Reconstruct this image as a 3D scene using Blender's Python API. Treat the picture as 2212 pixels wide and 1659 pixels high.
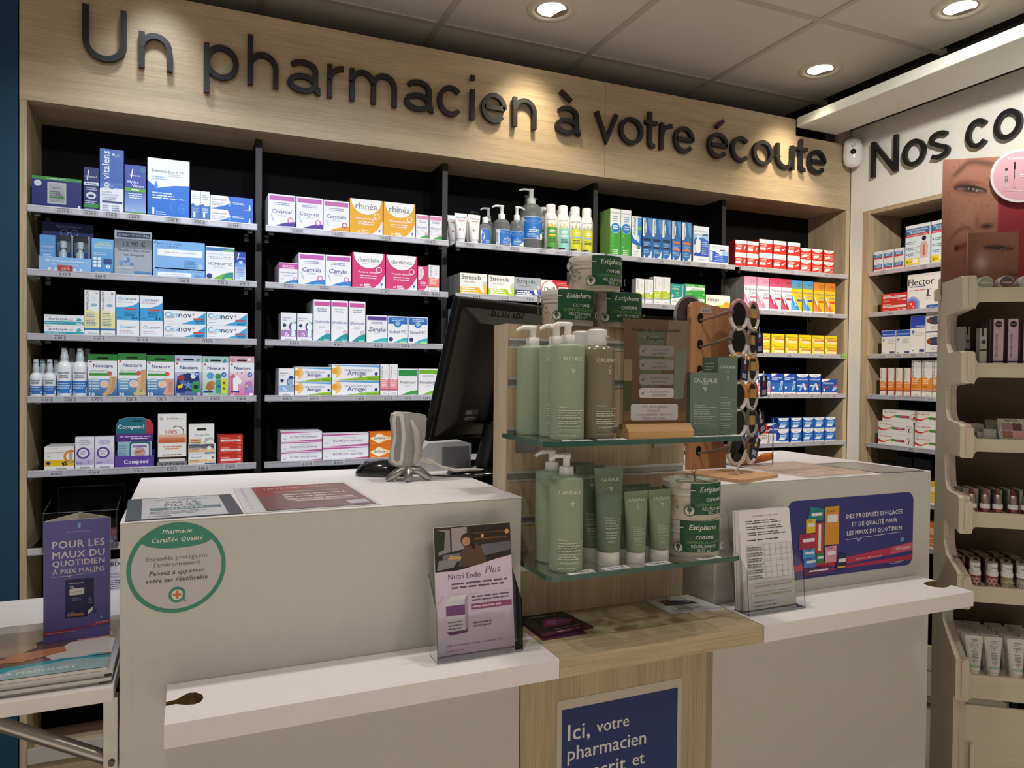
import bpy, math, random
from mathutils import Vector, Matrix
for _o in list(bpy.data.objects): bpy.data.objects.remove(_o)
sc = bpy.context.scene; COL = sc.collection
rnd = random.Random(11)
PI = math.pi; RAD = math.radians
# ---------------------------------------------------------------- camera, world, lights, exposure
YAW, PITCH, ROLL, FPX, EYE = RAD(23.603), RAD(-0.85), RAD(0.572), 1579.1, 1.38
fw = Vector((math.sin(YAW)*math.cos(PITCH), math.cos(YAW)*math.cos(PITCH), math.sin(PITCH)))
rt = Vector((math.cos(YAW), -math.sin(YAW), 0)); up = rt.cross(fw)
r2 = rt*math.cos(ROLL)+up*math.sin(ROLL); u2 = up*math.cos(ROLL)-rt*math.sin(ROLL)
cd = bpy.data.cameras.new('camera'); cd.sensor_width = 36; cd.lens = FPX/2212*36; cd.clip_start = .05
cam = bpy.data.objects.new('camera', cd); COL.objects.link(cam)
cam.matrix_world = Matrix(((r2.x,u2.x,-fw.x,0),(r2.y,u2.y,-fw.y,0),(r2.z,u2.z,-fw.z,EYE),(0,0,0,1)))
sc.camera = cam
sc.cycles.transparent_max_bounces = 32
sc.view_settings.view_transform = 'Standard'; sc.view_settings.look = 'None'
sc.view_settings.exposure = 0.0; sc.view_settings.gamma = 1.0; sc.view_settings.use_curve_mapping = False
wd = bpy.data.worlds.new('room_air'); wd.use_nodes = True; sc.world = wd
wd.node_tree.nodes['Background'].inputs[0].default_value = (1.0,.93,.82,1)
wd.node_tree.nodes['Background'].inputs[1].default_value = .24
def spot(x, y, z, tx, ty, tz, watt, size, blend, col, rad=.035):
    l = bpy.data.lights.new('downlight_and_fill_beam','SPOT'); l.energy = watt; l.spot_size = RAD(size); l.spot_blend = blend
    l.color = col; l.shadow_soft_size = rad
    o = bpy.data.objects.new('downlight_and_fill_beam', l); COL.objects.link(o); o.location = (x,y,z)
    o.rotation_euler = (Vector((tx,ty,tz))-Vector((x,y,z))).to_track_quat('-Z','Y').to_euler()
    return o
WARM=(1,.86,.62); NEUT=(1,.965,.91); COOL=(.84,.91,1)
# row of downlights right above the shelving (their beams graze the fascia) and a second row aimed at the shelves
spot(-.10,2.30,2.60, -.10,2.50,2.15, 8, 70, 1., COOL)
spot(1.143,2.30,2.60, 1.15,2.50,2.12, 15, 78, 1., WARM)
spot(2.377,2.285,2.60, 2.38,2.50,2.12, 15, 78, 1., WARM)
for x,tx,c,w in ((-.10,-.1,COOL,58),(.52,.5,COOL,46),(1.14,1.1,NEUT,46),(1.76,1.75,NEUT,50),(2.41,2.45,WARM,58)):
    spot(x,1.20,2.60, tx,2.5,1.36, w, 70, .8, c)
spot(1.75,1.05,2.6, 2.8,1.95,1.75, 85, 74, .8, NEUT)
for x in (-.1,.85,1.8): spot(x,1.45,2.62, x,1.42,1.1, 26, 105, .8, NEUT)
for x in (0,1.2): spot(x,.55,2.62, x,.8,.9, 20, 100, .9, NEUT)
# unseen spots added behind the photographer; their floor bounce brightens the ceiling
for x in (-2.2,-.8,.6,2.0):
    for y in (-2.4,-1.5,-.6): spot(x,y,2.62, x,y+.01,0, 150, 84, 1., NEUT)
# ---------------------------------------------------------------- colour, materials
_lc = {}
def lin(h):
    if h not in _lc:
        t = []
        for k in (1,3,5):
            c = int(h[k:k+2],16)/255; t.append(c/12.92 if c <= .04045 else ((c+.055)/1.055)**2.4)
        _lc[h] = (t[0],t[1],t[2],1.0)
    return _lc[h]
def mix(a,b,t):
    A=[int(a[k:k+2],16) for k in (1,3,5)]; B=[int(b[k:k+2],16) for k in (1,3,5)]
    return '#%02x%02x%02x' % tuple(max(0,min(255,round(p+(q-p)*t))) for p,q in zip(A,B))
MATS = {}
def mk(name, rough=.5, metal=0., spec=.5, coat=0., var=.04, nscale=60., bump=0., bscale=400., grain=None, sheen=0.):
    m = bpy.data.materials.new(name); m.use_nodes = True; nt = m.node_tree; N = nt.nodes; L = nt.links
    b = N['Principled BSDF']; at = N.new('ShaderNodeAttribute'); at.attribute_name = 'Col'
    tc = N.new('ShaderNodeTexCoord'); mp = N.new('ShaderNodeMapping'); L.new(tc.outputs['Object'], mp.inputs[0])
    nz = N.new('ShaderNodeTexNoise'); L.new(mp.outputs[0], nz.inputs['Vector']); nz.inputs['Scale'].default_value = nscale
    mr = N.new('ShaderNodeMapRange'); L.new(nz.outputs[0], mr.inputs[0])
    mr.inputs[1].default_value=.3; mr.inputs[2].default_value=.7; mr.inputs[3].default_value = 1-var; mr.inputs[4].default_value = 1+var
    mx = N.new('ShaderNodeMix'); mx.data_type='RGBA'; mx.blend_type='MULTIPLY'; mx.inputs[0].default_value = 1
    L.new(at.outputs['Color'], mx.inputs[6]); L.new(mr.outputs[0], mx.inputs[7]); L.new(mx.outputs[2], b.inputs['Base Color'])
    b.inputs['Roughness'].default_value = rough; b.inputs['Metallic'].default_value = metal
    b.inputs['Specular IOR Level'].default_value = spec; b.inputs['Coat Weight'].default_value = coat; b.inputs['Coat Roughness'].default_value=.15
    if grain:
        s = {'x':(1.2,55,55),'z':(55,55,1.2),'y':(55,1.2,55)}[grain]; mp.inputs['Scale'].default_value = s
        nz.inputs['Scale'].default_value = 4.5; nz.inputs['Detail'].default_value = 8; nz.inputs['Roughness'].default_value=.7
        n2 = N.new('ShaderNodeTexNoise'); m2 = N.new('ShaderNodeMapping'); L.new(tc.outputs['Object'], m2.inputs[0])
        m2.inputs['Scale'].default_value = tuple(v*.14 if v>2 else v*.5 for v in s); L.new(m2.outputs[0], n2.inputs['Vector']); n2.inputs['Scale'].default_value = 3
        ad = N.new('ShaderNodeMath'); ad.operation='ADD'; L.new(nz.outputs[0], ad.inputs[0])
        sb = N.new('ShaderNodeMath'); sb.operation='MULTIPLY_ADD'; L.new(n2.outputs[0], sb.inputs[0]); sb.inputs[1].default_value=.55; sb.inputs[2].default_value=-.275
        L.new(sb.outputs[0], ad.inputs[1]); L.new(ad.outputs[0], mr.inputs[0])
        mr.inputs[1].default_value=.28; mr.inputs[2].default_value=.72
        bp = N.new('ShaderNodeBump'); bp.inputs['Strength'].default_value=.12; bp.inputs['Distance'].default_value=.001
        L.new(nz.outputs[0], bp.inputs['Height']); L.new(bp.outputs[0], b.inputs['Normal'])
    elif bump:
        bp = N.new('ShaderNodeBump'); bp.inputs['Strength'].default_value = bump; bp.inputs['Distance'].default_value=.001
        nb = N.new('ShaderNodeTexNoise'); nb.inputs['Scale'].default_value = bscale; L.new(tc.outputs['Object'], nb.inputs['Vector'])
        L.new(nb.outputs[0], bp.inputs['Height']); L.new(bp.outputs[0], b.inputs['Normal'])
    MATS[name] = m; return m
mk('card', .42, spec=.4, var=.02); mk('paper', .6, var=.02); mk('plastic', .33, var=.02); mk('satin', .5, var=.02)
mk('gloss', .12, coat=.5, var=.01); mk('matte', .85, spec=.2, var=.05); mk('laminate', .38, spec=.35, var=.015, bump=.05, bscale=900)
mk('metal', .3, metal=.9, var=.06, nscale=25); mk('rail', .35, metal=.35, var=.03); mk('paint', .7, spec=.3, var=.03, bump=.08, bscale=300)
mk('mineral', .95, spec=.1, var=.09, nscale=260, bump=.5, bscale=350)
mk('wood_x', .45, spec=.35, var=.26, grain='x'); mk('wood_z', .45, spec=.35, var=.26, grain='z'); mk('wood_y', .45, spec=.35, var=.26, grain='y')
mk('ply_x', .6, var=.07, grain='x'); mk('ply_z', .6, var=.07, grain='z')
mk('lens', .08, spec=.35, var=.01); mk('pad', .28, spec=.5, var=.02)
def mk_clear(name, refl=1.45, tint_attr=True):
    m = bpy.data.materials.new(name); m.use_nodes = True; nt = m.node_tree; N = nt.nodes; L = nt.links
    N.remove(N['Principled BSDF']); out = N['Material Output']
    at = N.new('ShaderNodeAttribute'); at.attribute_name='Col'
    tr = N.new('ShaderNodeBsdfTransparent'); L.new(at.outputs['Color'], tr.inputs[0])
    gl = N.new('ShaderNodeBsdfGlossy'); gl.inputs['Roughness'].default_value=.03
    fr = N.new('ShaderNodeFresnel'); fr.inputs[0].default_value = refl
    nz = N.new('ShaderNodeTexNoise'); nz.inputs['Scale'].default_value=8; tc=N.new('ShaderNodeTexCoord'); L.new(tc.outputs['Object'],nz.inputs['Vector'])
    bp = N.new('ShaderNodeBump'); bp.inputs['Strength'].default_value=.02; L.new(nz.outputs[0],bp.inputs['Height']); L.new(bp.outputs[0],gl.inputs['Normal'])
    mx = N.new('ShaderNodeMixShader'); L.new(fr.outputs[0], mx.inputs[0]); L.new(tr.outputs[0], mx.inputs[1]); L.new(gl.outputs[0], mx.inputs[2])
    L.new(mx.outputs[0], out.inputs[0]); MATS[name]=m
mk_clear('clear', 1.22); mk_clear('glass', 1.5); mk_clear('gel', 1.4)
_nt=MATS['gel'].node_tree; _df=_nt.nodes.new('ShaderNodeBsdfDiffuse'); _df.inputs[0].default_value=(.75,.8,.84,1)
_m2=_nt.nodes.new('ShaderNodeMixShader'); _m2.inputs[0].default_value=.16; _old=_nt.nodes['Material Output'].inputs[0].links[0].from_socket
_nt.links.new(_old,_m2.inputs[1]); _nt.links.new(_df.outputs[0],_m2.inputs[2]); _nt.links.new(_m2.outputs[0],_nt.nodes['Material Output'].inputs[0])
def mk_lamp(name, col, st):
    m = bpy.data.materials.new(name); m.use_nodes=True; b=m.node_tree.nodes['Principled BSDF']
    b.inputs['Emission Color'].default_value=(*col,1); b.inputs['Emission Strength'].default_value=st; MATS[name]=m
mk_lamp('lamp', (1,.93,.8), 9)
# ---------------------------------------------------------------- mesh builder
class MB:
    def __init__(s): s.v=[]; s.f=[]; s.c=[]; s.m=[]; s.sm=[]
    def face(s, pts, col, mat='card', smooth=False):
        n=len(s.v); s.v += [tuple(p) for p in pts]; s.f.append(tuple(range(n,n+len(pts)))); s.c.append(col); s.m.append(mat); s.sm.append(smooth)
    def mesh(s, pts, faces, col, mat='card', smooth=False):
        n=len(s.v); s.v += [tuple(p) for p in pts]
        for i,f in enumerate(faces):
            s.f.append(tuple(n+k for k in f)); s.c.append(col[i] if isinstance(col,list) else col); s.m.append(mat); s.sm.append(smooth)
    def box(s, x0,y0,z0,x1,y1,z1, col, mat='card', fc=None):
        p=[(x0,y0,z0),(x1,y0,z0),(x1,y1,z0),(x0,y1,z0),(x0,y0,z1),(x1,y0,z1),(x1,y1,z1),(x0,y1,z1)]
        fs=[(0,1,5,4),(1,2,6,5),(2,3,7,6),(3,0,4,7),(4,5,6,7),(3,2,1,0)]   # front, right, back, left, top, bottom
        cs=[col]*6
        if fc:
            for k,vv in fc.items(): cs[k]=vv
        s.mesh(p, fs, cs, mat)
    def prism(s, pts, d0, d1, col, mat='card', axis='z', side=None, smooth=False):
        # pts: outline (a,b); axis z -> (a,b,d), y -> (a,d,b), x -> (d,a,b)
        mp={'z':lambda a,b,d:(a,b,d),'y':lambda a,b,d:(a,d,b),'x':lambda a,b,d:(d,a,b)}[axis]; n=len(pts)
        A=[mp(a,b,d0) for a,b in pts]; B=[mp(a,b,d1) for a,b in pts]
        area=sum(pts[i][0]*pts[(i+1)%n][1]-pts[(i+1)%n][0]*pts[i][1] for i in range(n))
        flip=(area<0)!=(d1<d0)
        if axis=='y': flip=not flip
        fB=list(range(n)); fA=list(range(n))[::-1]
        if flip: fB,fA=fB[::-1],fA[::-1]
        s.face([B[i] for i in fB], col, mat); s.face([A[i] for i in fA], col, mat)
        for i in range(n):
            j=(i+1)%n; q=[A[i],A[j],B[j],B[i]]
            if flip: q=q[::-1]
            s.face(q, side or col, mat, smooth)
    def lathe(s, prof, n, col, mat='plastic', c=(0,0,0), sy=1., cols=None, cap=True, smooth=True):
        rings=[[(c[0]+r*math.cos(2*PI*k/n), c[1]+sy*r*math.sin(2*PI*k/n), c[2]+z) for k in range(n)] for r,z in prof]
        V=[p for r in rings for p in r]; F=[]; C=[]
        for i in range(len(prof)-1):
            for k in range(n):
                F.append((i*n+k, i*n+(k+1)%n, (i+1)*n+(k+1)%n, (i+1)*n+k)); C.append(cols[i] if cols else col)
        s.mesh(V,F,C,mat,smooth)
        if cap:
            s.face(rings[0][::-1], cols[0] if cols else col, mat); s.face(rings[-1], cols[-1] if cols else col, mat)
    def tube(s, path, r, col, mat='plastic', n=8, closed=False, cap=True):
        P=[Vector(p) for p in path]; m=len(P); R=r if isinstance(r,(list,tuple)) else [r]*m
        V=[]; prev=None
        for i in range(m):
            a=P[(i-1)%m] if (closed or i>0) else P[i]; b=P[(i+1)%m] if (closed or i<m-1) else P[i]
            t=(b-a).normalized()
            if prev is None:
                h=Vector((0,0,1)) if abs(t.z)<.9 else Vector((1,0,0)); u=t.cross(h).normalized()
            else: u=(prev-t*prev.dot(t)).normalized()
            w=t.cross(u); prev=u
            for k in range(n):
                an=2*PI*k/n; V.append(tuple(P[i]+(u*math.cos(an)+w*math.sin(an))*R[i]))
        F=[]
        for i in range(m if closed else m-1):
            j=(i+1)%m
            for k in range(n): F.append((i*n+k,i*n+(k+1)%n,j*n+(k+1)%n,j*n+k))
        s.mesh(V,F,col,mat,True)
        if not closed and cap: s.face(V[:n][::-1],col,mat); s.face(V[-n:],col,mat)
    def move(s, M):
        s.v=[tuple(M @ Vector(p)) for p in s.v]; return s
    def build(s, name, parent=None, loc=(0,0,0), rot=(0,0,0), bevel=0, seg=2):
        me=bpy.data.meshes.new(name); me.from_pydata(s.v,[],s.f)
        names=[]
        for m in s.m:
            if m not in names: names.append(m)
        for m in names: me.materials.append(MATS[m])
        ix={m:i for i,m in enumerate(names)}
        me.polygons.foreach_set('material_index',[ix[m] for m in s.m]); me.polygons.foreach_set('use_smooth',s.sm)
        ca=me.color_attributes.new('Col','FLOAT_COLOR','CORNER'); buf=[]
        for f,c in zip(s.f,s.c):
            if isinstance(c,str): buf.extend(lin(c)*len(f))
            else:
                for q in c: buf.extend(lin(q) if isinstance(q,str) else q)
        ca.data.foreach_set('color',buf); me.update()
        o=bpy.data.objects.new(name,me); COL.objects.link(o); o.location=loc; o.rotation_euler=rot
        if parent: o.parent=parent
        if bevel:
            md=o.modifiers.new('edge','BEVEL'); md.width=bevel; md.segments=seg; md.limit_method='ANGLE'; md.angle_limit=RAD(40)
        return o
def thing(name, label, cat, loc=(0,0,0), rz=0, group=None):
    o=bpy.data.objects.new(name,None); COL.objects.link(o); o.location=loc; o.rotation_euler=(0,0,rz); o.empty_display_size=.02
    return tag(o,label,cat,group)
def tag(o,label,cat,group=None):
    o['label']=label; o['category']=cat
    if group: o['group']=group
    return o
def struct(o): o['kind']='structure'; return o
def dup(root, loc, rz=None, label=None, group=None):
    r=root.copy(); COL.objects.link(r); r.location=loc
    if rz is not None: r.rotation_euler=(0,0,rz)
    if label: r['label']=label
    if group: r['group']=group
    for ch in list(root.children):
        c=ch.copy(); COL.objects.link(c); c.parent=r
        for g in list(ch.children):
            d=g.copy(); COL.objects.link(d); d.parent=c
    return r
def curve_pts(cx,cy,r,a0,a1,n,ry=None): return [(cx+r*math.cos(RAD(a0+(a1-a0)*i/n)), cy+(ry or r)*math.sin(RAD(a0+(a1-a0)*i/n))) for i in range(n+1)]
def rrect(x0,y0,x1,y1,r,n=5): return curve_pts(x1-r,y1-r,r,0,90,n)+curve_pts(x0+r,y1-r,r,90,180,n)+curve_pts(x0+r,y0+r,r,180,270,n)+curve_pts(x1-r,y0+r,r,270,360,n)
# ---------------------------------------------------------------- lettering and flat print
_tx={}
def glyphs(t, st=''):
    k=(t,st)
    if k not in _tx:
        cu=bpy.data.curves.new('lettering','FONT'); cu.body=t; cu.resolution_u=2 if len(t)<14 else 1
        cu.offset=-.010 if 'l' in st else 0; cu.shear=.25 if 'i' in st else 0
        cu.space_character=1.25 if 's' in st else 1.05 if 'b' in st else 1.0
        o=bpy.data.objects.new('lettering',cu); me=o.to_mesh()
        V=[(v.co.x,v.co.y) for v in me.vertices]; F=[tuple(p.vertices) for p in me.polygons]
        o.to_mesh_clear(); bpy.data.objects.remove(o); bpy.data.curves.remove(cu)
        if not V: V=[(0,0),(1,0)]
        n0=len(V)
        if 'b' not in st and 'l' not in st and len(t)<26:   # medium weight
            V,F=[(x+d,y) for d in (-.010,.010) for x,y in V],F+[tuple(i+n0 for i in f) for f in F]
        if 'b' in st:   # bold: the same outline laid four times with small shifts
            n0=len(V); V4=[];F4=[]
            for q,(ax,ay) in enumerate(((-.015,-.006),(.015,-.006),(-.015,.006),(.015,.006))):
                V4+=[(x+ax,y+ay) for x,y in V]; F4+=[tuple(i+q*n0 for i in f) for f in F]
            V,F=V4,F4
        xs=[p[0] for p in V]; ys=[p[1] for p in V]
        _tx[k]=(V,F,min(xs),max(xs),min(ys),max(ys),n0)
    return _tx[k]
class Pr:
    # flat print on a w x h rectangle; fn(x,y,layer) puts a point of it into space; default: plane y=-layer, x centred
    def __init__(s, mb, w, h, fn=None, mat='card', eps=.00005, nx=1):
        s.mb=mb; s.w=w; s.h=h; s.mat=mat; s.eps=eps; s.k=0; s.nx=nx
        s.fn=fn or (lambda x,y,l:(x-w/2,-l,y))
    def P(s,x,y): return s.fn(min(max(x,0),s.w),min(max(y,0),s.h),s.k*s.eps)   # print never runs past its sheet
    def poly(s,uv,col,nocount=False):
        if not nocount: s.k+=1
        s.mb.face([s.P(u*s.w,v*s.h) for u,v in uv], col, s.mat)
    def rect(s,u0,v0,u1,v1,col,col2=None):
        s.k+=1; n=s.nx
        for i in range(n):
            a=u0+(u1-u0)*i/n; b=u0+(u1-u0)*(i+1)/n
            s.poly([(a,v0),(b,v0),(b,v1),(a,v1)], [col,col,col2,col2] if col2 else col, True)
    def text(s,t,u,v,fit,col,st='',al='c',maxh=None):
        V,F,x0,x1,y0,y1,nb=glyphs(t,st); s.k+=1
        if 'v' in st:   # reads upwards
            sc_=fit*s.h/(x1-x0); pts=[(u*s.w-(y-.35)*sc_, v*s.h+(x-(x0+x1)/2)*sc_) for x,y in V]
        else:
            sc_=fit*s.w/(x1-x0)
            if maxh: sc_=min(sc_,maxh*s.h/.72)
            ox={'c':(x0+x1)/2,'l':x0,'r':x1}[al]
            pts=[(u*s.w+(x-ox)*sc_, v*s.h+(y-.34)*sc_) for x,y in V]
        q=[]; k0=s.k
        for i,(x,y) in enumerate(pts): s.k=k0+.22*(i//nb); q.append(s.P(x,y))
        s.k=k0+(1 if nb<len(pts) else 0); s.mb.mesh(q,F,col,s.mat)
    def ell(s,u,v,ru,col,rv=None,n=20,a0=0,a1=360):
        rx=ru*s.w; ry=(rv*s.h if rv else rx); s.k+=1
        pts=[(u*s.w+rx*math.cos(RAD(a0+(a1-a0)*i/n)), v*s.h+ry*math.sin(RAD(a0+(a1-a0)*i/n))) for i in range(n if a1-a0==360 else n+1)]
        s.mb.face([s.P(x,y) for x,y in pts],col,s.mat)
    def ring(s,u,v,ru,t,col,n=20,rv=None,a0=0,a1=360):
        s.k+=1; rx=ru*s.w; ry=(rv*s.h if rv else rx); tw=t*s.w
        for i in range(n):
            q=[]
            for a,d in ((i,0),(i+1,0),(i+1,1),(i,1)):
                an=RAD(a0+(a1-a0)*a/n); q.append(s.P(u*s.w+(rx-tw*d)*math.cos(an), v*s.h+(ry-tw*d)*math.sin(an)))
            s.mb.face(q[::-1],col,s.mat)
    def lines(s,u0,v,u1,n,dv,col,hh=.45,c=False):
        s.k+=1; q=random.Random(int(u0*977+v*613+n))
        for i in range(n):
            L=(u1-u0)*(.72+.28*q.random()); y=v-i*dv
            a=(u0+u1)/2-L/2 if c else u0
            # broken into words
            x=a
            while x<a+L-.01:
                w=min(a+L-x,(u1-u0)*(.1+.16*q.random())); s.poly([(x,y-dv*hh/2),(x+w,y-dv*hh/2),(x+w,y+dv*hh/2),(x,y+dv*hh/2)],col,True); x+=w+(u1-u0)*.03
    def wave(s,u0,v0,u1,v1,col,n=10,inv=False):
        # quarter-curve swoosh rising from (u0,v0) to (u1,v1), filled down to the bottom
        pts=[(u0+(u1-u0)*i/n, v0+(v1-v0)*math.sin(PI/2*i/n)**(1 if not inv else 2)) for i in range(n+1)]
        s.poly([(u0,0),(u1,0)]+pts[::-1] if v0>0.001 else [(u1,0)]+pts[::-1],col)
    def draw(s, prims):
        for p in prims:
            k,a=p[0],p[1:]
            if k=='r': s.rect(*a)
            elif k=='p': s.poly(*a)
            elif k=='q': s.poly(a[0],a[1],True)
            elif k=='e': s.ell(*a)
            elif k=='o': s.ring(*a)
            elif k=='t': s.text(*a)
            elif k=='l': s.lines(*a)
            elif k=='w': s.wave(*a)
            elif k=='rr':
                u0,v0,u1,v1,rad,col=a; w,h=s.w,s.h
                s.poly([(x/w,y/h) for x,y in rrect(u0*w,v0*h,u1*w,v1*h,min(.5,rad)*min((u1-u0)*w,(v1-v0)*h))],col)
DIM={'navypatch': (0.1247, 0.0923, 0.06), 'navyslim': (0.0384, 0.132, 0.0331), 'bluetall': (0.0628, 0.1926, 0.0465), 'bluegreen': (0.0579, 0.1529, 0.0438), 'bluewave': (0.1174, 0.1819, 0.045), 'minidrop': (0.0261, 0.0943, 0.0264), 'dropflat': (0.1263, 0.043, 0.043), 'wipes': (0.0573, 0.106, 0.0435), 'eyewash': (0.147, 0.0875, 0.045), 'eyewashflat': (0.1471, 0.0316, 0.045), 'eyegel': (0.0849, 0.1082, 0.0587), 'slimblue': (0.0322, 0.0963, 0.0297), 'tealflat': (0.1014, 0.0302, 0.0302), 'yellowslim': (0.0389, 0.1374, 0.0334), 'cicaplain': (0.0612, 0.0514, 0.0403), 'cicatall': (0.0618, 0.077, 0.046), 'cicawide': (0.1204, 0.0433, 0.0433), 'plastera': (0.0766, 0.1291, 0.0541), 'plasterb': (0.0764, 0.1326, 0.054), 'plasterc': (0.0765, 0.129, 0.0541), 'kidsnavy': (0.0772, 0.1293, 0.0545), 'kidsjungle': (0.0763, 0.128, 0.054), 'kidspink': (0.0746, 0.1295, 0.053), 'tickyellow': (0.0752, 0.071, 0.051), 'purplering': (0.0494, 0.0972, 0.0392), 'clockbox': (0.0804, 0.1334, 0.045), 'whitehang': (0.0742, 0.0827, 0.0528), 'creamflat': (0.0792, 0.0334, 0.0304), 'redflat': (0.0757, 0.0308, 0.0289), 'pinkpurple': (0.085, 0.1094, 0.0588), 'pinkamber': (0.0853, 0.1075, 0.0589), 'yellowoval': (0.1128, 0.1221, 0.06), 'pinkgreen': (0.0453, 0.0896, 0.0369), 'magblue': (0.0595, 0.0722, 0.0447), 'pinkblue': (0.085, 0.1084, 0.0588), 'pinkoval': (0.112, 0.1239, 0.06), 'pinkcurve': (0.037, 0.0927, 0.0324), 'coralslim': (0.0395, 0.098, 0.0337), 'violettube': (0.0485, 0.0938, 0.0387), 'pinkteal': (0.0549, 0.1418, 0.0422), 'purpleteal': (0.0717, 0.0977, 0.0514), 'bluesphere': (0.0702, 0.0969, 0.0506), 'bluetube': (0.0484, 0.0925, 0.0386), 'sunflat': (0.1175, 0.049, 0.039), 'sunlong': (0.162, 0.0541, 0.0418), 'pinkslim': (0.0286, 0.1108, 0.0277), 'greenband': (0.0711, 0.0961, 0.0511), 'limeband': (0.0724, 0.0969, 0.0518), 'magflat': (0.1311, 0.0331, 0.0331), 'maglong': (0.1541, 0.0449, 0.0449), 'orangeflare': (0.1109, 0.0463, 0.0375), 'pinkcheck': (0.0506, 0.0521, 0.0398), 'lozyellow': (0.1043, 0.0787, 0.0553), 'lozlime': (0.1039, 0.0775, 0.0546), 'lozgrey': (0.1056, 0.0762, 0.0539), 'redringbox': (0.1193, 0.0736, 0.0525), 'greencirc': (0.0474, 0.1887, 0.0381), 'bluedrop': (0.0463, 0.1683, 0.0375), 'seablue': (0.0447, 0.168, 0.0366), 'seaorange': (0.0462, 0.1669, 0.0374), 'washtall': (0.0805, 0.1566, 0.0563), 'washwide': (0.1005, 0.0863, 0.0595), 'limeslim': (0.0384, 0.1031, 0.0331), 'limetall': (0.0393, 0.1163, 0.0336), 'tealcap': (0.0619, 0.0921, 0.046), 'greenflat': (0.1089, 0.0478, 0.0383), 'lemonbox': (0.1277, 0.0568, 0.0432), 'redcap': (0.062, 0.0577, 0.0437), 'redmid': (0.0725, 0.065, 0.0478), 'redoval': (0.0634, 0.0547, 0.0421), 'syrpink': (0.067, 0.1473, 0.0489), 'syrred': (0.0653, 0.1481, 0.0479), 'syrwine': (0.0579, 0.1481, 0.0438), 'syrblue': (0.0597, 0.1459, 0.0448), 'syrorange': (0.064, 0.1442, 0.0472), 'yellowpill': (0.0715, 0.0439, 0.0361), 'tealwave': (0.0963, 0.0688, 0.0498), 'effpink': (0.0699, 0.0933, 0.0504), 'effblue': (0.0701, 0.094, 0.0506), 'effcross': (0.0722, 0.0934, 0.0517), 'effwide': (0.0978, 0.0717, 0.0514), 'dafblue': (0.0716, 0.0892, 0.0514), 'dafred': (0.0677, 0.0878, 0.0492), 'bluearc': (0.0635, 0.0558, 0.0427), 'patchsmall': (0.0454, 0.0456, 0.037), 'patchbig': (0.1121, 0.1784, 0.045), 'redgel': (0.1288, 0.0409, 0.0409), 'flexbox': (0.2125, 0.1519, 0.045), 'bluecap': (0.0694, 0.1061, 0.0502), 'bluecaptall': (0.0689, 0.1625, 0.0499), 'muscle': (0.0778, 0.0861, 0.0548), 'orangeslim': (0.0334, 0.1233, 0.0304), 'orangetall': (0.0439, 0.1559, 0.0361), 'waveflat': (0.1697, 0.0524, 0.0408), 'blacklow': (0.0767, 0.1523, 0.0542), 'blackbox': (0.0761, 0.1834, 0.0539)}
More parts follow.
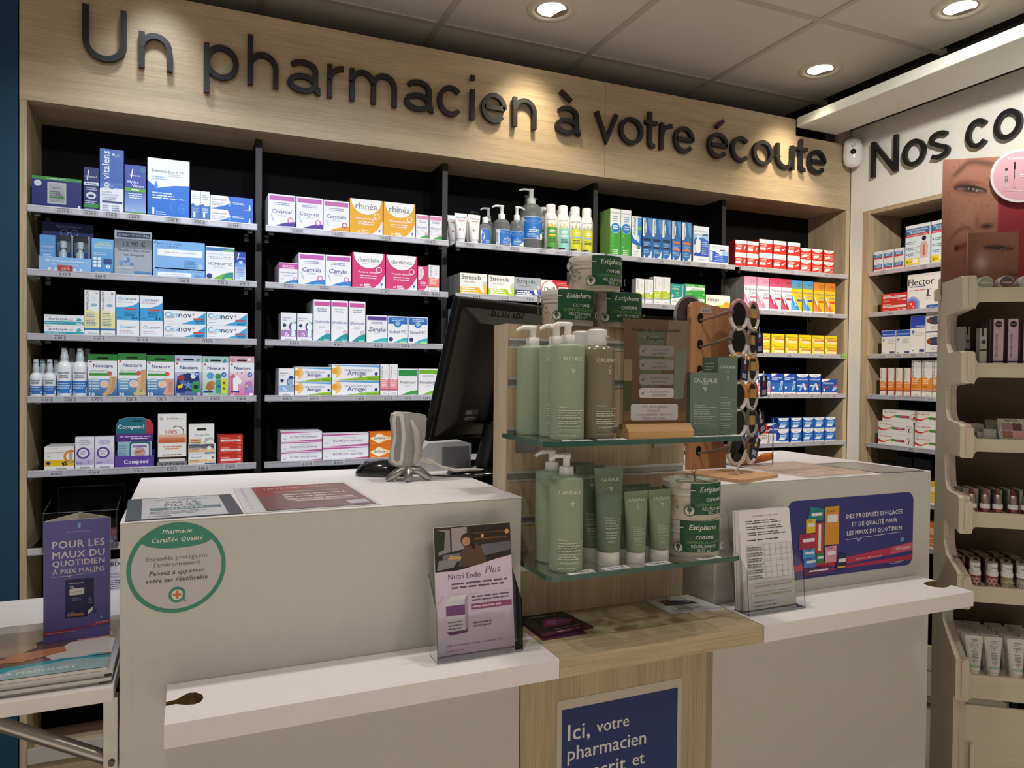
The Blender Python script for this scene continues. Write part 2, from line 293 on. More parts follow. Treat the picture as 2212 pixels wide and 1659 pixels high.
PL=[
('navypatch', -0.3667, 2.508, 1.848, 0, 'wide navy carton with a grey sachet picture and green top band, left bay top shelf'),
('navyslim', -0.279, 2.508, 1.848, 0, 'narrow navy carton with white script and green strip, left bay top shelf'),
('bluetall', -0.2249, 2.508, 1.848, 0, 'tallest blue and white carton with vertical lettering, left bay top shelf'),
('bluegreen', -0.1617, 2.508, 1.848, 0, 'violet blue carton with green middle strip, left bay top shelf'),
('bluewave', -0.0698, 2.508, 1.848, 0, 'large white and bright blue carton with a water drop, left bay top shelf'),
('minidrop', 0.0063, 2.508, 1.848, 0, 'mini white and blue dropper carton, left one'),
('minidrop', 0.0344, 2.508, 1.848, 0, 'mini white and blue dropper carton, right one'),
('dropflat', 0.113, 2.508, 1.848, 0, 'long blue and white eye care carton lying flat, lower one'),
('dropflat', 0.113, 2.508, 1.8913, 0, 'long blue and white eye care carton lying flat, upper one'),
('wipes', -0.2488, 2.508, 1.664, 0, 'sky blue hang-tab pack of lens wipes, left bay second shelf'),
('eyewash', -0.0398, 2.508, 1.692, 0, 'wide pale blue eye wash carton with white text panel, left bay second shelf'),
('eyewashflat', -0.0396, 2.508, 1.664, 0, 'low pale blue carton under the wide eye wash carton, left bay second shelf'),
('eyegel', 0.079, 2.508, 1.664, 0, 'white carton with green and blue wave and dark lettering, left bay second shelf'),
('slimblue', 0.1395, 2.508, 1.664, 0, 'slim royal blue carton at shelf end, left bay second shelf'),
('tealflat', -0.3478, 2.508, 1.478, 0, 'flat white and teal tube carton, lower one'),
('tealflat', -0.3478, 2.508, 1.5085, 0, 'flat white and teal tube carton, upper one'),
('yellowslim', -0.2763, 2.508, 1.478, 0, 'slim white and pale yellow carton with vertical lettering, left one'),
('yellowslim', -0.2347, 2.508, 1.478, 0, 'slim white and pale yellow carton with vertical lettering, right one'),
('cicaplain', -0.1806, 2.508, 1.478, 0, 'plain white carton under a sky blue topped one, left one'),
('cicaplain', -0.1161, 2.508, 1.478, 0, 'plain white carton under a sky blue topped one, right one'),
('cicatall', -0.1814, 2.508, 1.5294, 0, 'square white and sky blue carton resting on a white one, left one'),
('cicatall', -0.1172, 2.508, 1.5294, 0, 'square white and sky blue carton resting on a white one, right one'),
('cicawide', -0.0224, 2.508, 1.478, 0, 'wide white and sky blue diagonal carton, left lower one'),
('cicawide', -0.0224, 2.508, 1.5216, 0, 'wide white and sky blue diagonal carton, left upper one'),
('cicawide', 0.1009, 2.508, 1.478, 0, 'wide white and sky blue diagonal carton, right lower one'),
('cicawide', 0.1009, 2.508, 1.5216, 0, 'wide white and sky blue diagonal carton, right upper one'),
('plastera', -0.2481, 2.508, 1.296, 0, 'plaster carton with green tab and curved tan plaster picture, left bay fourth shelf'),
('plasterb', -0.1697, 2.508, 1.296, 0, 'plaster carton with green tab and several tan plasters pictured, left bay fourth shelf'),
('plasterc', -0.091, 2.508, 1.296, 0, 'plaster carton with green tab and square pink plaster picture, left bay fourth shelf'),
('kidsnavy', -0.0123, 2.508, 1.296, 0, 'children plaster carton with dark navy cartoon art, left bay fourth shelf'),
('kidsjungle', 0.0668, 2.508, 1.296, 0, 'children plaster carton with green animal art, left bay fourth shelf'),
('kidspink', 0.1454, 2.508, 1.296, 0, 'children plaster carton with pink unicorn art, left bay fourth shelf'),
('tickyellow', -0.3598, 2.508, 1.079, 0, 'white and yellow carton with orange ring,  one'),
('tickyellow', -0.3598, 2.5605, 1.079, 0, 'white and yellow carton with orange ring, directly behind the front one'),
('purplering', -0.2946, 2.508, 1.079, 0, 'white and lilac carton with bold purple ring, left one'),
('purplering', -0.2426, 2.508, 1.079, 0, 'white and lilac carton with bold purple ring, right one'),
('clockbox', -0.0577, 2.508, 1.109, 0, 'tall white carton with orange band and dial, left bay fifth shelf'),
('whitehang', 0.0264, 2.508, 1.125, 0, 'white hang-tab carton on top of two cream cartons, left bay fifth shelf'),
('creamflat', 0.028, 2.508, 1.079, 0, 'flat white and cream carton below white hang-tab one, lower one'),
('creamflat', 0.028, 2.508, 1.1127, 0, 'flat white and cream carton below white hang-tab one, upper one'),
('redflat', 0.1114, 2.508, 1.079, 0, 'flat red tube carton, bottom one'),
('redflat', 0.1114, 2.508, 1.1101, 0, 'flat red tube carton, middle one'),
('redflat', 0.1114, 2.508, 1.1412, 0, 'flat red tube carton, top one'),
('redflat', 0.1114, 2.5384, 1.079, 0, 'flat red tube carton, bottom, directly behind the front one'),
('redflat', 0.1114, 2.5384, 1.1101, 0, 'flat red tube carton, middle, directly behind the front one'),
('redflat', 0.1114, 2.5384, 1.1412, 0, 'flat red tube carton, top, directly behind the front one'),
('pinkpurple', 0.2663, 2.508, 1.848, 0, 'white carton with pink band and purple swoosh, left one'),
('pinkpurple', 0.2663, 2.5683, 1.848, 0, 'white carton with pink band and purple swoosh, directly behind the front one'),
('pinkpurple', 0.3551, 2.508, 1.848, 0, 'white carton with pink band and purple swoosh, right one'),
('pinkamber', 0.4431, 2.508, 1.848, 0, 'white carton with pink band and amber swoosh, second bay top shelf'),
('yellowoval', 0.5444, 2.508, 1.848, 0, 'golden yellow carton with white oval top, left one'),
('yellowoval', 0.6607, 2.508, 1.848, 0, 'golden yellow carton with white oval top, right one'),
('pinkgreen', 0.743, 2.508, 1.848, 0, 'small white carton with pink band and green swoosh, left one'),
('pinkgreen', 0.7932, 2.508, 1.848, 0, 'small white carton with pink band and green swoosh, right one'),
('magblue', 0.2877, 2.508, 1.664, 0, 'small magenta topped carton with blue swoosh,  one'),
('magblue', 0.2877, 2.5542, 1.664, 0, 'small magenta topped carton with blue swoosh, directly behind the front one'),
('magblue', 0.2877, 2.6004, 1.664, 0, 'small magenta topped carton with blue swoosh, two places behind the front one'),
('pinkblue', 0.363, 2.508, 1.664, 0, 'white carton with pink band and blue swoosh, left one'),
('pinkblue', 0.363, 2.5683, 1.664, 0, 'white carton with pink band and blue swoosh, directly behind the front one'),
('pinkblue', 0.363, 2.6286, 1.664, 0, 'white carton with pink band and blue swoosh, two places behind the front one'),
('pinkblue', 0.4507, 2.508, 1.664, 0, 'white carton with pink band and blue swoosh, right one'),
('pinkoval', 0.5537, 2.508, 1.664, 0, 'deep pink carton with white oval top, left one'),
('pinkoval', 0.6697, 2.508, 1.664, 0, 'deep pink carton with white oval top, right one'),
('pinkcurve', 0.747, 2.508, 1.664, 0, 'small deep pink carton with vertical lettering, second bay second shelf'),
('coralslim', 0.7875, 2.508, 1.664, 0, 'slim white and coral carton, second bay second shelf'),
('violettube', 0.2901, 2.508, 1.478, 0, 'white and violet carton with a glass tube picture, left one'),
('violettube', 0.2901, 2.5482, 1.478, 0, 'white and violet carton with a glass tube picture, directly behind the front one'),
('violettube', 0.3418, 2.508, 1.478, 0, 'white and violet carton with a glass tube picture, right one'),
('pinkteal', 0.3976, 2.508, 1.478, 0, 'tall white carton with pink band and teal swoosh, left one'),
('pinkteal', 0.3976, 2.5517, 1.478, 0, 'tall white carton with pink band and teal swoosh, directly behind the front one'),
('pinkteal', 0.3976, 2.5954, 1.478, 0, 'tall white carton with pink band and teal swoosh, two places behind the front one'),
('pinkteal', 0.3976, 2.6391, 1.478, 0, 'tall white carton with pink band and teal swoosh, three places behind the front one'),
('pinkteal', 0.4561, 2.508, 1.478, 0, 'tall white carton with pink band and teal swoosh, middle one'),
('pinkteal', 0.5154, 2.508, 1.478, 0, 'tall white carton with pink band and teal swoosh, right one'),
('purpleteal', 0.5839, 2.508, 1.478, 0, 'white carton with purple band and teal swoosh, second bay third shelf'),
('bluesphere', 0.6572, 2.508, 1.478, 0, 'white carton with blue top and glass ball, left one'),
('bluesphere', 0.7307, 2.508, 1.478, 0, 'white carton with blue top and glass ball, right one'),
('bluetube', 0.2835, 2.508, 1.296, 0, 'white and blue carton with a navy tube picture,  one'),
('bluetube', 0.2835, 2.5481, 1.296, 0, 'white and blue carton with a navy tube picture, directly behind the front one'),
('bluetube', 0.2835, 2.5882, 1.296, 0, 'white and blue carton with a navy tube picture, two places behind the front one'),
('sunflat', 0.3701, 2.508, 1.296, 0, 'short white carton with yellow flower and green wave, lower one'),
('sunflat', 0.3701, 2.508, 1.3453, 0, 'short white carton with yellow flower and green wave, upper one'),
('sunflat', 0.3701, 2.5485, 1.296, 0, 'short white carton with yellow flower and green wave, lower, directly behind the front one'),
('sunflat', 0.3701, 2.5485, 1.3453, 0, 'short white carton with yellow flower and green wave, upper, directly behind the front one'),
('sunlong', 0.5125, 2.508, 1.296, 0, 'long white carton with yellow flower and green wave, lower one'),
('sunlong', 0.5125, 2.508, 1.3504, 0, 'long white carton with yellow flower and green wave, upper one'),
('sunlong', 0.5125, 2.5513, 1.296, 0, 'long white carton with yellow flower and green wave, lower, directly behind the front one'),
('sunlong', 0.5125, 2.5513, 1.3504, 0, 'long white carton with yellow flower and green wave, upper, directly behind the front one'),
('pinkslim', 0.6118, 2.508, 1.296, 0, 'slim white and pink carton with vertical lettering, left one'),
('pinkslim', 0.6432, 2.508, 1.296, 0, 'slim white and pink carton with vertical lettering, right one'),
('greenband', 0.6948, 2.508, 1.296, 0, 'white carton with dark green band and green swoosh, second bay fourth shelf'),
('limeband', 0.7698, 2.508, 1.296, 0, 'white carton with lime band and lime swoosh, second bay fourth shelf'),
('magflat', 0.334, 2.508, 1.079, 0, 'short flat white carton with magenta wedges, bottom one'),
('magflat', 0.334, 2.508, 1.1124, 0, 'short flat white carton with magenta wedges, middle one'),
('magflat', 0.334, 2.508, 1.1458, 0, 'short flat white carton with magenta wedges, top one'),
('magflat', 0.334, 2.5426, 1.079, 0, 'short flat white carton with magenta wedges, bottom, directly behind the front one'),
('magflat', 0.334, 2.5426, 1.1124, 0, 'short flat white carton with magenta wedges, middle, directly behind the front one'),
('magflat', 0.334, 2.5426, 1.1458, 0, 'short flat white carton with magenta wedges, top, directly behind the front one'),
('magflat', 0.334, 2.5772, 1.079, 0, 'short flat white carton with magenta wedges, bottom, two places behind the front one'),
('magflat', 0.334, 2.5772, 1.1124, 0, 'short flat white carton with magenta wedges, middle, two places behind the front one'),
('magflat', 0.334, 2.5772, 1.1458, 0, 'short flat white carton with magenta wedges, top, two places behind the front one'),
('magflat', 0.334, 2.6118, 1.079, 0, 'short flat white carton with magenta wedges, bottom, three places behind the front one'),
('magflat', 0.334, 2.6118, 1.1124, 0, 'short flat white carton with magenta wedges, middle, three places behind the front one'),
('magflat', 0.334, 2.6118, 1.1458, 0, 'short flat white carton with magenta wedges, top, three places behind the front one'),
('maglong', 0.4804, 2.508, 1.079, 0, 'long flat white carton with magenta wedges, lower one'),
('maglong', 0.4804, 2.508, 1.1242, 0, 'long flat white carton with magenta wedges, upper one'),
('orangeflare', 0.616, 2.508, 1.079, 0, 'flat orange carton with white flare, lower one'),
('orangeflare', 0.616, 2.508, 1.1256, 0, 'flat orange carton with white flare, upper one'),
('pinkcheck', 0.6978, 2.508, 1.079, 0, 'flat pink carton behind the scanner, lower one'),
('pinkcheck', 0.6978, 2.508, 1.1314, 0, 'flat pink carton behind the scanner, upper one'),
('lozyellow', 0.9388, 2.508, 1.664, 0, 'white and yellow lozenge carton,  one'),
('lozyellow', 0.9388, 2.5648, 1.664, 0, 'white and yellow lozenge carton, directly behind the front one'),
('lozyellow', 0.9388, 2.6216, 1.664, 0, 'white and yellow lozenge carton, two places behind the front one'),
('lozyellow', 0.9388, 2.6784, 1.664, 0, 'white and yellow lozenge carton, three places behind the front one'),
('lozyellow', 0.9388, 2.7352, 1.664, 0, 'white and yellow lozenge carton, four places behind the front one'),
('lozlime', 1.0496, 2.508, 1.664, 0, 'white and lime lozenge carton, third bay second shelf'),
('lozgrey', 1.1579, 2.508, 1.664, 0, 'grey and navy lozenge carton, third bay second shelf'),
('redringbox', 1.2727, 2.508, 1.664, 0, 'white and red carton with a red ring, left one'),
('redringbox', 1.3956, 2.508, 1.664, 0, 'white and red carton with a red ring, right one'),
('greencirc', 1.5371, 2.508, 1.848, 0, 'tall white and green carton with blue disc, left one'),
('greencirc', 1.5371, 2.5476, 1.848, 0, 'tall white and green carton with blue disc, directly behind the front one'),
('greencirc', 1.5866, 2.508, 1.848, 0, 'tall white and green carton with blue disc, right one'),
('bluedrop', 1.6375, 2.508, 1.848, 0, 'white and blue carton with slanted vertical lettering, fourth bay top shelf'),
('seablue', 1.6877, 2.508, 1.848, 0, 'tall sea blue carton with navy strips, left one'),
('seablue', 1.735, 2.508, 1.848, 0, 'tall sea blue carton with navy strips, middle one'),
('seablue', 1.7827, 2.508, 1.848, 0, 'tall sea blue carton with navy strips, right one'),
('seaorange', 1.8316, 2.508, 1.848, 0, 'tall sea blue carton with orange strips, left one'),
('seaorange', 1.8828, 2.508, 1.848, 0, 'tall sea blue carton with orange strips, right one'),
('washtall', 1.9572, 2.508, 1.848, 0, 'tall white and royal blue carton with bottle picture, fourth bay top shelf'),
('washwide', 2.0515, 2.508, 1.848, 0, 'low white and royal blue carton, fourth bay top shelf'),
('limeslim', 1.7002, 2.508, 1.664, 0, 'short white and lime carton, right one'),
('limeslim', 1.6568, 2.508, 1.664, 0, 'short white and lime carton, left one'),
('limetall', 1.7422, 2.508, 1.664, 0, 'taller white and lime carton, left one'),
('limetall', 1.7836, 2.508, 1.664, 0, 'taller white and lime carton, right one'),
('tealcap', 1.8383, 2.508, 1.664, 0, 'white carton with teal top, fourth bay second shelf'),
('greenflat', 1.9268, 2.508, 1.664, 0, 'flat bright green carton with white panel, lower one'),
('greenflat', 1.9268, 2.508, 1.7121, 0, 'flat bright green carton with white panel, upper one'),
('lemonbox', 2.0499, 2.508, 1.664, 0, 'low white and lime carton with lemon picture, fourth bay second shelf'),
('redcap', 2.1697, 2.508, 1.848, 0, 'red carton with a capsule picture, left lower one'),
('redcap', 2.1697, 2.508, 1.906, 0, 'red carton with a capsule picture, left upper one'),
('redcap', 2.2349, 2.508, 1.848, 0, 'red carton with a capsule picture, right lower one'),
('redcap', 2.2349, 2.508, 1.906, 0, 'red carton with a capsule picture, right upper one'),
('redmid', 2.3069, 2.508, 1.848, 0, 'red carton with a straight white top, left lower one'),
('redmid', 2.3069, 2.508, 1.9133, 0, 'red carton with a straight white top, left upper one'),
('redmid', 2.3873, 2.508, 1.848, 0, 'red carton with a straight white top, middle lower one'),
('redmid', 2.3873, 2.508, 1.9133, 0, 'red carton with a straight white top, middle upper one'),
('redmid', 2.4682, 2.508, 1.848, 0, 'red carton with a straight white top, right lower one'),
('redmid', 2.4682, 2.508, 1.9133, 0, 'red carton with a straight white top, right upper one'),
('redoval', 2.5401, 2.508, 1.848, 0, 'small red carton with a rounded white top, left lower one'),
('redoval', 2.5401, 2.508, 1.903, 0, 'small red carton with a rounded white top, left upper one'),
('redoval', 2.6091, 2.508, 1.848, 0, 'small red carton with a rounded white top, middle lower one'),
('redoval', 2.6091, 2.508, 1.903, 0, 'small red carton with a rounded white top, middle upper one'),
('redoval', 2.6794, 2.508, 1.848, 0, 'small red carton with a rounded white top, right lower one'),
('redoval', 2.6794, 2.508, 1.903, 0, 'small red carton with a rounded white top, right upper one'),
('syrpink', 2.2244, 2.508, 1.664, 0, 'tall white and pale pink syrup carton, left one'),
('syrpink', 2.2244, 2.5584, 1.664, 0, 'tall white and pale pink syrup carton, directly behind the front one'),
('syrpink', 2.2244, 2.6088, 1.664, 0, 'tall white and pale pink syrup carton, two places behind the front one'),
('syrpink', 2.2948, 2.508, 1.664, 0, 'tall white and pale pink syrup carton, right one'),
('syrred', 2.3655, 2.508, 1.664, 0, 'tall white and crimson syrup carton, fifth bay second shelf'),
('syrwine', 2.4293, 2.508, 1.664, 0, 'tall white and wine red syrup carton, fifth bay second shelf'),
('syrblue', 2.4907, 2.508, 1.664, 0, 'tall yellow and blue syrup carton, left one'),
('syrblue', 2.5561, 2.508, 1.664, 0, 'tall yellow and blue syrup carton, right one'),
('syrorange', 2.6234, 2.508, 1.664, 0, 'tall yellow and orange syrup carton, left one'),
('syrorange', 2.6915, 2.508, 1.664, 0, 'tall yellow and orange syrup carton, right one'),
('yellowpill', 2.2172, 2.508, 1.478, 0, 'small yellow carton with red strip, leftmost lower one'),
('yellowpill', 2.2172, 2.508, 1.5222, 0, 'small yellow carton with red strip, leftmost upper one'),
('yellowpill', 2.3014, 2.508, 1.478, 0, 'small yellow carton with red strip, second from left, lower'),
('yellowpill', 2.3014, 2.508, 1.5222, 0, 'small yellow carton with red strip, second from left, upper'),
('yellowpill', 2.3838, 2.508, 1.478, 0, 'small yellow carton with red strip, third from left, lower'),
('yellowpill', 2.3838, 2.508, 1.5222, 0, 'small yellow carton with red strip, third from left, upper'),
('yellowpill', 2.4635, 2.508, 1.478, 0, 'small yellow carton with red strip, fourth from left, lower'),
('yellowpill', 2.4635, 2.508, 1.5222, 0, 'small yellow carton with red strip, fourth from left, upper'),
('yellowpill', 2.5438, 2.508, 1.478, 0, 'small yellow carton with red strip, fifth from left, lower'),
('yellowpill', 2.5438, 2.508, 1.5222, 0, 'small yellow carton with red strip, fifth from left, upper'),
('yellowpill', 2.6218, 2.508, 1.478, 0, 'small yellow carton with red strip, sixth from left, lower'),
('yellowpill', 2.6218, 2.508, 1.5222, 0, 'small yellow carton with red strip, sixth from left, upper'),
('yellowpill', 2.7011, 2.508, 1.478, 0, 'small yellow carton with red strip, rightmost lower one'),
('yellowpill', 2.7011, 2.508, 1.5222, 0, 'small yellow carton with red strip, rightmost upper one'),
('tealwave', 2.2257, 2.508, 1.296, 0, 'white carton with blue and teal waves, fifth bay fourth shelf'),
('effpink', 2.3096, 2.508, 1.296, 0, 'blue and pink tablet carton, fifth bay fourth shelf'),
('effblue', 2.3845, 2.508, 1.296, 0, 'blue tablet carton with sachet picture, left one'),
('effblue', 2.458, 2.508, 1.296, 0, 'blue tablet carton with sachet picture, right one'),
('effcross', 2.532, 2.508, 1.296, 0, 'blue carton with rounded white top and crossed sachets, left one'),
('effcross', 2.607, 2.508, 1.296, 0, 'blue carton with rounded white top and crossed sachets, right one'),
('effwide', 2.6978, 2.508, 1.296, 0, 'low wide blue carton at shelf end, fifth bay fourth shelf'),
('dafblue', 2.24, 2.508, 1.079, 0, 'blue carton with white capsule behind price card, left one'),
('dafblue', 2.3676, 2.508, 1.079, 0, 'blue carton with white capsule behind price card, right one'),
('dafred', 2.3127, 2.508, 1.079, 0, 'red carton with slanted white lettering, fifth bay fifth shelf'),
('bluearc', 2.4232, 2.508, 1.079, 0, 'small blue carton with white arch top, leftmost lower one'),
('bluearc', 2.4232, 2.508, 1.1351, 0, 'small blue carton with white arch top, leftmost upper one'),
('bluearc', 2.4993, 2.508, 1.079, 0, 'small blue carton with white arch top, second from left, lower'),
('bluearc', 2.4993, 2.508, 1.1351, 0, 'small blue carton with white arch top, second from left, upper'),
('bluearc', 2.5709, 2.508, 1.079, 0, 'small blue carton with white arch top, third from left, lower'),
('bluearc', 2.5709, 2.508, 1.1351, 0, 'small blue carton with white arch top, third from left, upper'),
('bluearc', 2.6385, 2.508, 1.079, 0, 'small blue carton with white arch top, fourth from left, lower'),
('bluearc', 2.6385, 2.508, 1.1351, 0, 'small blue carton with white arch top, fourth from left, upper'),
('bluearc', 2.7079, 2.508, 1.079, 0, 'small blue carton with white arch top, rightmost lower one'),
('bluearc', 2.7079, 2.508, 1.1351, 0, 'small blue carton with white arch top, rightmost upper one'),
('patchsmall', 2.808, 2.348, 1.848, 1, 'small white carton with blue and red bands, left lower one'),
('patchsmall', 2.808, 2.348, 1.8939, 1, 'small white carton with blue and red bands, left upper one'),
('patchsmall', 2.808, 2.2973, 1.848, 1, 'small white carton with blue and red bands, middle lower one'),
('patchsmall', 2.808, 2.2973, 1.8939, 1, 'small white carton with blue and red bands, middle upper one'),
('patchsmall', 2.808, 2.245, 1.848, 1, 'small white carton with blue and red bands, right lower one'),
('patchsmall', 2.808, 2.245, 1.8939, 1, 'small white carton with blue and red bands, right upper one'),
('patchbig', 2.808, 2.158, 1.848, 1, 'large white patch carton with blue and red bands and yellow strip, left one'),
('patchbig', 2.808, 2.0373, 1.848, 1, 'large white patch carton with blue and red bands and yellow strip, right one'),
('redgel', 2.808, 2.2675, 1.664, 1, 'flat red carton with white panel, lower one'),
('redgel', 2.808, 2.2675, 1.7052, 1, 'flat red carton with white panel, upper one'),
('flexbox', 2.808, 2.0947, 1.664, 1, 'large white carton with a red and blue glow, right wall bay second shelf'),
('bluecap', 2.808, 2.2897, 1.478, 1, 'white carton with blue top and small triangle, left one'),
('bluecap', 2.808, 2.2174, 1.478, 1, 'white carton with blue top and small triangle, right one'),
('bluecaptall', 2.808, 2.1473, 1.478, 1, 'taller white carton with blue top and small triangle, right wall bay third shelf'),
('muscle', 2.808, 2.0717, 1.478, 1, 'white carton with dark oval picture, lower one'),
('muscle', 2.808, 2.0717, 1.5644, 1, 'white carton with dark oval picture, upper one'),
('orangeslim', 2.808, 2.3129, 1.296, 1, 'slim white and orange carton with red edges, leftmost one'),
('orangeslim', 2.808, 2.2728, 1.296, 1, 'slim white and orange carton with red edges, second from left'),
('orangeslim', 2.808, 2.2325, 1.296, 1, 'slim white and orange carton with red edges, third from left'),
('orangeslim', 2.808, 2.1943, 1.296, 1, 'slim white and orange carton with red edges, rightmost one'),
('orangetall', 2.808, 2.1523, 1.296, 1, 'taller white and orange carton, left one'),
('orangetall', 2.808, 2.1026, 1.296, 1, 'taller white and orange carton, middle one'),
('orangetall', 2.808, 2.0553, 1.296, 1, 'taller white and orange carton, right one'),
('waveflat', 2.808, 2.2485, 1.079, 1, 'long white carton with red and green wave, leftmost lower one'),
('waveflat', 2.808, 2.2485, 1.1317, 1, 'long white carton with red and green wave, leftmost upper one'),
('waveflat', 2.808, 2.0681, 1.079, 1, 'long white carton with red and green wave, rightmost lower one'),
('waveflat', 2.808, 2.0681, 1.1317, 1, 'long white carton with red and green wave, rightmost upper one'),
('waveflat', 2.808, 2.2281, 1.1844, 1, 'long white carton with red and green wave, second from left, top'),
('waveflat', 2.808, 2.0729, 1.1844, 1, 'long white carton with red and green wave, third from left, top'),
('blacklow', 2.808, 2.2916, 0.852, 1, 'low black carton with white lettering, right wall bay counter-height shelf'),
('blackbox', 2.808, 2.2046, 0.852, 1, 'taller black carton with white lettering, left one'),
('blackbox', 2.808, 2.1166, 0.852, 1, 'taller black carton with white lettering, right one')]
TAGS=[('A', 1, -0.3475, '12.50'), ('A', 1, -0.2788, '12.50'), ('A', 1, -0.2241, '7.50'), ('A', 1, -0.1637, '5.60'), ('A', 1, -0.0572, '6.90'), ('A', 1, 0.0186, '7.90'), ('A', 1, 0.1187, '12.10'), ('A', 2, -0.3437, '9.70'), ('A', 2, -0.2529, '4.80'), ('A', 2, -0.0248, '3.60'), ('A', 2, 0.0869, '7.95'), ('A', 2, 0.1517, '8.90'), ('A', 3, -0.3551, '6.80'), ('A', 3, -0.2554, '9.10'), ('A', 3, -0.1401, '10.10'), ('A', 3, 0.0427, '10.50'), ('A', 4, -0.3888, '4.40'), ('A', 4, -0.3298, '5.00'), ('A', 4, -0.2615, '4.70'), ('A', 4, -0.1694, '8.50'), ('A', 4, -0.0876, '3.30'), ('A', 4, -0.0108, '3.90'), ('A', 4, 0.0659, '3.90'), ('A', 4, 0.1438, '3.90'), ('A', 5, -0.3645, '10.80'), ('A', 5, -0.2683, '9.20'), ('A', 5, -0.1508, '12.30'), ('A', 5, -0.0572, '9.60'), ('A', 5, 0.0317, '8.80'), ('A', 5, 0.1112, '3.90'), ('B', 1, 0.3144, '12.90'), ('B', 1, 0.447, '12.40'), ('B', 1, 0.6106, '11.90'), ('B', 1, 0.7714, '9.90'), ('B', 2, 0.2876, '11.50'), ('B', 2, 0.4024, '13.90'), ('B', 2, 0.6098, '11.30'), ('B', 2, 0.7492, '10.80'), ('B', 2, 0.7924, '8.50'), ('B', 3, 0.3068, '8.90'), ('B', 3, 0.4506, '8.20'), ('B', 3, 0.5866, '8.20'), ('B', 3, 0.6806, '11.60'), ('B', 4, 0.2854, '8.90'), ('B', 4, 0.3707, '8.90'), ('B', 4, 0.5223, '11.80'), ('B', 4, 0.6224, '8.10'), ('B', 4, 0.6893, '9.90'), ('B', 4, 0.7601, '7.20'), ('B', 5, 0.3502, '6.20'), ('B', 5, 0.4524, '8.50'), ('C', 1, 0.9185, '2.90'), ('C', 1, 1.0242, '3.90'), ('C', 1, 1.0952, '5.60'), ('C', 1, 1.2086, '14.60'), ('C', 1, 1.2801, '16.20'), ('C', 1, 1.3221, '16.20'), ('C', 1, 1.3888, '13.90'), ('C', 2, 0.9457, '8.10'), ('C', 2, 1.0575, '8.10'), ('C', 2, 1.1601, '9.30'), ('D', 1, 1.6466, '7.70'), ('D', 1, 1.7428, '4.70'), ('D', 1, 1.8738, '6.60'), ('D', 1, 1.9573, '10.70'), ('D', 1, 2.0591, '8.90'), ('D', 2, 1.7697, '8.30'), ('D', 2, 1.8332, '24.90'), ('E', 1, 2.2729, '3.10'), ('E', 1, 2.4515, '2.70'), ('E', 1, 2.6472, '2.70'), ('E', 2, 2.2631, '4.40'), ('E', 2, 2.3878, '4.40'), ('E', 2, 2.5347, '4.40'), ('E', 2, 2.6781, '4.40'), ('E', 3, 2.2781, '2.70'), ('E', 3, 2.4338, '2.20'), ('E', 3, 2.6256, '2.40'), ('E', 4, 2.3242, '4.80'), ('E', 4, 2.4228, '4.80'), ('E', 4, 2.5761, '4.60'), ('E', 4, 2.7128, '4.80'), ('E', 5, 2.4733, '4.60'), ('E', 5, 2.6451, '2.60'), ('F', 1, 2.3074, '11.90'), ('F', 1, 2.1162, '12.90'), ('F', 2, 2.2686, '7.90'), ('F', 3, 2.3062, '19.90'), ('F', 3, 2.2309, '24.90'), ('F', 3, 2.155, '12.90'), ('F', 3, 2.0694, '14.90'), ('F', 4, 2.2535, '5.90'), ('F', 4, 2.0747, '11.10'), ('F', 5, 2.1569, '10.90')]
# ---------------------------------------------------------------- carton designs: (body colour, side colour, front print)
WH='#e9e9ee'; G1='#8d8fa6'
def swoosh(title,band,wv,tc='#41458f',tw=.72,hi=.82,circ='#c86aa8',tv=.5,sub=True,mark=True):
    p=[('r',.04,hi,.96,.955,band)]
    if sub: p.append(('l',.18,hi-.07,.82,2,.05,'#8a8cb5',.45,True))
    p+= [('t',title,.5,tv,tw,tc,'i'),('l',.3,tv-.11,.7,2,.03,'#b9bacb',.4,True),('w',.08,0,1,.21,wv),('r',.62,.03,.94,.075,mix(wv,'#ffffff',.45))]
    if circ: p+=[('o',.82,.25,.11,.035,circ)]
    if mark: p.append(('p',[(.08,.4),(.12,.4),(.22,.2),(.18,.2)],'#a9bede'))
    return (WH,'#d4d3e0',p)
def oval(title,bg,l2,sym):
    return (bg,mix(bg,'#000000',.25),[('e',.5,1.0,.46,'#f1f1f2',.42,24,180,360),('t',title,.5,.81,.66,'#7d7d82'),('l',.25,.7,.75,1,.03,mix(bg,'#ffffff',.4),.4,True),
      ('t',l2,.5,.47,.62,'#fbe9ef','b'),('l',.2,.37,.8,2,.06,'#f6dfe6',.45,True),('o',.82,.55,.09,.018,'#ffffff'),('p',[(1,.42),(1,0),(.62,0),(.86,.2)],'#eceaf0'),('p',[(.87,.16),(.95,.2),(.9,.08)],'#2f6fc0'),('t','%d'%sym,.28,.1,.08,'#ffffff'),('l',.36,.13,.58,2,.05,'#ffffff')])
def slim(acc,low=.16,hi=.5,t2='#ffffff',bar=None):
    p=[('t','PRANARÔM',.22,.76,.36,'#55585c','v'),('e',.68,.8,.16,'#dde3e0'),('e',.72,.7,.13,mix(acc,'#eef0ee',.7)),('r',0,low,1,hi,acc),('l',.14,hi-.06,.86,4,.055,t2),('e',.74,hi,.13,'#f4f4f4')]
    if bar: p.append(('r',0,low,1,low+.035,bar))
    p.append(('l',.25,low*.5,.9,1,.05,'#b9bcc0')); return (WH,'#d3d4d6',p)
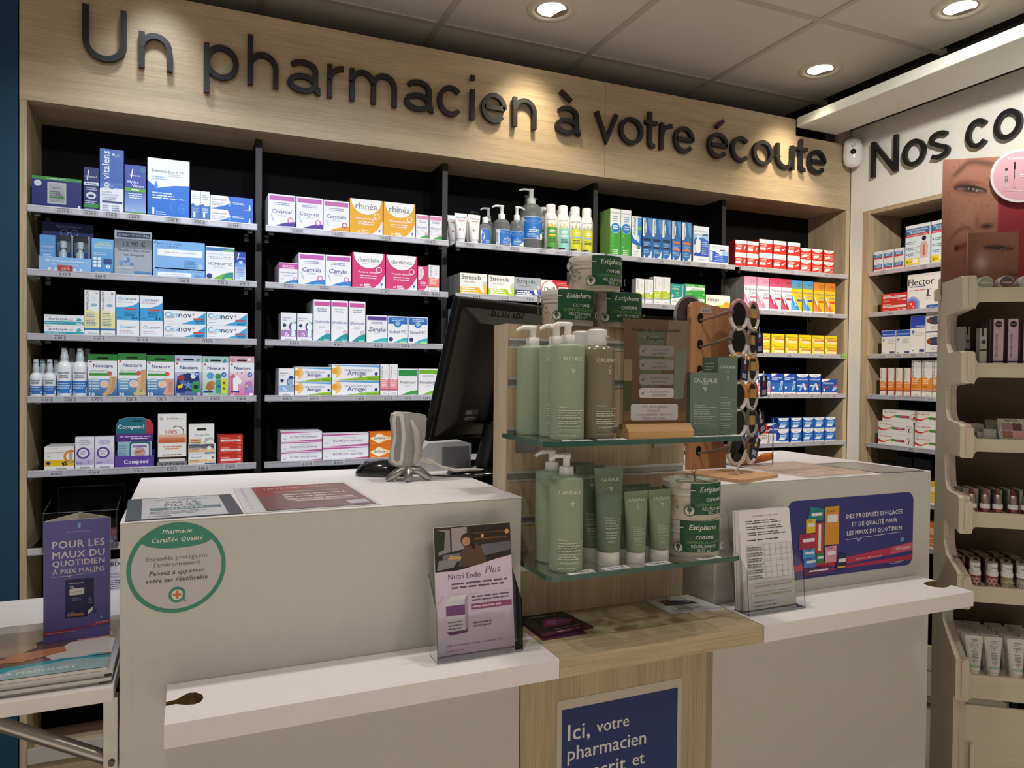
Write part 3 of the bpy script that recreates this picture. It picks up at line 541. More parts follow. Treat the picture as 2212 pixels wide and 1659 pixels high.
def tube(body2,ring,bott,title):
    return (WH,'#c9cad8',[('r',.02,.16,.98,.4,body2),('t',title,.36,.82,.56,'#3f4293','b'),('l',.1,.74,.5,1,.05,'#6a6cab'),('e',.22,.56,.12,'#2b3a86'),('o',.86,.52,.34,.1,ring,20,None,60,300),('rr',.68,.17,.92,.62,.3,mix(bott,'#ffffff',.55)),('r',.7,.62,.9,.74,bott),('e',.35,.28,.06,'#ecedfa'),('e',.46,.22,.06,'#ecedfa'),('e',.3,.2,.05,'#ecedfa'),('t','boiron',.5,.07,.42,'#7a8a5a','b')])
def sun(title,w2):
    return (WH,'#cfd0d4',[('p',[(0,.96),(1,.96),(1,.82),(.1,.9)],'#5aa2d6'),('e',.06,.58,.085*w2,'#f0a22a'),*[('p',[(.06,.58),(.06+.17*w2*math.cos(RAD(a-7)),.58+.42*math.sin(RAD(a-7))),(.06+.17*w2*math.cos(RAD(a+7)),.58+.42*math.sin(RAD(a+7)))],'#efb53a') for a in range(-70,90,20)],('t',title,.52,.46,.4,'#33428f'),('l',.25,.68,.85,2,.07,'#a9adc4',.4,True),('p',[(.12,0),(1,0),(1,.3),(.8,.27),(.5,.16)],'#8cba33'),('t','boiron',.86,.13,.22,'#4b6a20','b'),('e',.93,.42,.035,'#27408f')])
def mag(title):
    return (WH,'#c8c3d2',[('p',[(0,.82),(0,.95),(1,.95),(1,.9)],'#c2569f'),('t',title,.55,.44,.66,'#59588f','s'),('l',.4,.68,.75,1,.07,'#a6a3c0',.5,True),('p',[(.1,.02),(1,.02),(1,.2)],'#c2569f'),('t','40 g',.08,.3,.07,'#6a7fbf'),('t','boiron',.9,.12,.14,'#6b7a3c')])
def loz(t2,c1,bg='#efefea',dk='#3a3a3a',band=None):
    p=[('t','Strepsils',.42,.82,.72,dk),('t',t2,.36,.6,.42,'#77777c'),('r',0,.02,1,.36,c1),('l',.06,.3,.72,3,.1,'#fdfdf2'),('p',[(.78,.44),(.98,.66),(1,.3),(.92,.1),(.76,.16)],mix(c1,'#ffffff',.25)),('p',[(.84,.6),(.96,.66),(1,.5),(.9,.4)],'#c9c9cf'),('p',[(.72,.34),(.82,.5),(.9,.16),(.8,.16)],'#f2f2f2')]
    if band: p[2]=('r',0,.16,1,.38,c1)
    return (bg,'#b8b8b4',p)
def ups(kind):
    r='#d8332c'
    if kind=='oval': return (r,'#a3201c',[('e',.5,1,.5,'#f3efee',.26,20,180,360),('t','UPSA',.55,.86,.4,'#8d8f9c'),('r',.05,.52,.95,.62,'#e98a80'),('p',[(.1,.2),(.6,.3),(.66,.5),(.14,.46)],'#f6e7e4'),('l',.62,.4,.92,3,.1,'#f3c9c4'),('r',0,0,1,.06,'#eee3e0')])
    p=[('r',0,.74,1,1,'#f4f0ef'),('t','UPSA',.55,.86,.42,'#9a9aa4'),('l',.1,.64,.6,2,.1,'#f7d9d5'),('rr',.05,.28,.5,.46,.2,'#f8eeec'),('r',0,0,1,.08,'#f1e6e2')]
    p+= [('p',[(.72,.35),(.8,.3),(.9,.55),(.83,.6)],'#f5ecea')] if kind=='cap' else [('p',[(.62,.4),(.9,.52),(.92,.46),(.64,.34)],'#f5ecea'),('e',.78,.42,.05,'#f5ecea')]
    return (r,'#8e1d1a',p)
def syrup(c,yellow=None,red='#cf3550'):
    base=yellow or '#efe9ec'
    return (base,'#9b9a97' if not yellow else '#b09a20',[('r',0,.74,1,1,mix(c,base,.25),c),('l',.5,.9,.95,3,.035,mix(c,'#232325',.3)),('p',[(0,.08),(0,.5),(.12,.52),(.75,.14),(.78,.08)],c),('p',[(0,.08),(0,.34),(.5,.1),(.5,.08)],mix(c,'#ffffff',.2)),('t','Doliprane',.53,.63,.9,'#3b4a92'),('t','Liquiz',.74,.53,.46,'#5a6ab0'),('l',.35,.47,.95,1,.03,'#9aa0bd'),('r',.48,.36,.97,.42,red if not yellow else ('#2d54a8' if c=='#3f93d8' else red)),('p',[(.05,.5),(.14,.53),(.46,.24),(.4,.2)],'#dfe3ee'),('r',0,0,1,.08,'#f1f1f4'),('l',.1,.04,.9,1,.03,'#b9bcc9')])
def eff(bt,low,kind=0):
    p=[('r',0,.12,1,.55,low),('p',[(0,1),(.5,1),(.2,.88),(0,.86)],'#f2f4f8'),('t','EFFERALGAN',.46,.8,.8,'#eef3fb','bi'),('r',.05,.7,.5,.74,'#cfe0f5'),('p',[(.66,.2),(.86,.26),(.98,.62),(.8,.66)],'#bcd6ef'),('p',[(.72,.26),(.82,.3),(.92,.58),(.83,.6)],mix(bt,'#ffffff',.35)),('e',.16,.34,.08,'#f0f0f4'),('r',0,0,1,.12,'#ece9ea'),('l',.1,.06,.9,1,.05,'#c98a8a')]
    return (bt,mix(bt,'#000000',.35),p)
def green_c(): return ('#eef0ea','#7fae5a',[('r',0,0,1,.62,'#3f9e35'),('t','Actisoufre',.5,.92,.82,'#3f6fae'),('l',.25,.84,.8,3,.045,'#7f9fc6',.5,True),('e',.52,.6,.44,'#2e7fc4'),('o',.52,.6,.46,.04,'#bcd9ee'),('l',.25,.64,.8,2,.045,'#e6f1fa',.5,True),('rr',.1,.2,.36,.44,.2,'#79c070'),('rr',.13,.22,.33,.42,.2,'#3f9e35'),('r',.2,.44,.28,.48,'#79c070'),('l',.15,.14,.85,3,.04,'#d9edd2',.5,True)])
def sea(acc): return ('#2f6db3','#1b3f78',[('p',[(.02,.98),(.3,.98),(.42,.82),(.4,.66),(.22,.56),(.02,.55)],'#f1f3f5'),('t','marimer',.2,.78,.36,'#23344f','v'),('p',[(.55,.98),(1,.98),(1,.6),(.75,.7)],'#5b9ad2'),('r',.1,.44,.9,.5,acc),('l',.16,.39,.84,3,.032,'#a9cbe9'),('r',.1,.27,.9,.32,acc),('l',.16,.22,.84,3,.032,'#a9cbe9'),('p',[(1,.24),(1,0),(.35,0),(.8,.1)],'#dfe9f3'),('p',[(.1,.02),(.3,.02),(.22,.12)],'#e6eef5')])
def plaster(bot,tanp,title,num): return ('#eceef2','#cfd2d6',[('r',0,.845,1,1,'#2f7d3a'),('rr',.3,.885,.7,.925,.3,'#10140f'),('r',0,.0,1,.42,bot,mix(bot,'#cfe2f0',.55)),('r',.04,.5,.7,.56,'#3f9a3f'),('t',title,.36,.61,.6,'#7fae86','i'),('t','Nexcare',.52,.73,.68,'#283a7a'),('r',.05,.8,.13,.835,'#c63a34'),('e',.74,.55,.09,'#d2604a')]+[('r',.06,.44-.065*i,.1,.47-.065*i,'#eef4fa') for i in range(5)]+[('l',.14,.455,.42,5,.065,'#dbe9f4')]+tanp+[('e',.56,.3,.14,'#e9c3ae'),('o',.56,.3,.15,.02,'#dfe8ef'),('t',num,.14,.06,.17,'#f4f8fc','b')])
def kids(sky,ban,art): return ('#e9ecf2','#c9ccd4',[('r',0,.0,1,.6,mix(sky,'#ffffff',.12),mix(sky,'#eef2f6',.75)),('r',0,.84,1,1,ban),('rr',.3,.875,.7,.92,.3,'#10131a')]+art+[('t','Nexcare',.52,.71,.66,'#283a7a'),('r',.05,.78,.13,.82,'#c63a34'),('e',.82,.55,.1,'#3f6fc4'),('t','24',.82,.55,.1,'#ffffff','b'),('r',.04,.1,.4,.14,'#273a8c'),('t','20',.13,.05,.14,'#eef2fa','b')])
def star(u,v,r,c): return ('p',[(u+r*(1 if i%2==0 else .45)*math.cos(RAD(90+36*i)), v+.7*r*(1 if i%2==0 else .45)*math.sin(RAD(90+36*i))) for i in range(10)],c)
def patch(big):
    if not big: return (WH,'#cfd0d2',[('r',0,.38,.94,.72,'#3f7fb8'),('r',0,.24,.94,.38,'#cf3a3a'),('l',.15,.62,.8,2,.14,'#cfe0f0',.45,True),('l',.2,.86,.75,1,.06,'#9a9aa0',.5,True),('l',.1,.12,.8,1,.08,'#b9b9c0')])
    return (WH,'#d5d5d8',[('r',0,.78,.99,.92,'#2f6f9e'),('t','DÉCONTRACTANT',.5,.875,.86,'#f0f5fa','b'),('t','MUSCULAIRE',.5,.815,.66,'#f0f5fa','b'),('r',0,.72,.99,.78,'#cf2f30'),('t','PATCHS ANTI-DOULEUR',.5,.75,.84,'#f8e9e9','b'),('r',0,.22,.99,.72,'#dcebf2'),('l',.12,.6,.45,2,.04,'#6a7f92'),('l',.12,.46,.45,2,.04,'#6a7f92'),('l',.12,.32,.42,2,.04,'#6a7f92'),('e',.07,.58,.03,'#3f6a86'),('e',.07,.45,.03,'#3f6a86'),('e',.07,.31,.03,'#3f6a86'),('p',[(.64,.2),(.62,.5),(.7,.58),(.86,.58),(.95,.48),(.92,.2)],'#d9b9a6'),('e',.78,.65,.09,'#22222a'),('p',[(.74,.24),(.76,.5),(.8,.5),(.82,.24)],'#cf5a48'),('o',.56,.4,.13,.03,'#b9b9bd'),('r',0,.06,.6,.2,'#f2d61f'),('t','5',.1,.13,.08,'#2a2a2a','b'),('r',.32,.09,.55,.18,'#f5f5ee'),('l',.16,.12,.28,1,.04,'#3a3a2a')])
D={
'navypatch':('#1f2c70','#141d4c',[('r',0,.9,1,1,'#3f8f45'),('l',.2,.95,.8,1,.05,'#bfe0bf',.5,True),('e',.12,.78,.075,'#cfd3e0'),('r',.31,.16,.69,.84,'#b4b7bb'),('r',.345,.21,.655,.79,'#8f9398','#a7abb0'),('t','INNOXA',.5,.66,.18,'#3a3f44'),('l',.37,.54,.63,4,.06,'#4a4f54'),('r',.345,.34,.655,.39,'#3f8045'),('r',.93,.05,.98,.16,'#dfe2ea')]),
'navyslim':('#1d2a6a','#141d4c',[('t','INNOXA',.52,.79,.8,'#e8ebf5','s'),('p',[(.2,.72),(.28,.72),(.36,.94),(.3,.94)],'#e8ebf5'),('r',0,.6,1,.67,'#d9dde8'),('l',.1,.635,.9,1,.04,'#4a5290',.6,True),('l',.1,.54,.9,2,.04,'#b9c0dd',.5,True),('e',.5,.37,.34,'#d6dae6',.08),('e',.5,.36,.2,'#1d2a6a',.035),('l',.1,.24,.9,2,.04,'#b9c0dd'),('r',0,.1,1,.18,'#3f8f45'),('l',.1,.06,.9,2,.03,'#b9c0dd')]),
'bluetall':('#3a5fae','#26427e',[('r',0,0,1,.4,'#e3e8f2'),('p',[(0,.38),(.3,.41),(.5,.38),(.8,.42),(1,.39),(1,.48),(0,.48)],'#4a72bd'),('o',.8,.66,.55,.01,'#6b8ac8',24,.22,60,250),('t','o vitalens',.24,.69,.56,'#dfe7f5','v'),('r',.52,.905,.62,.935,'#dfe7f5'),('l',.64,.92,.9,2,.025,'#b9c8e6'),('o',.28,.41,.1,.03,'#c9d6ee'),('o',.48,.425,.06,.02,'#c9d6ee'),('t','SOLUTION',.3,.33,.42,'#7a8198'),('t','MULTIFONCTION',.42,.29,.66,'#7a8198'),('l',.1,.25,.75,2,.03,'#a9afc2'),('r',.1,.165,.95,.195,'#33427f'),('l',.12,.12,.4,3,.035,'#9096ac'),('l',.52,.12,.85,3,.035,'#9096ac')]),
'bluegreen':('#3349a8','#22307a',[('r',0,0,1,.46,'#9fb9e4','#4f74c4'),('t','INNOXA',.5,.79,.5,'#eef1fa','s'),('p',[(.28,.74),(.33,.74),(.4,.92),(.35,.92)],'#eef1fa'),('t','Hydra',.4,.67,.52,'#e6ecf8'),('t','Vision',.62,.59,.56,'#e6ecf8'),('r',0,.47,1,.545,'#58a03c'),('l',.25,.51,.75,1,.04,'#e4f3dc',.5,True),('l',.12,.43,.88,3,.04,'#d3e0f4',.5,True),('e',.84,.9,.14,'#2b6f9a'),('o',.06,.14,.09,.02,'#cfe0f4'),('o',.4,.1,.06,.015,'#cfe0f4'),('r',0,.0,1,.07,'#58a03c')]),
'bluewave':('#e9ecf4','#b9c2d6',[('p',[(0,0),(1,0),(1,.58),(.62,.56),(.22,.5),(0,.62)],'#1f6fd2'),('t','Désomédine 0,1%',.49,.79,.78,'#4a4f5e'),('l',.1,.69,.5,2,.035,'#8fb0dd'),('l',.5,.745,.85,2,.03,'#b9bfcc'),('p',[(.2,.63),(.25,.53),(.2,.48),(.15,.53)],'#3a8fe0'),('l',.11,.42,.75,2,.045,'#d9e8fa'),('l',.11,.335,.98,1,.04,'#eaf3fd'),('o',.84,.18,.12,.03,'#3d87de'),('e',.84,.18,.05,'#3d87de'),('o',.78,.2,.24,.02,'#3d87de',24,None,0,230),('l',.2,.1,.5,3,.035,'#cfe2f7'),('r',.11,.06,.16,.17,'#dcebfa')]),
'minidrop':('#e9ecf2','#b9c2d6',[('p',[(0,0),(1,0),(1,.54),(.6,.5),(.2,.58),(0,.54)],'#4476bd'),('l',.15,.86,.85,3,.06,'#9aa3b8'),('p',[(.3,.6),(.4,.5),(.3,.45),(.22,.5)],'#3a6fc0'),('l',.15,.42,.85,3,.06,'#b9cfe9'),('rr',.28,.12,.5,.3,.3,'#e3ebf5')]),
'dropflat':('#2d6ccb','#1d4a92',[('p',[(0,.02),(0,1),(.4,1),(.47,.5),(.28,.25)],'#edf0f6'),('t','Désosept®',.21,.72,.34,'#4a4f5e'),('l',.04,.5,.34,3,.1,'#9aa3b8'),('p',[(.44,.55),(.49,.34),(.45,.22),(.41,.34)],'#5aa0e4'),('l',.52,.56,.82,2,.09,'#d3e3f6'),('p',[(.9,.1),(.95,.1),(.935,.5),(.915,.5)],'#eef2f8'),('l',.78,.08,.98,1,.06,'#bfd4f0')]),
'wipes':('#5aa0d8','#2d5c9a',[('r',0,0,1,1,'#3f86c8','#7ab6e4'),('r',.02,.72,.98,.995,'#6fb0e2'),('t','LINGETTES',.53,.88,.6,'#e3dc5a','b'),('t','NETTOYANTES',.53,.82,.8,'#f0e97a','b'),('t','POUR LUNETTES',.53,.76,.76,'#e8f2fa','b'),('l',.1,.6,.8,2,.05,'#cfe4f5')]+[('rr',.08+.2*i,.2+.1*j,.22+.2*i,.28+.1*j,.25,'#e9f0f6') for i in range(2) for j in range(3)]+[('rr',.54,.3,.92,.44,.15,'#3a4a86'),('e',.75,.22,.1,'#eaf2f8'),('t','10',.75,.22,.09,'#33507f'),('t','Cristaline',.5,.06,.66,'#f3f0b0','i')]),
'eyewash':('#7fb2e8','#5a86bd',[('r',0,0,.04,1,'#9cc6f0'),('p',[(.01,.88),(.05,.98),(.06,.9)],'#2a4f9a'),('t','Borax / Acide borique',.32,.89,.46,'#33579f','b'),('t','12 mg / 18 mg par mL',.29,.8,.4,'#33579f','b'),('rr',.09,.46,.95,.7,.1,'#eef3f9'),('t','Lavage de l’œil en cas d’irritation',.52,.6,.6,'#3d5a92'),('l',.6,.3,.86,5,.05,'#4f78b4'),('r',.87,.05,.95,.22,'#b9c9d9')]),
'eyewashflat':('#86b6ea','#5a86bd',[('t','Borax / Acide borique',.26,.76,.36,'#33579f','bi'),('t','12 mg / 18 mg par mL',.82,.74,.3,'#33579f'),('rr',.09,.2,.74,.58,.15,'#eef3f9'),('t','Lavage de l’œil en cas d’irritation',.42,.39,.42,'#3d5a92'),('l',.8,.4,.98,3,.13,'#4f78b4')]),
'eyegel':('#eceef2','#c6d2e0',[('r',.02,.87,.98,.97,'#3a78b4'),('p',[(.4,.87),(.98,.87),(.98,.97)],'#5aae6a'),('t','Irritation ou gêne oculaire',.5,.79,.78,'#7f9cc4'),('l',.1,.7,.9,2,.045,'#a9b2c6',.45,True),('t','HOMÉOPTIC',.5,.5,.84,'#474c64'),('l',.25,.41,.7,2,.03,'#b9bcc8',.4,True),('w',.15,0,.96,.27,'#7ab23c'),('p',[(.5,.02),(.96,.02),(.96,.27),(.7,.23)],'#2f8f8a'),('e',.13,.13,.1,'#333f7f'),('r',.66,.03,.92,.09,'#b9dd6a')]),
'slimblue':('#2a46b0','#1b2f78',[('r',0,0,1,.6,'#dbe6f6','#8fb4e6'),('t','INNOXA',.56,.8,.76,'#e9eefa','s'),('p',[(.2,.74),(.28,.74),(.4,.96),(.32,.96)],'#e9eefa'),('p',[(0,.6),(.5,.72),(1,.6),(1,.5),(0,.5)],'#6f9fe0'),('e',.55,.66,.16,'#c9dcf4'),('l',.12,.44,.88,6,.06,'#6f8fc4',.5,True),('e',.6,.13,.12,'#f0f4fa')]),
'tealflat':('#e6eaee','#b9c4c8',[('r',0,.06,.99,.36,'#3aa0b0'),('t','Auréocyde',.35,.6,.48,'#36405a','b'),('l',.62,.62,.75,2,.12,'#a3a9b4'),('p',[(.8,.44),(.84,.72),(.9,.72),(.94,.5),(.88,.4)],'#3aa6b4'),('l',.03,.22,.7,1,.1,'#c4e6ea'),('r',.8,.12,.95,.2,'#d7eef0'),('l',.04,.88,.2,1,.08,'#9aa3b0')]),
'yellowslim':('#eceef0','#cfd2d4',[('t','PRANARÔM',.18,.77,.4,'#55585c','v'),('e',.62,.82,.2,'#e2e8ea',.06),('e',.62,.68,.22,'#8fb4d2',.035),('e',.8,.94,.09,'#5a5f64',.012),('r',0,.14,1,.56,'#e8e2a6'),('e',.76,.56,.16,'#eef0f2'),('l',.12,.5,.8,3,.035,'#5a83ae'),('l',.12,.37,.85,5,.033,'#5a83ae'),('r',0,.135,1,.175,'#3a72b4'),('l',.22,.07,.9,1,.04,'#b4b8bd')]),
'cicaplain':('#eceef3','#c4cad4',[('t','Cica',.31,.62,.38,'#4aa6d6'),('t','nov+',.68,.62,.36,'#3f4560'),('l',.12,.36,.85,1,.08,'#d08a9a'),('l',.12,.24,.8,1,.08,'#b9bccb')]),
'cicatall':('#eceef3','#c4cad4',[('p',[(0,0),(1,0),(1,.74),(.8,.62),(.45,.52),(0,.5)],'#3f9fd8'),('t','Cica',.26,.84,.4,'#4aa6d6'),('t','nov+',.68,.84,.4,'#3f4560'),('l',.06,.71,.8,1,.05,'#d08a9a'),('r',.36,.4,.9,.47,'#c9504f'),('l',.36,.33,.85,4,.05,'#1f5f96'),('l',.06,.09,.3,1,.04,'#1f5f96'),('p',[(.68,.06),(.74,.2),(.78,.06)],'#1d2f55'),('p',[(.82,.06),(.88,.16),(.92,.06)],'#1d2f55')]),
'cicawide':('#eceef3','#c4cad4',[('p',[(.4,.03),(.99,.03),(.99,.92),(.72,.36)],'#3fa3d6'),('t','Cica',.19,.7,.33,'#4aa6d6'),('t','nov',.5,.7,.3,'#3f4560'),('t','+',.7,.74,.06,'#c2506e','b'),('l',.04,.46,.24,1,.1,'#c98b98'),('l',.04,.22,.22,1,.07,'#9a9fae'),('r',.7,.36,.95,.48,'#c4504c'),('l',.74,.25,.97,2,.1,'#17507f')]),
'plastera':plaster('#1f5f9e',[('p',[(.46,.05),(.62,.14),(.72,.3),(.74,.48),(.99,.48),(.96,.25),(.82,.08),(.6,.03)],'#d3a878'),('p',[(.82,.48),(.84,.3),(.76,.14),(.62,.06),(.8,.09),(.92,.26),(.94,.48)],'#c29565')],'ultra stretch','10'),
'plasterb':plaster('#1f6aa4',[('p',[(.84,.06),(.82,.62),(.99,.64),(.99,.06)],'#cfa070'),('p',[(.66,.1),(.7,.45),(.84,.48),(.82,.08)],'#dbb285'),('p',[(.54,.08),(.76,.18),(.99,.1),(.99,.04),(.6,.03)],'#c9b980'),('e',.83,.14,.05,'#6fa050')],'ultra stretch','30'),
'plasterc':plaster('#1f5f9e',[('p',[(.6,.07),(.7,.28),(.6,.44),(.99,.44),(.99,.04),(.66,.04)],'#d79f90'),('r',.78,.12,.94,.36,'#c98d80')],'finger plaster','10'),
'kidsnavy':kids('#2b3f86','#b9c4d8',[('p',[(.04,.14),(.1,.5),(.5,.58),(.9,.5),(.96,.12)],'#26356e'),star(.3,.34,.16,'#4a6fb8'),star(.5,.28,.16,'#6a8fd0'),('e',.24,.46,.12,'#a33a3c'),('e',.68,.5,.1,'#e3e6ee'),('p',[(.1,.26),(.3,.32),(.28,.22),(.12,.2)],'#e8d22c'),('p',[(.6,.2),(.66,.36),(.9,.38),(.96,.1),(.7,.08)],'#3f9a56'),('e',.78,.24,.09,'#222a3a'),('e',.9,.07,.07,'#cfa0d0'),('e',.12,.9,.06,'#a84a5a'),('e',.86,.9,.06,'#4a9a6a')]),
'kidsjungle':kids('#8fae9c','#a9c4c0',[('e',.3,.52,.14,'#5a9fd0'),('e',.6,.5,.12,'#3f8a5a'),('p',[(.1,.2),(.2,.36),(.4,.38),(.46,.2),(.26,.14)],'#a8763a'),('e',.4,.32,.09,'#b98a4a'),('rr',.5,.08,.74,.42,.2,'#4a9a8a'),('rr',.72,.08,.94,.44,.2,'#d6d23a'),('e',.62,.26,.07,'#3a5f9a'),('e',.83,.34,.05,'#5a4a2a'),('e',.83,.2,.05,'#3f7a4a'),('e',.16,.9,.07,'#4a9a5a'),('p',[(.76,.86),(.88,.96),(.92,.88),(.84,.84)],'#3f7f9a')]),
'kidspink':kids('#c8588c','#d8a9b6',[('p',[(.04,.06),(.02,.5),(.14,.56),(.3,.5),(.36,.3),(.3,.06)],'#d5628f'),('p',[(.16,.08),(.14,.44),(.3,.54),(.5,.38),(.44,.3),(.34,.32),(.36,.1)],'#eef0f4'),('p',[(.28,.54),(.32,.66),(.36,.52)],'#e8c45a'),('p',[(.58,.08),(.64,.36),(.9,.38),(.96,.08)],'#a97ac0'),('e',.7,.26,.06,'#e8c45a'),('e',.84,.2,.07,'#6fb0d0'),star(.5,.6,.06,'#d8638f'),star(.66,.62,.05,'#e8a03a'),('e',.14,.9,.08,'#d27a90'),('e',.8,.92,.07,'#f0f0f2'),('e',.88,.05,.07,'#f2f2f4')]),
'tickyellow':('#eceae6','#b9b8b6',[('r',0,.18,1,.44,'#e2bf1e'),('l',.06,.92,.6,1,.04,'#a8a8b0'),('t','VACCINOTOXINUM',.34,.75,.6,'#4a4a7a','b'),('t','Tick',.13,.6,.15,'#4a4a7a'),('e',.13,.32,.075,'#26307a'),('o',.9,.58,.26,.08,'#d9862a',20,None,60,300),('r',.84,.28,.94,.76,'#b9a48a'),('e',.62,.3,.04,'#2a2a2a'),('e',.7,.34,.04,'#2a2a2a'),('e',.74,.26,.04,'#2a2a2a'),('e',.64,.22,.04,'#2a2a2a'),('t','boiron',.57,.09,.32,'#5a5f3a','b')]),
'purplering':('#e6e4ee','#b4b2bd',[('r',.02,.14,.98,.52,'#b9a9d6','#d9d3e8'),('t','Poussées',.5,.9,.5,'#7a6ab0'),('t','herpès labial',.5,.84,.66,'#7a6ab0'),('l',.2,.78,.8,1,.03,'#9a90bd',.5,True),('o',.42,.51,.35,.1,'#5b3f95'),('e',.42,.51,.25,'#e6e4ee'),('t','Labio',.42,.56,.32,'#6a5fa0'),('t','MÉO',.42,.48,.3,'#6a5fa0'),('r',.8,.3,.92,.66,'#d3cde6'),('l',.06,.22,.4,2,.03,'#7a6ab0'),('t','3',.68,.23,.08,'#6a5fa0'),('t','boiron',.52,.07,.5,'#6a7a4a','b')]),
'clockbox':('#ece9e6','#c4c0bc',[('t','activa',.5,.9,.38,'#5a5a5c','s'),('l',.72,.885,.95,1,.03,'#8a8a8c'),('e',.12,.89,.06,'#b9b9b6'),('t','HRPS',.47,.58,.4,'#b95a3a'),('o',.68,.57,.24,.03,'#6f5c50',24,.15,-130,130),('r',.02,.44,.98,.52,'#dba488','#e6c0aa'),('r',.02,.33,.98,.44,'#bf5a2c','#d9825a'),('l',.15,.24,.85,2,.05,'#d48a72',.5,True),('l',.14,.05,.88,1,.04,'#8a5a4a')]),
'whitehang':('#ecebe8','#c8c6c2',[('rr',.32,.77,.68,.86,.3,'#1d1d1c'),('t','PRANARÔM',.52,.6,.52,'#55585c','s'),('r',.04,.28,.5,.46,'#e3b98c'),('l',.08,.4,.46,2,.09,'#8a6a44'),('p',[(.6,.26),(.64,.46),(.86,.52),(1,.4),(1,.36),(.84,.46)],'#b4b4b4'),('r',.02,.2,.45,.25,'#3a5a86'),('l',.06,.1,.6,1,.07,'#b4b4b8')]),
'creamflat':('#ebeae8','#c4c2be',[('r',.02,.22,.98,.56,'#e3c39a'),('t','PRANARÔM',.28,.76,.4,'#4a5a72','s'),('l',.06,.48,.5,2,.14,'#a07a4a'),('e',.76,.6,.08,'#eceef0'),('e',.9,.72,.05,'#44484c',.06),('r',.0,.08,.55,.2,'#dfe6ee'),('r',.6,.08,.98,.2,'#33608f')]),
'redflat':('#c8352a','#8e221b',[('r',0,0,.06,1,'#7a2430'),('t','Aciclovir',.3,.72,.36,'#f0c9c2','b'),('t','5%',.86,.76,.12,'#f0c9c2'),('rr',.12,.34,.92,.56,.3,'#efe0dc'),('t','Boutons de fièvre',.52,.45,.5,'#7a4a44'),('l',.14,.2,.5,1,.08,'#e3a49c'),('r',.78,.1,.93,.18,'#e3bcb6')]),
'pinkpurple':swoosh('Cocyntal','#bf62b4','#4a3490',tw=.74),'pinkamber':swoosh('Coryzalia','#bf62a8','#e0991f',tw=.76,tc='#4a4a80',circ='#b53f78'),
'yellowoval':oval('rhinéa','#e6a81c','Rhinopharyngite',20),'pinkoval':oval('dentinéa','#d23a78','Poussée dentaire',30),
'pinkgreen':swoosh('Varésol','#d98ab4','#45a046',tw=.8,tc='#6a6fb0'),
'magblue':('#e8e6ee','#b9a9c6',[('r',0,.72,1,.97,'#bf4fa2'),('l',.1,.87,.9,3,.07,'#ecc6e2',.5,True),('t','Chamomilla vulgaris',.52,.55,.9,'#5a5f9c','i'),('t','9 CH BOIRON',.5,.42,.5,'#5a5f9c'),('w',.05,0,1,.24,'#2f7fc2'),('t','12',.18,.27,.14,'#b57ac0'),('o',.86,.28,.1,.03,'#c86aa8'),('r',.66,.05,.96,.11,'#9cc8e6')]),
'pinkblue':swoosh('Camilia','#bf5aae','#2f7fc4',tw=.72),
'pinkcurve':('#d23a78','#8f2452',[('p',[(.05,.95),(.4,.96),(.58,.85),(.58,.66),(.4,.5),(.05,.45)],'#f0e4ea'),('t','doloder',.28,.7,.42,'#d23a78','vb'),('l',.25,.38,.85,3,.06,'#f2cddc'),('l',.1,.1,.9,1,.04,'#f2cddc'),('p',[(1,.3),(1,0),(.5,0)],'#e9dfe6')]),
'coralslim':slim('#f0837c',.2,.55,'#fbdad6','#d9504f'),
'violettube':tube('#a97cc0','#6a3a8a','#bfe0e4','PASSIFLORA'),'bluetube':tube('#8fb4d8','#3f86a8','#2f3f80','ARNICA'),
'pinkteal':swoosh('Quiétude','#c8559e','#2a9498',tw=.9,hi=.855,tc='#43478c',mark=False,circ='#d0749c',tv=.48),
'purpleteal':swoosh('Zenalia','#5a3f90','#3fb0b4',tw=.86,tc='#2f3a80',mark=False,circ=None,tv=.5),
'bluesphere':('#e9ebf0','#9fb4cc',[('r',.02,.72,.98,.97,'#2a5fb4','#3a7ac8'),('e',.5,.74,.2,'#2f78c4'),('e',.5,.74,.12,'#7fb9e6'),('e',.5,.74,.05,'#d8b46a'),('l',.1,.9,.9,2,.055,'#cfe2f6',.45,True),('t','Sédatif PC',.5,.44,.84,'#3a4a80'),('w',.2,0,1,.23,'#38b2bc'),('e',.16,.17,.11,'#2b3474'),('r',.62,.03,.96,.1,'#b9dd7a')]),
'sunflat':sun('Arnigel',1.),'sunlong':sun('Arnigel',.8),'pinkslim':slim('#e28c98',.18,.54,'#f6d9dd','#c9506a'),
'greenband':swoosh('Prélinium','#2f8f4a','#3a9a4c',tw=.8,hi=.73,tc='#5a6a5a',mark=False,circ=None,sub=False),'limeband':swoosh('Rhinallergy','#6fb52a','#7fb82a',tw=.9,tc='#3f447a',mark=False,circ=None),
'magflat':mag('HOMÉOPLASMINE'),'maglong':mag('HOMÉOPLASMINE'),
'orangeflare':('#df7320','#8a4413',[('p',[(.02,.5),(.3,.9),(.55,.62),(.98,.56),(.98,.5),(.55,.38),(.3,.1)],'#f6dca6'),('p',[(.05,.5),(.28,.8),(.5,.56),(.5,.44),(.28,.2)],'#fbf3e0'),('t','Solacy',.32,.56,.36,'#45382c'),('t','Adulte',.6,.54,.14,'#6a4a2c'),('l',.7,.86,.98,2,.09,'#f6cfa0'),('l',.06,.14,.2,1,.08,'#f6cfa0'),('l',.8,.14,.96,1,.07,'#f6cfa0')]),
'pinkcheck':('#d0607f','#a8425f',[('r',0,.55,1,1,'#c8506f'),('l',.05,.8,.9,2,.12,'#eec0cc'),('l',.05,.3,.9,2,.14,'#f4d8df')]),
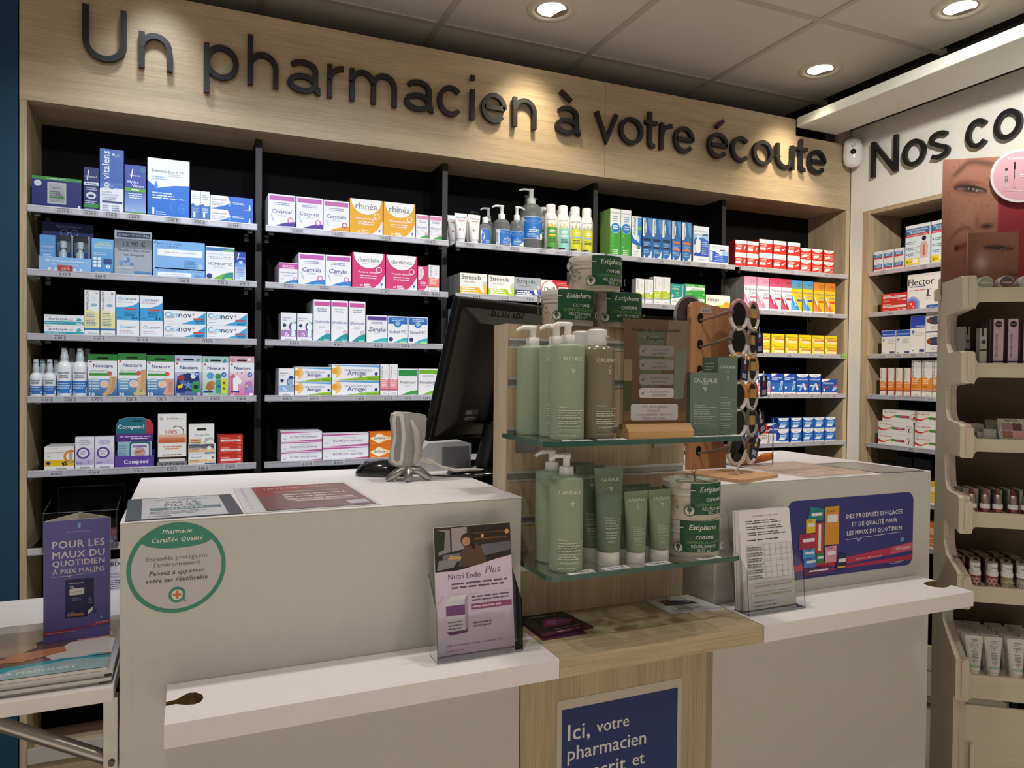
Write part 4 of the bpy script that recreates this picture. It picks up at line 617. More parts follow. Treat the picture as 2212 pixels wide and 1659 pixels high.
'lozyellow':loz('Miel Citron','#eeb023'),'lozlime':loz('Citron Sans Sucre','#a9cc1f'),'lozgrey':loz('Lidocaïne','#34409a','#a9aeb6','#33363c',1),
'redringbox':('#efece8','#b4a8a4',[('r',.4,.5,1,1,'#c8282e'),('o',.3,.5,.29,.025,'#cc3038',26),('e',.3,.5,.26,'#f2efeb'),('t','Drill',.3,.5,.38,'#3c3a3a'),('l',.58,.86,.97,2,.09,'#f0c0bd'),('r',.62,.52,.97,.66,'#dedad6'),('l',.64,.59,.95,1,.08,'#55504e'),('l',.6,.36,.97,3,.1,'#b06a66')]),
'greencirc':green_c(),
'bluedrop':('#e8edf0','#8fb0c8',[('r',.6,.44,1,.97,'#2f7fc8','#4f98d6'),('p',[(0,.36),(0,.56),(.35,.42),(.8,.5),(1,.42),(1,.3),(.6,.3)],'#2a6cb4'),('t','Prorhinel',.28,.76,.42,'#3a4f9a','vi'),('r',.62,.68,1,.76,'#6cc06a'),('e',.7,.27,.2,'#2a7fb0'),('e',.7,.27,.12,'#5aae4a'),('l',.1,.16,.9,3,.04,'#a9bf7a'),('p',[(.5,.42),(.62,.56),(.8,.5),(.78,.36)],'#dbe7ee')]),
'seablue':sea('#1c2c50'),'seaorange':sea('#dd7434'),
'washtall':('#e4ecf4','#a9bdd0',[('r',.02,.2,.98,.7,'#2a44b4','#3a6fd0'),('p',[(.02,.62),(.3,.76),(.6,.7),(.98,.62),(.98,.78),(.02,.78)],'#9cc4e4'),('t','RESPIMER',.5,.86,.86,'#7f9fc0','s'),('r',.58,.76,.94,.8,'#44569a'),('rr',.16,.28,.46,.66,.4,'#e3ebf3'),('r',.24,.66,.36,.74,'#e3ebf3'),('rr',.02,.28,.14,.5,.3,'#d3dfec'),('l',.54,.58,.96,3,.05,'#cfe0f4'),('l',.54,.4,.94,4,.045,'#9fbfe6'),('l',.3,.11,.8,1,.03,'#a9b4c2')]),
'washwide':('#e4ecf4','#a9bdd0',[('p',[(.02,.14),(.98,.14),(.98,.5),(.6,.5),(.3,.66),(.02,.7)],'#2f62cc'),('p',[(.5,.6),(.98,.5),(.98,.72)],'#8fc0e6'),('t','RESPIMER',.5,.87,.64,'#8fadca','s'),('r',.55,.69,.82,.77,'#4a5f9e'),('rr',.03,.2,.16,.66,.4,'#dbe6f0'),('l',.28,.5,.7,2,.09,'#dbe8f6',.5,True),('l',.25,.3,.75,2,.08,'#a9c8ee',.5,True)]),
'limeslim':slim('#b4cc1c',.2,.46,'#e9efb0','#9fb2c4'),'limetall':slim('#b4cc1c',.2,.5,'#e9efb0','#9fb2c4'),
'tealcap':('#e9eeee','#8fbdb6',[('p',[(0,.34),(.2,.34),(.95,.44),(.97,1),(0,1)],'#1f9a8e'),('t','AZÉOL',.36,.78,.56,'#eaf6f4','b'),('l',.1,.9,.9,1,.04,'#bfe3df'),('t','ALÉ',.5,.6,.26,'#d7efec'),('p',[(0,.4),(.12,.56),(.24,.46),(.1,.38)],'#bfe0dc'),('l',.35,.5,.85,1,.04,'#c9e9e5'),('l',.1,.26,.6,2,.05,'#8fb4b0'),('r',.72,.05,.96,.13,'#44569a')]),
'greenflat':('#3fae48','#2a7a34',[('r',0,0,.06,1,'#2f6f9a'),('t','Cétirizine',.3,.86,.4,'#e3f6e0','b'),('t','10 mg',.8,.86,.2,'#e3f6e0'),('p',[(.12,.34),(.1,.74),(.97,.74),(.97,.5),(.26,.46),(.2,.36)],'#eef3ee'),('l',.35,.62,.9,2,.09,'#8aa98c',.5,True),('l',.1,.2,.4,2,.08,'#b9e3b9'),('e',.94,.14,.03,'#d6f0d6')]),
'lemonbox':('#eef0e4','#b9bd9a',[('p',[(0,0),(1,0),(1,.5),(.7,.3),(.3,.22),(0,.24)],'#a9cf3a'),('p',[(.0,.1),(.5,.24),(1,.5),(1,.62),(.6,.34)],'#e6ecc0'),('t','Alairgix',.3,.66,.5,'#4a5064'),('l',.06,.46,.45,1,.07,'#9ab06a'),('e',.85,.22,.13,'#e8a62a'),('r',.6,.04,.7,.14,'#e3c030')]),
'redcap':ups('cap'),'redmid':ups('mid'),'redoval':ups('oval'),
'syrpink':syrup('#dc8fb0',None,'#d97a96'),'syrred':syrup('#cf2f62'),'syrwine':syrup('#b9304f'),'syrblue':syrup('#3f93d8','#edc81c','#2d54a8'),'syrorange':syrup('#db7a30','#edc81c','#d24a34'),
'yellowpill':('#efd21c','#c4a512',[('t','Doliprane',.42,.74,.66,'#5a5a2a'),('l',.76,.74,.97,1,.1,'#cf7a20'),('r',.2,.4,.97,.54,'#d85a24'),('l',.26,.47,.9,1,.08,'#f4cf9a'),('e',.13,.5,.07,'#f2ecd8'),('r',.2,.14,.97,.36,'#f0e0b0'),('l',.05,.93,.3,1,.05,'#9a8a2a')]),
'tealwave':('#e6ecec','#9fb4b0',[('p',[(0,.1),(0,.5),(.4,.42),(.7,.2),(1,.4),(1,.1)],'#2f8fb0'),('p',[(.3,.1),(.6,.3),(.8,.44),(1,.4),(1,.1)],'#3aae96'),('p',[(.0,.3),(.3,.6),(.6,.36),(.3,.3)],'#2f6fc0'),('t','APEXAL',.4,.78,.6,'#3a5a7a'),('l',.1,.66,.8,2,.06,'#9fb4c0')]),
'effpink':eff('#2f55b0','#d487b0'),'effblue':eff('#2350b0','#2f6ab8'),
'effcross':('#1f55b4','#133a80',[('e',.5,1,.5,'#f0f2f6',.17,20,180,360),('t','UPSA',.56,.91,.5,'#8d93a4'),('t','EFFERALGAN',.5,.73,.84,'#dbe8f8','bi'),('r',.08,.4,.52,.47,'#cfdff2'),('r',.6,.42,.9,.5,'#c9404a'),('p',[(.2,.2),(.5,.56),(.62,.5),(.3,.16)],'#9fc4ea'),('p',[(.5,.5),(.62,.56),(.84,.26),(.72,.2)],'#c0d9f0'),('e',.7,.3,.09,'#f0e8e8'),('r',0,0,1,.1,'#ece8e8')]),
'effwide':('#1f50ac','#143a7c',[('p',[(0,1),(.6,1),(.3,.86),(0,.8)],'#f2f4f8'),('t','EFFERALGAN',.42,.72,.66,'#eef3fb','bi'),('r',.74,.52,1,.62,'#d03a3a'),('r',.08,.42,.44,.5,'#cf3f44'),('p',[(.62,.2),(.9,.3),(.98,.52),(.76,.46)],'#a9c9ee'),('r',0,0,1,.12,'#ece8e8'),('e',.16,.28,.06,'#f0eef0')]),
'dafblue':('#24449a','#16306e',[('r',0,0,1,.12,'#e6e6ea'),('t','DALFEINE',.5,.7,.8,'#eef2fa','bi'),('p',[(0,1),(.7,1),(.3,.9),(0,.88)],'#e9ecf4'),('r',.06,.14,.7,.5,'#d8d6da'),('t','5 €',.4,.3,.4,'#2a2a30')]),
'dafred':('#cf2a30','#8f1a20',[('r',0,0,1,.12,'#e6e2e4'),('p',[(0,1),(.6,1),(.3,.86),(0,.82)],'#f2eef0'),('t','DALFEINE',.52,.66,.9,'#f6eef0','bi'),('r',.06,.14,.92,.52,'#dad4d6'),('t','1,80 €',.5,.3,.56,'#2a2a30'),('l',.12,.44,.85,1,.06,'#5a5a5f')]),
'bluearc':('#2268c4','#123f80',[('e',.5,1,.48,'#eef1f5',.24,20,180,360),('t','UPSA',.54,.87,.42,'#8d93a4'),('l',.12,.62,.9,2,.13,'#cfe2f6',.5,True),('p',[(.08,.26),(.6,.24),(.72,.42),(.2,.42)],'#e9eff6'),('r',.72,.26,.96,.36,'#17407f'),('r',0,0,1,.13,'#e3dede')]),
'patchsmall':patch(0),'patchbig':patch(1),
'redgel':('#d0302c','#8f1f1c',[('r',0,0,.05,1,'#a52430'),('t','Diclofénac',.24,.84,.3,'#f6d6d2','b'),('rr',.09,.5,.99,.72,.2,'#f0e3e0'),('l',.15,.61,.9,1,.1,'#8a4a44'),('l',.1,.26,.4,2,.11,'#f0b9b4'),('l',.66,.36,.85,2,.1,'#f0b9b4'),('rr',.84,.2,.99,.3,.2,'#f0e3e0')]),
'flexbox':('#eceae6','#cfcdc8',[('t','Flector',.3,.78,.56,'#2e3034'),('t','Tissugel',.78,.72,.2,'#d6a0ac','l'),('r',.05,.64,.4,.665,'#4a62a8'),('l',.05,.55,.62,1,.05,'#d3605c'),('e',.12,.15,.17,'#9fb4e6',None,24),('e',.11,.14,.14,'#6f8be0',None,24),('e',.1,.13,.1,'#d8403a',None,24),('e',.09,.18,.02,'#f6dcd8'),('e',.14,.1,.015,'#f6dcd8'),('p',[(.42,.38),(.44,.54),(.48,.54),(.47,.4),(.52,.36),(.42,.35)],'#55565a'),('p',[(.56,.42),(.62,.5),(.7,.48),(.66,.4)],'#b4b4b6'),('l',.4,.3,.54,1,.03,'#9a9a9c'),('rr',.42,.02,.95,.12,.4,'#2f5fb0'),('l',.5,.07,.85,1,.03,'#d3e0f0')]),
'bluecap':('#eae9e4','#c6c4be',[('r',.01,.74,.99,.985,'#1d4fc0'),('t','PROTEOCHOC',.52,.83,.86,'#e8eefa','b'),('p',[(.04,.68),(.3,.66),(.14,.5)],'#b9cbe6'),('p',[(.08,.64),(.22,.63),(.14,.55)],'#28407a'),('l',.46,.62,.95,4,.05,'#b4b4b8'),('r',.6,.05,.94,.13,'#3a4f80'),('e',.13,.08,.05,'#2a2a2a',.02)]),
'bluecaptall':('#eae9e4','#c6c4be',[('r',.01,.68,.99,.99,'#1d46b4'),('t','MYOLOGY',.66,.72,.6,'#e8eefa','b'),('p',[(.04,.64),(.36,.63),(.16,.48)],'#b9cbe6'),('p',[(.1,.61),(.26,.6),(.16,.52)],'#28407a'),('l',.3,.56,.95,3,.04,'#bcbcc0'),('r',.6,.05,.94,.12,'#3a4f80'),('e',.18,.09,.05,'#4a4a4a',.015)]),
'muscle':('#e9e7e2','#c6c4be',[('t','ACTYLIS',.4,.86,.5,'#8a8c90','i'),('e',.56,.6,.52,'#33405e',.2),('e',.2,.6,.14,'#8a4a2c',.1),('t','Myo',.8,.66,.3,'#e8ecf4','b'),('l',.3,.32,.9,3,.06,'#b4b4b8'),('r',0,.02,1,.08,'#37456a')]),
'orangeslim':('#e6e2dc','#b4453c',[('t','PRANARÔM',.18,.78,.36,'#5c5854','v'),('e',.6,.78,.18,'#dfe0dc',.08),('r',0,.2,1,.52,'#e88a2c'),('l',.12,.46,.9,3,.06,'#fbe3c6'),('e',.78,.53,.14,'#ece9e4'),('r',0,.18,1,.22,'#b93a2c'),('l',.5,.06,.9,1,.05,'#b4b0ac'),('r',.94,0,1,1,'#c0463c')]),
'orangetall':('#e9e6e0','#b9b2aa',[('t','PRANARÔM',.17,.76,.42,'#5c5854','v'),('e',.6,.76,.18,'#dfe3dc',.06),('e',.78,.95,.09,'#4a4a44',.015),('r',0,.2,1,.53,'#e88f30'),('l',.1,.47,.8,3,.05,'#fbe6cc'),('l',.1,.3,.6,2,.035,'#b96a1c'),('e',.7,.54,.17,'#ece9e4'),('r',0,.16,1,.19,'#a83a2c'),('l',.4,.06,.9,1,.04,'#b4b0ac')]),
'waveflat':('#eae8e2','#c9c7c2',[('l',.02,.92,.1,1,.06,'#c8403a'),('t','SAINT-BERNARD',.22,.76,.38,'#b93a34','b'),('p',[(0,.52),(.1,.36),(.2,.34),(.3,.48),(.38,.56),(.38,.5),(.28,.36),(.18,.22),(.08,.22),(0,.3)],'#cf3a30'),('p',[(.24,.36),(.38,.56),(.44,.56),(.3,.34)],'#e0a04a'),('p',[(.36,.5),(.44,.6),(.52,.56),(.6,.4),(.5,.38),(.42,.36)],'#3f9a48'),('rr',.52,.36,.78,.56,.2,'#a8384a'),('l',.55,.46,.76,1,.08,'#f0cfd2'),('o',.9,.46,.09,.008,'#3a3a3a'),('p',[(.87,.26),(.89,.5),(.93,.62),(.91,.44),(.9,.26)],'#33363a'),('l',.04,.08,.3,1,.05,'#a9a7a2')]),
'blacklow':('#121214','#0a0a0b',[('t','SYNTHOL',.45,.62,.76,'#e6e6e2','b'),('p',[(.3,.3),(.6,.34),(.6,.28)],'#c9a83a'),('l',.55,.9,.9,1,.06,'#7a7a76')]),
'blackbox':('#121214','#0a0a0b',[('t','SYNTHOL',.47,.56,.8,'#e6e6e2','b'),('p',[(.22,.3),(.62,.36),(.62,.31)],'#c9a83a'),('l',.3,.2,.7,2,.06,'#6f6f6a')]),
}
# ---------------------------------------------------------------- room
OAK='#b9a486'; OAKD='#a89274'; LAM='#e4e1dc'; PLY='#c6bba6'; BLK='#060607'
def sbox(name, b, col, mat, bevel=0, parent=None):
    m=MB(); m.box(*b, col, mat); o=m.build(name, parent, bevel=bevel)
    return struct(o) if parent is None else o
fl=struct(MB().build('floor')) if 0 else None
m=MB(); m.box(-3.4,-3.2,-.06,3.3,2.95,0,'#c4bbae','laminate'); floor=struct(m.build('floor'))
m=MB(); m.box(-3.2,2.90,0,3.3,3.0,2.75,'#3a3836','paint'); struct(m.build('wall_back'))
m=MB(); m.box(-3.2,2.502,0,-.462,2.60,2.75,'#18405a','paint'); struct(m.build('wall_left'))
m=MB(); m.box(3.06,-3.0,0,3.2,2.9,2.75,'#d8d5cb','paint'); struct(m.build('wall_right'))
# suspended ceiling: painted slab above, mineral tiles in a T-bar grid
m=MB(); m.box(-3.2,-3.0,2.70,3.1,2.95,2.74,'#55524e','paint'); ceil=struct(m.build('ceiling'))
TX=[.824+.612*k for k in range(-5,4)]; TY=[2.572-.598*k for k in range(-1,8)]
tile=None; CEIL='#d9d2c8'
for i in range(len(TX)-1):
    for j in range(len(TY)-1):
        x0,x1=TX[i]+.009,TX[i+1]-.009; y1,y0=TY[j]-.009,TY[j+1]+.009
        x1=min(x1,2.715); y1=min(y1,2.89)
        if x1-x0<.05: continue
        key=(round(x1-x0,3),round(y1-y0,3))
        m=MB(); m.box(-(x1-x0)/2,-(y1-y0)/2,0,(x1-x0)/2,(y1-y0)/2,.012,CEIL,'mineral')
        if tile is None or tile[0]!=key: o=m.build('ceiling_tile',ceil,((x0+x1)/2,(y0+y1)/2,2.652),bevel=.004); tile=(key,o)
        else:
            o=tile[1].copy(); COL.objects.link(o); o.location=((x0+x1)/2,(y0+y1)/2,2.652)
for x in TX: sbox('ceiling_rail',(x-.012,-2.9,2.648,x+.012,2.89,2.668),'#bfb8ad','satin',parent=ceil) if x<2.6 else None
for y in TY:
    if y<2.8: sbox('ceiling_rail',(-3.1,y-.012,2.6485,2.712,y+.012,2.667),'#bfb8ad','satin',parent=ceil)
# light cove along the right wall
m=MB(); m.box(2.462,-1.5,2.487,2.703,2.498,2.53,'#eceee4','paint'); cove=struct(m.build('trim_1',bevel=.003))
sbox('cove_back',(2.70,-1.5,2.53,2.715,2.498,2.69),'#2a2926','paint',parent=cove)
# ---------------------------------------------------------------- downlights
def downlight(x,y,label):
    t=thing('downlight',label,'ceiling light',(x,y,2.65),0,'round recessed ceiling downlights')
    m=MB(); prof=[(.088,-.001),(.086,-.006),(.064,-.007),(.060,-.002)]; m.lathe(prof,32,'#d9d3c6','satin',cap=False); m.build('trim_ring',t)
    m=MB(); m.lathe([(.062,-.0015),(.055,-.0025),(.050,-.0015)],32,'#c9c2b2','gloss',cap=False); m.build('reflector',t)
    m=MB(); m.lathe([(.0005,-.0012),(.056,-.0014),(.057,-.001)],32,'#ffffff','lamp',cap=False); o=m.build('lamp',t)
    m=MB(); m.face([(.055*math.cos(RAD(a)),.055*math.sin(RAD(a)),-.0030) for a in range(-30,71,10)]+[(.02,.03,-.0030),(.03,-.01,-.0030)],'#8f8778','satin'); m.build('reflector_shade',t)  # grey crescent paints in the shaded side of the reflector
downlight(1.143,2.303,'round ceiling downlight above the à of the big sign')
downlight(2.377,2.285,'round ceiling downlight nearest the white cove at the corner')
downlight(2.409,1.705,'ceiling downlight cut by the top edge, above the white cove')
# ---------------------------------------------------------------- wall shelving (back wall)
SZ=[None,1.852,1.668,1.482,1.300,1.083,.856]
shel=thing('wall_shelving','long oak framed black shelving with glass shelves along the back wall','shelving',(0,2.5,0))
def part(name,b,col,mat,parent=shel,bevel=0,off=(0,2.5,0)):
    m=MB(); m.box(b[0]-off[0],b[1]-off[1],b[2]-off[2],b[3]-off[0],b[4]-off[1],b[5]-off[2],col,mat); return m.build(name,parent,bevel=bevel)
part('side_panel',(-.458,2.5,0,-.440,2.74,2.152),OAK,'wood_z',bevel=.001)
part('side_panel',(2.776,2.5,0,2.799,2.74,2.152),OAK,'wood_z',bevel=.001)
part('soffit_panel',(-.440,2.5205,2.152,2.776,2.74,2.168),OAK,'wood_x')
part('back_panel',(-.440,2.728,.05,2.776,2.745,2.152),BLK,'matte')
def fascia(pts):
    m=MB(); m.prism([(x,z) for x,z in pts],-.0,.02,OAK,'wood_x','y'); return m.build('fascia_panel',shel,bevel=.0008)
fascia([(-.458,2.1525),(1.4795,2.1525),(1.4795,2.524),(-.458,2.524)])
fascia([(1.4810,2.1525),(2.799,2.1525),(2.799,2.521),(2.722,2.521),(2.722,2.452),(2.461,2.452),(2.461,2.524),(1.4810,2.524)])
for x in (.200,.852,1.4905,2.1395):
    part('divider',(x-.0105,2.585,.05,x+.0105,2.728,2.152),'#0d0d0f','satin',bevel=.0006)
# rows of shelf pin holes
m=MB()
for x in (.2115,.863,1.5015,2.1505):
    pass
BAYS=[(-.437,.189),(.215,.837),(.865,1.483),(1.494,2.125),(2.157,2.785)]
tagcache={}
def price_tag(parent,x,z,t,rot=0,pos=None):
    if t not in tagcache:
        m=MB(); m.box(-.022,-.0012,-.008,.022,0,.008,'#b9b9c2','gloss')
        pr=Pr(m,.044,.016,fn=lambda X,Y,l:(X-.022,-.0012-l,Y-.008)); pr.lines(.14,.86,.86,1,.2,'#4a4a50'); pr.text(t+' €',.5,.42,.66,'#26262a','b')
        o=m.build('price_tag',parent,pos or (x,-.0062,z),(0,0,rot)); tagcache[t]=o
    else:
        o=tagcache[t].copy(); COL.objects.link(o); o.parent=parent; o.location=pos or (x,-.0062,z); o.rotation_euler=(0,0,rot)
    return o
shelves={}
def glass_shelf(parent,x0,x1,z,depth):
    # local frame: x along the shelf, y into the wall
    m=MB(); m.box(x0+.004,.004,z-.012,x1-.004,depth,z-.0042,'#d3ddd8','glass',fc={0:'#7fa79a',1:'#7fa79a',3:'#7fa79a'}); s=m.build('glass_shelf',parent)
    m=MB(); m.box(x0,-.006,z-.020,x1,.003,z,'#c3c3cc','rail'); m.box(x0,-.0068,z-.0035,x1,-.006,z,'#d9d9e0','rail'); m.box(x0,-.0068,z-.020,x1,-.006,z-.0175,'#9a9aa4','rail'); m.build('price_rail',s)
    for xx in (x0+.02,x1-.02):
        for yy in (.03,depth-.03):
            m=MB(); m.box(xx-.008,yy-.006,z-.026,xx+.008,yy+.006,z-.0122,'#8d9094','metal'); m.build('shelf_clip',s,bevel=.002)
    return s
for bi,(x0,x1) in enumerate(BAYS):
    for si in range(1,7): shelves[('ABCDE'[bi],si)]=glass_shelf(shel,x0,x1,SZ[si],.226)
lowbay=[(-.437,.189,.255)]
part('plinth_drawer',(-.440,2.505,.06,.6,2.72,.20),OAKD,'wood_x',bevel=.001)
part('bottom_board',(-.440,2.505,.20,2.776,2.728,.225),OAK,'wood_x',bevel=.001)
for x0,x1 in BAYS[:2]:
    m=MB(); m.box(x0,-.006,.225,x1,.003,.268,'#c9c6c0','rail'); m.build('board_edging',shel)
part('mid_board',(-.440,2.52,.44,.19,2.728,.462),OAK,'wood_x')
CRB={'A':'A','B':'B','C':'C','D':'D','E':'E'}
# ---------------------------------------------------------------- right wall unit: white panel with an oak framed recess, faces -x
ru=thing('corner_shelving','oak framed shelving recess set in a white panel on the right wall','shelving',(2.8,2.5,0),-PI/2)
def rpart(name,y0,y1,z0,z1,d0,d1,col,mat,bevel=0):   # y from near to far; local x = 2.5-y, local y = depth
    m=MB(); m.box(2.5-y1,d0,z0,2.5-y0,d1,z1,col,mat); return m.build(name,ru,bevel=bevel)
rpart('white_panel',.2,2.499,2.131,2.522,.001,.02,'#eae8de','paint',bevel=.001)
rpart('white_stile',2.428,2.499,0,2.131,.001,.02,'#eae8de','paint',bevel=.001)
rpart('frame_post',2.388,2.427,0,2.13,-.001,.20,OAK,'wood_z',bevel=.001)
rpart('frame_post',.9,.93,0,2.13,-.001,.20,OAK,'wood_z',bevel=.001)
rpart('frame_head',.93,2.388,2.112,2.13,-.001,.20,OAK,'wood_x',bevel=.001)
rpart('back_panel',.93,2.388,.05,2.112,.20,.21,BLK,'matte')
rpart('divider',1.72,1.74,.05,2.112,.02,.20,'#0d0d0f','satin')
for si in range(1,7):
    for a,b in ((.115,.765),(.79,1.56)): shelves[('F',si,a)]=glass_shelf(ru,a,b,SZ[si],.196)
for bay,s,pos,t in TAGS:
    if bay=='F': x=2.5-pos; price_tag(shelves[('F',s,.115)],x,SZ[s]-.0105,t)
    else: price_tag(shelves[(bay,s)],pos,SZ[s]-.0105,t)
# cable grey slip on yellow shelf end
m=MB(); m.box(-.016,-.001,-.012,.016,.0,.012,'#8fbf5a','gloss'); m.box(-.016,-.0016,-.001,.016,-.001,.001,'#6fa040','gloss')
tag(m.build('shelf_marker',None,(2.768,2.4915,SZ[3]-.008),bevel=.0005),'green clip marker on the right end of the yellow carton shelf','marker')
# ---------------------------------------------------------------- big sign letters: constant-width strokes, cut-out and mounted proud
def ribbon(m,pts,w,d0,d1,col,mat='satin',closed=False):
    P=[Vector((x,y)) for x,y in pts]; n=len(P); Lp=[];Rp=[]
    for i in range(n):
        a=P[(i-1)%n] if (closed or i>0) else P[i]; b=P[(i+1)%n] if (closed or i<n-1) else P[i]
        t=(b-a).normalized(); nn=Vector((-t.y,t.x)); k=1.0
        if closed or 0<i<n-1:
            t1=(P[i]-a).normalized(); c=max(.5,abs(t1.dot(t))); k=1/c
        Lp.append(P[i]+nn*w/2*k); Rp.append(P[i]-nn*w/2*k)
    def V(p,d): return (p.x,d,p.y)
    for i in range(n if closed else n-1):
        j=(i+1)%n
        m.face([V(Lp[i],d0),V(Rp[i],d0),V(Rp[j],d0),V(Lp[j],d0)],col,mat)
        m.face([V(Lp[j],d1),V(Rp[j],d1),V(Rp[i],d1),V(Lp[i],d1)],col,mat)
        m.face([V(Lp[i],d0),V(Lp[j],d0),V(Lp[j],d1),V(Lp[i],d1)],col,mat); m.face([V(Rp[j],d0),V(Rp[i],d0),V(Rp[i],d1),V(Rp[j],d1)],col,mat)
    if not closed:
        for i in (0,n-1): m.face([V(Lp[i],d0),V(Rp[i],d0),V(Rp[i],d1),V(Lp[i],d1)],col,mat)
def glyph_strokes(ch,w,X,A,t):
    # w: width of the letter; X: x-height; A: ascender height; t: stroke width. returns list of (points, closed)
    h=t/2; S=[]
    def arc(cx,cy,rx,ry,a0,a1,n=18): return [(cx+rx*math.cos(RAD(a0+(a1-a0)*i/n)),cy+ry*math.sin(RAD(a0+(a1-a0)*i/n))) for i in range(n+1)]
    if ch=='U': r=w/2-h; S=[([(h,A)]+arc(w/2,r+h,r,r,180,360)+[(w-h,A)],0)]
    elif ch in 'nh':
        r=w/2-h; ry=min(r*1.05,X*.48); S=[([(h,0),(h,A if ch=='h' else X)],0),([(h,X*.56)]+arc(w/2,X-h-ry,r,ry,180,0)+[(w-h,0)],0)]
    elif ch=='m':
        r=(w/2-h)/2; 
        S=[([(h,0),(h,X)],0),([(h,X*.6)]+arc(h+r,X-h-r*1.1,r,r*1.1,180,0)+[(w/2,0)],0),([(w/2,X*.6)]+arc(w/2+r,X-h-r*1.1,r,r*1.1,180,0)+[(w-h,0)],0)]
    elif ch=='r': S=[([(h,0),(h,X)],0),([(h,X*.55)]+arc(w*.98,X*.5,w*.98-h,X*.5-h,180,90,10),0)]
    elif ch=='p': S=[([(h,-.045*1.0),(h,X)],0),(arc(w/2+h*.2,X/2,w/2-h,X/2-h,0,360,30)[:-1],1)]
    elif ch=='o': S=[(arc(w/2,X/2,w/2-h,X/2-h,0,360,32)[:-1],1)]
    elif ch=='c': S=[(arc(w/2,X/2,w/2-h,X/2-h,42,318,26),0)]
    elif ch=='e': S=[([(h*1.4,X*.51),(w-h,X*.51)]+arc(w/2,X/2,w/2-h,X/2-h,2,322,30),0)]
    elif ch=='i': S=[([(w/2,0),(w/2,X)],0),([(w/2,A-t),(w/2,A)],0)]
    elif ch=='a':
        S=[(arc(w*.45,X*.68,w*.36,X*.32-h,150,0,12)+[(w*.81,X*.2)]+arc(w*.93,X*.2,w*.12,X*.2-h,180,280,6),0),(arc(w*.44,X*.29,w*.44-h,X*.29-h,0,360,24)[:-1],1)]
    elif ch=='v': S=[([(h*.8,X),(w/2,h*.2),(w-h*.8,X)],0)]
    elif ch=='t': S=[([(w*.42,X*1.32),(w*.42,X*.25)]+arc(w*.42+w*.34,X*.22,w*.34,X*.22-h,180,280,8),0),([(0,X-h),(w,X-h)],0)]
    elif ch=='u': r=w/2-h; S=[([(h,X),(h,r+h)]+arc(w/2,r+h,r,r,180,360)+[(w-h,X)],0),([(w-h,0),(w-h,X)],0)]
    elif ch=='N': S=[([(h,0),(h,A)],0),([(w-h,0),(w-h,A)],0),([(h*1.1,A-h*.4),(w-h*1.1,h*.4)],0)]
    elif ch=='s':
        S=[(arc(w/2,X*.735,w/2-h,X*.265-h,35,250,14)[:-1]+arc(w/2,X*.255,w/2-h,X*.255-h,70,-145,16),0)]
    elif ch=='`': S=[([(w*.18,A*1.0),(w*.60,A*.8)],0)]
    elif ch=='/': S=[([(w*.75,A*1.0),(w*.42,A*.8)],0)]
    return S
def sign(name,label,letters,base,X,A,t,loc,rz):
    o=thing(name,label,'sign lettering',loc,rz)
    for ch,x0,x1 in letters:
        kk=0; m=MB(); base_ch={'à':'a','é':'e'}.get(ch,ch); w=x1-x0; pts0=glyph_strokes(base_ch,w,X,A,t)[0][0]
        for pts,cl in glyph_strokes(base_ch,w,X,A,t):
            if ch=='i' and pts[0][1]>X: md=MB(); ribbon(md,pts,t,-.022,-.006,'#15151a','satin'); md.build('letter_dot',o,(x0,0,base)); continue
            ribbon(m,pts,t,-.022-.0004*kk,-.006-.0004*kk,'#131317','satin',bool(cl)); kk+=1
        if ch in 'àé':
            ma=MB()
            for pts,cl in glyph_strokes('`' if ch=='à' else '/',w,X,A*1.02,t): ribbon(ma,pts,t*.95,-.022,-.006,'#15151a','satin',bool(cl))
            ma.build('accent',o,(x0,0,base))
        px,pz=(pts0[0][0]+pts0[1][0])/2,(pts0[0][1]+pts0[1][1])/2
        m.box(px-.003,-.006,pz-.003,px+.003,-.0001,pz+.003,'#15151a','satin')
        m.build('letter',o,(x0,0,base))
    return o
SIGN1=[('U',-.304,-.185),('n',-.151,-.060),('p',.024,.118),('h',.161,.251),('a',.278,.384),('r',.402,.457),('m',.479,.637),('a',.666,.777),('c',.787,.884),('i',.908,.930),('e',.955,1.053),('n',1.080,1.177),('à',1.262,1.375),('v',1.436,1.540),('o',1.548,1.654),('t',1.665,1.725),('r',1.742,1.801),('e',1.811,1.914),('é',1.984,2.093),('c',2.108,2.212),('o',2.228,2.338),('u',2.360,2.461),('t',2.477,2.538),('e',2.544,2.652)]
SIGN1=[('U', -0.299, -0.184), ('n', -0.152, -0.06), ('p', 0.028, 0.129), ('h', 0.157, 0.251), ('a', 0.279, 0.389), ('r', 0.406, 0.46), ('m', 0.48, 0.641), ('a', 0.668, 0.778), ('c', 0.788, 0.885), ('i', 0.908, 0.929), ('e', 0.953, 1.052), ('n', 1.078, 1.173), ('à', 1.254, 1.365), ('v', 1.425, 1.528), ('o', 1.535, 1.645), ('t', 1.654, 1.711), ('r', 1.727, 1.784), ('e', 1.794, 1.895), ('é', 1.965, 2.071), ('c', 2.087, 2.189), ('o', 2.205, 2.314), ('u', 2.335, 2.436), ('t', 2.452, 2.512), ('e', 2.518, 2.626)]
SIGN2=[('N', 0.126, 0.259), ('o', 0.284, 0.39), ('s', 0.406, 0.496), ('c', 0.564, 0.657), ('o', 0.674, 0.776)]
sign('wall_sign','black raised lettering reading Un pharmacien à votre écoute on the oak fascia',SIGN1,2.290,.108,.158,.0162,(0,2.5,0),0)
sign('wall_sign','black raised lettering beginning Nos co on the white right wall panel',SIGN2,2.270,.113,.157,.0175,(2.8,2.5,0),-PI/2)
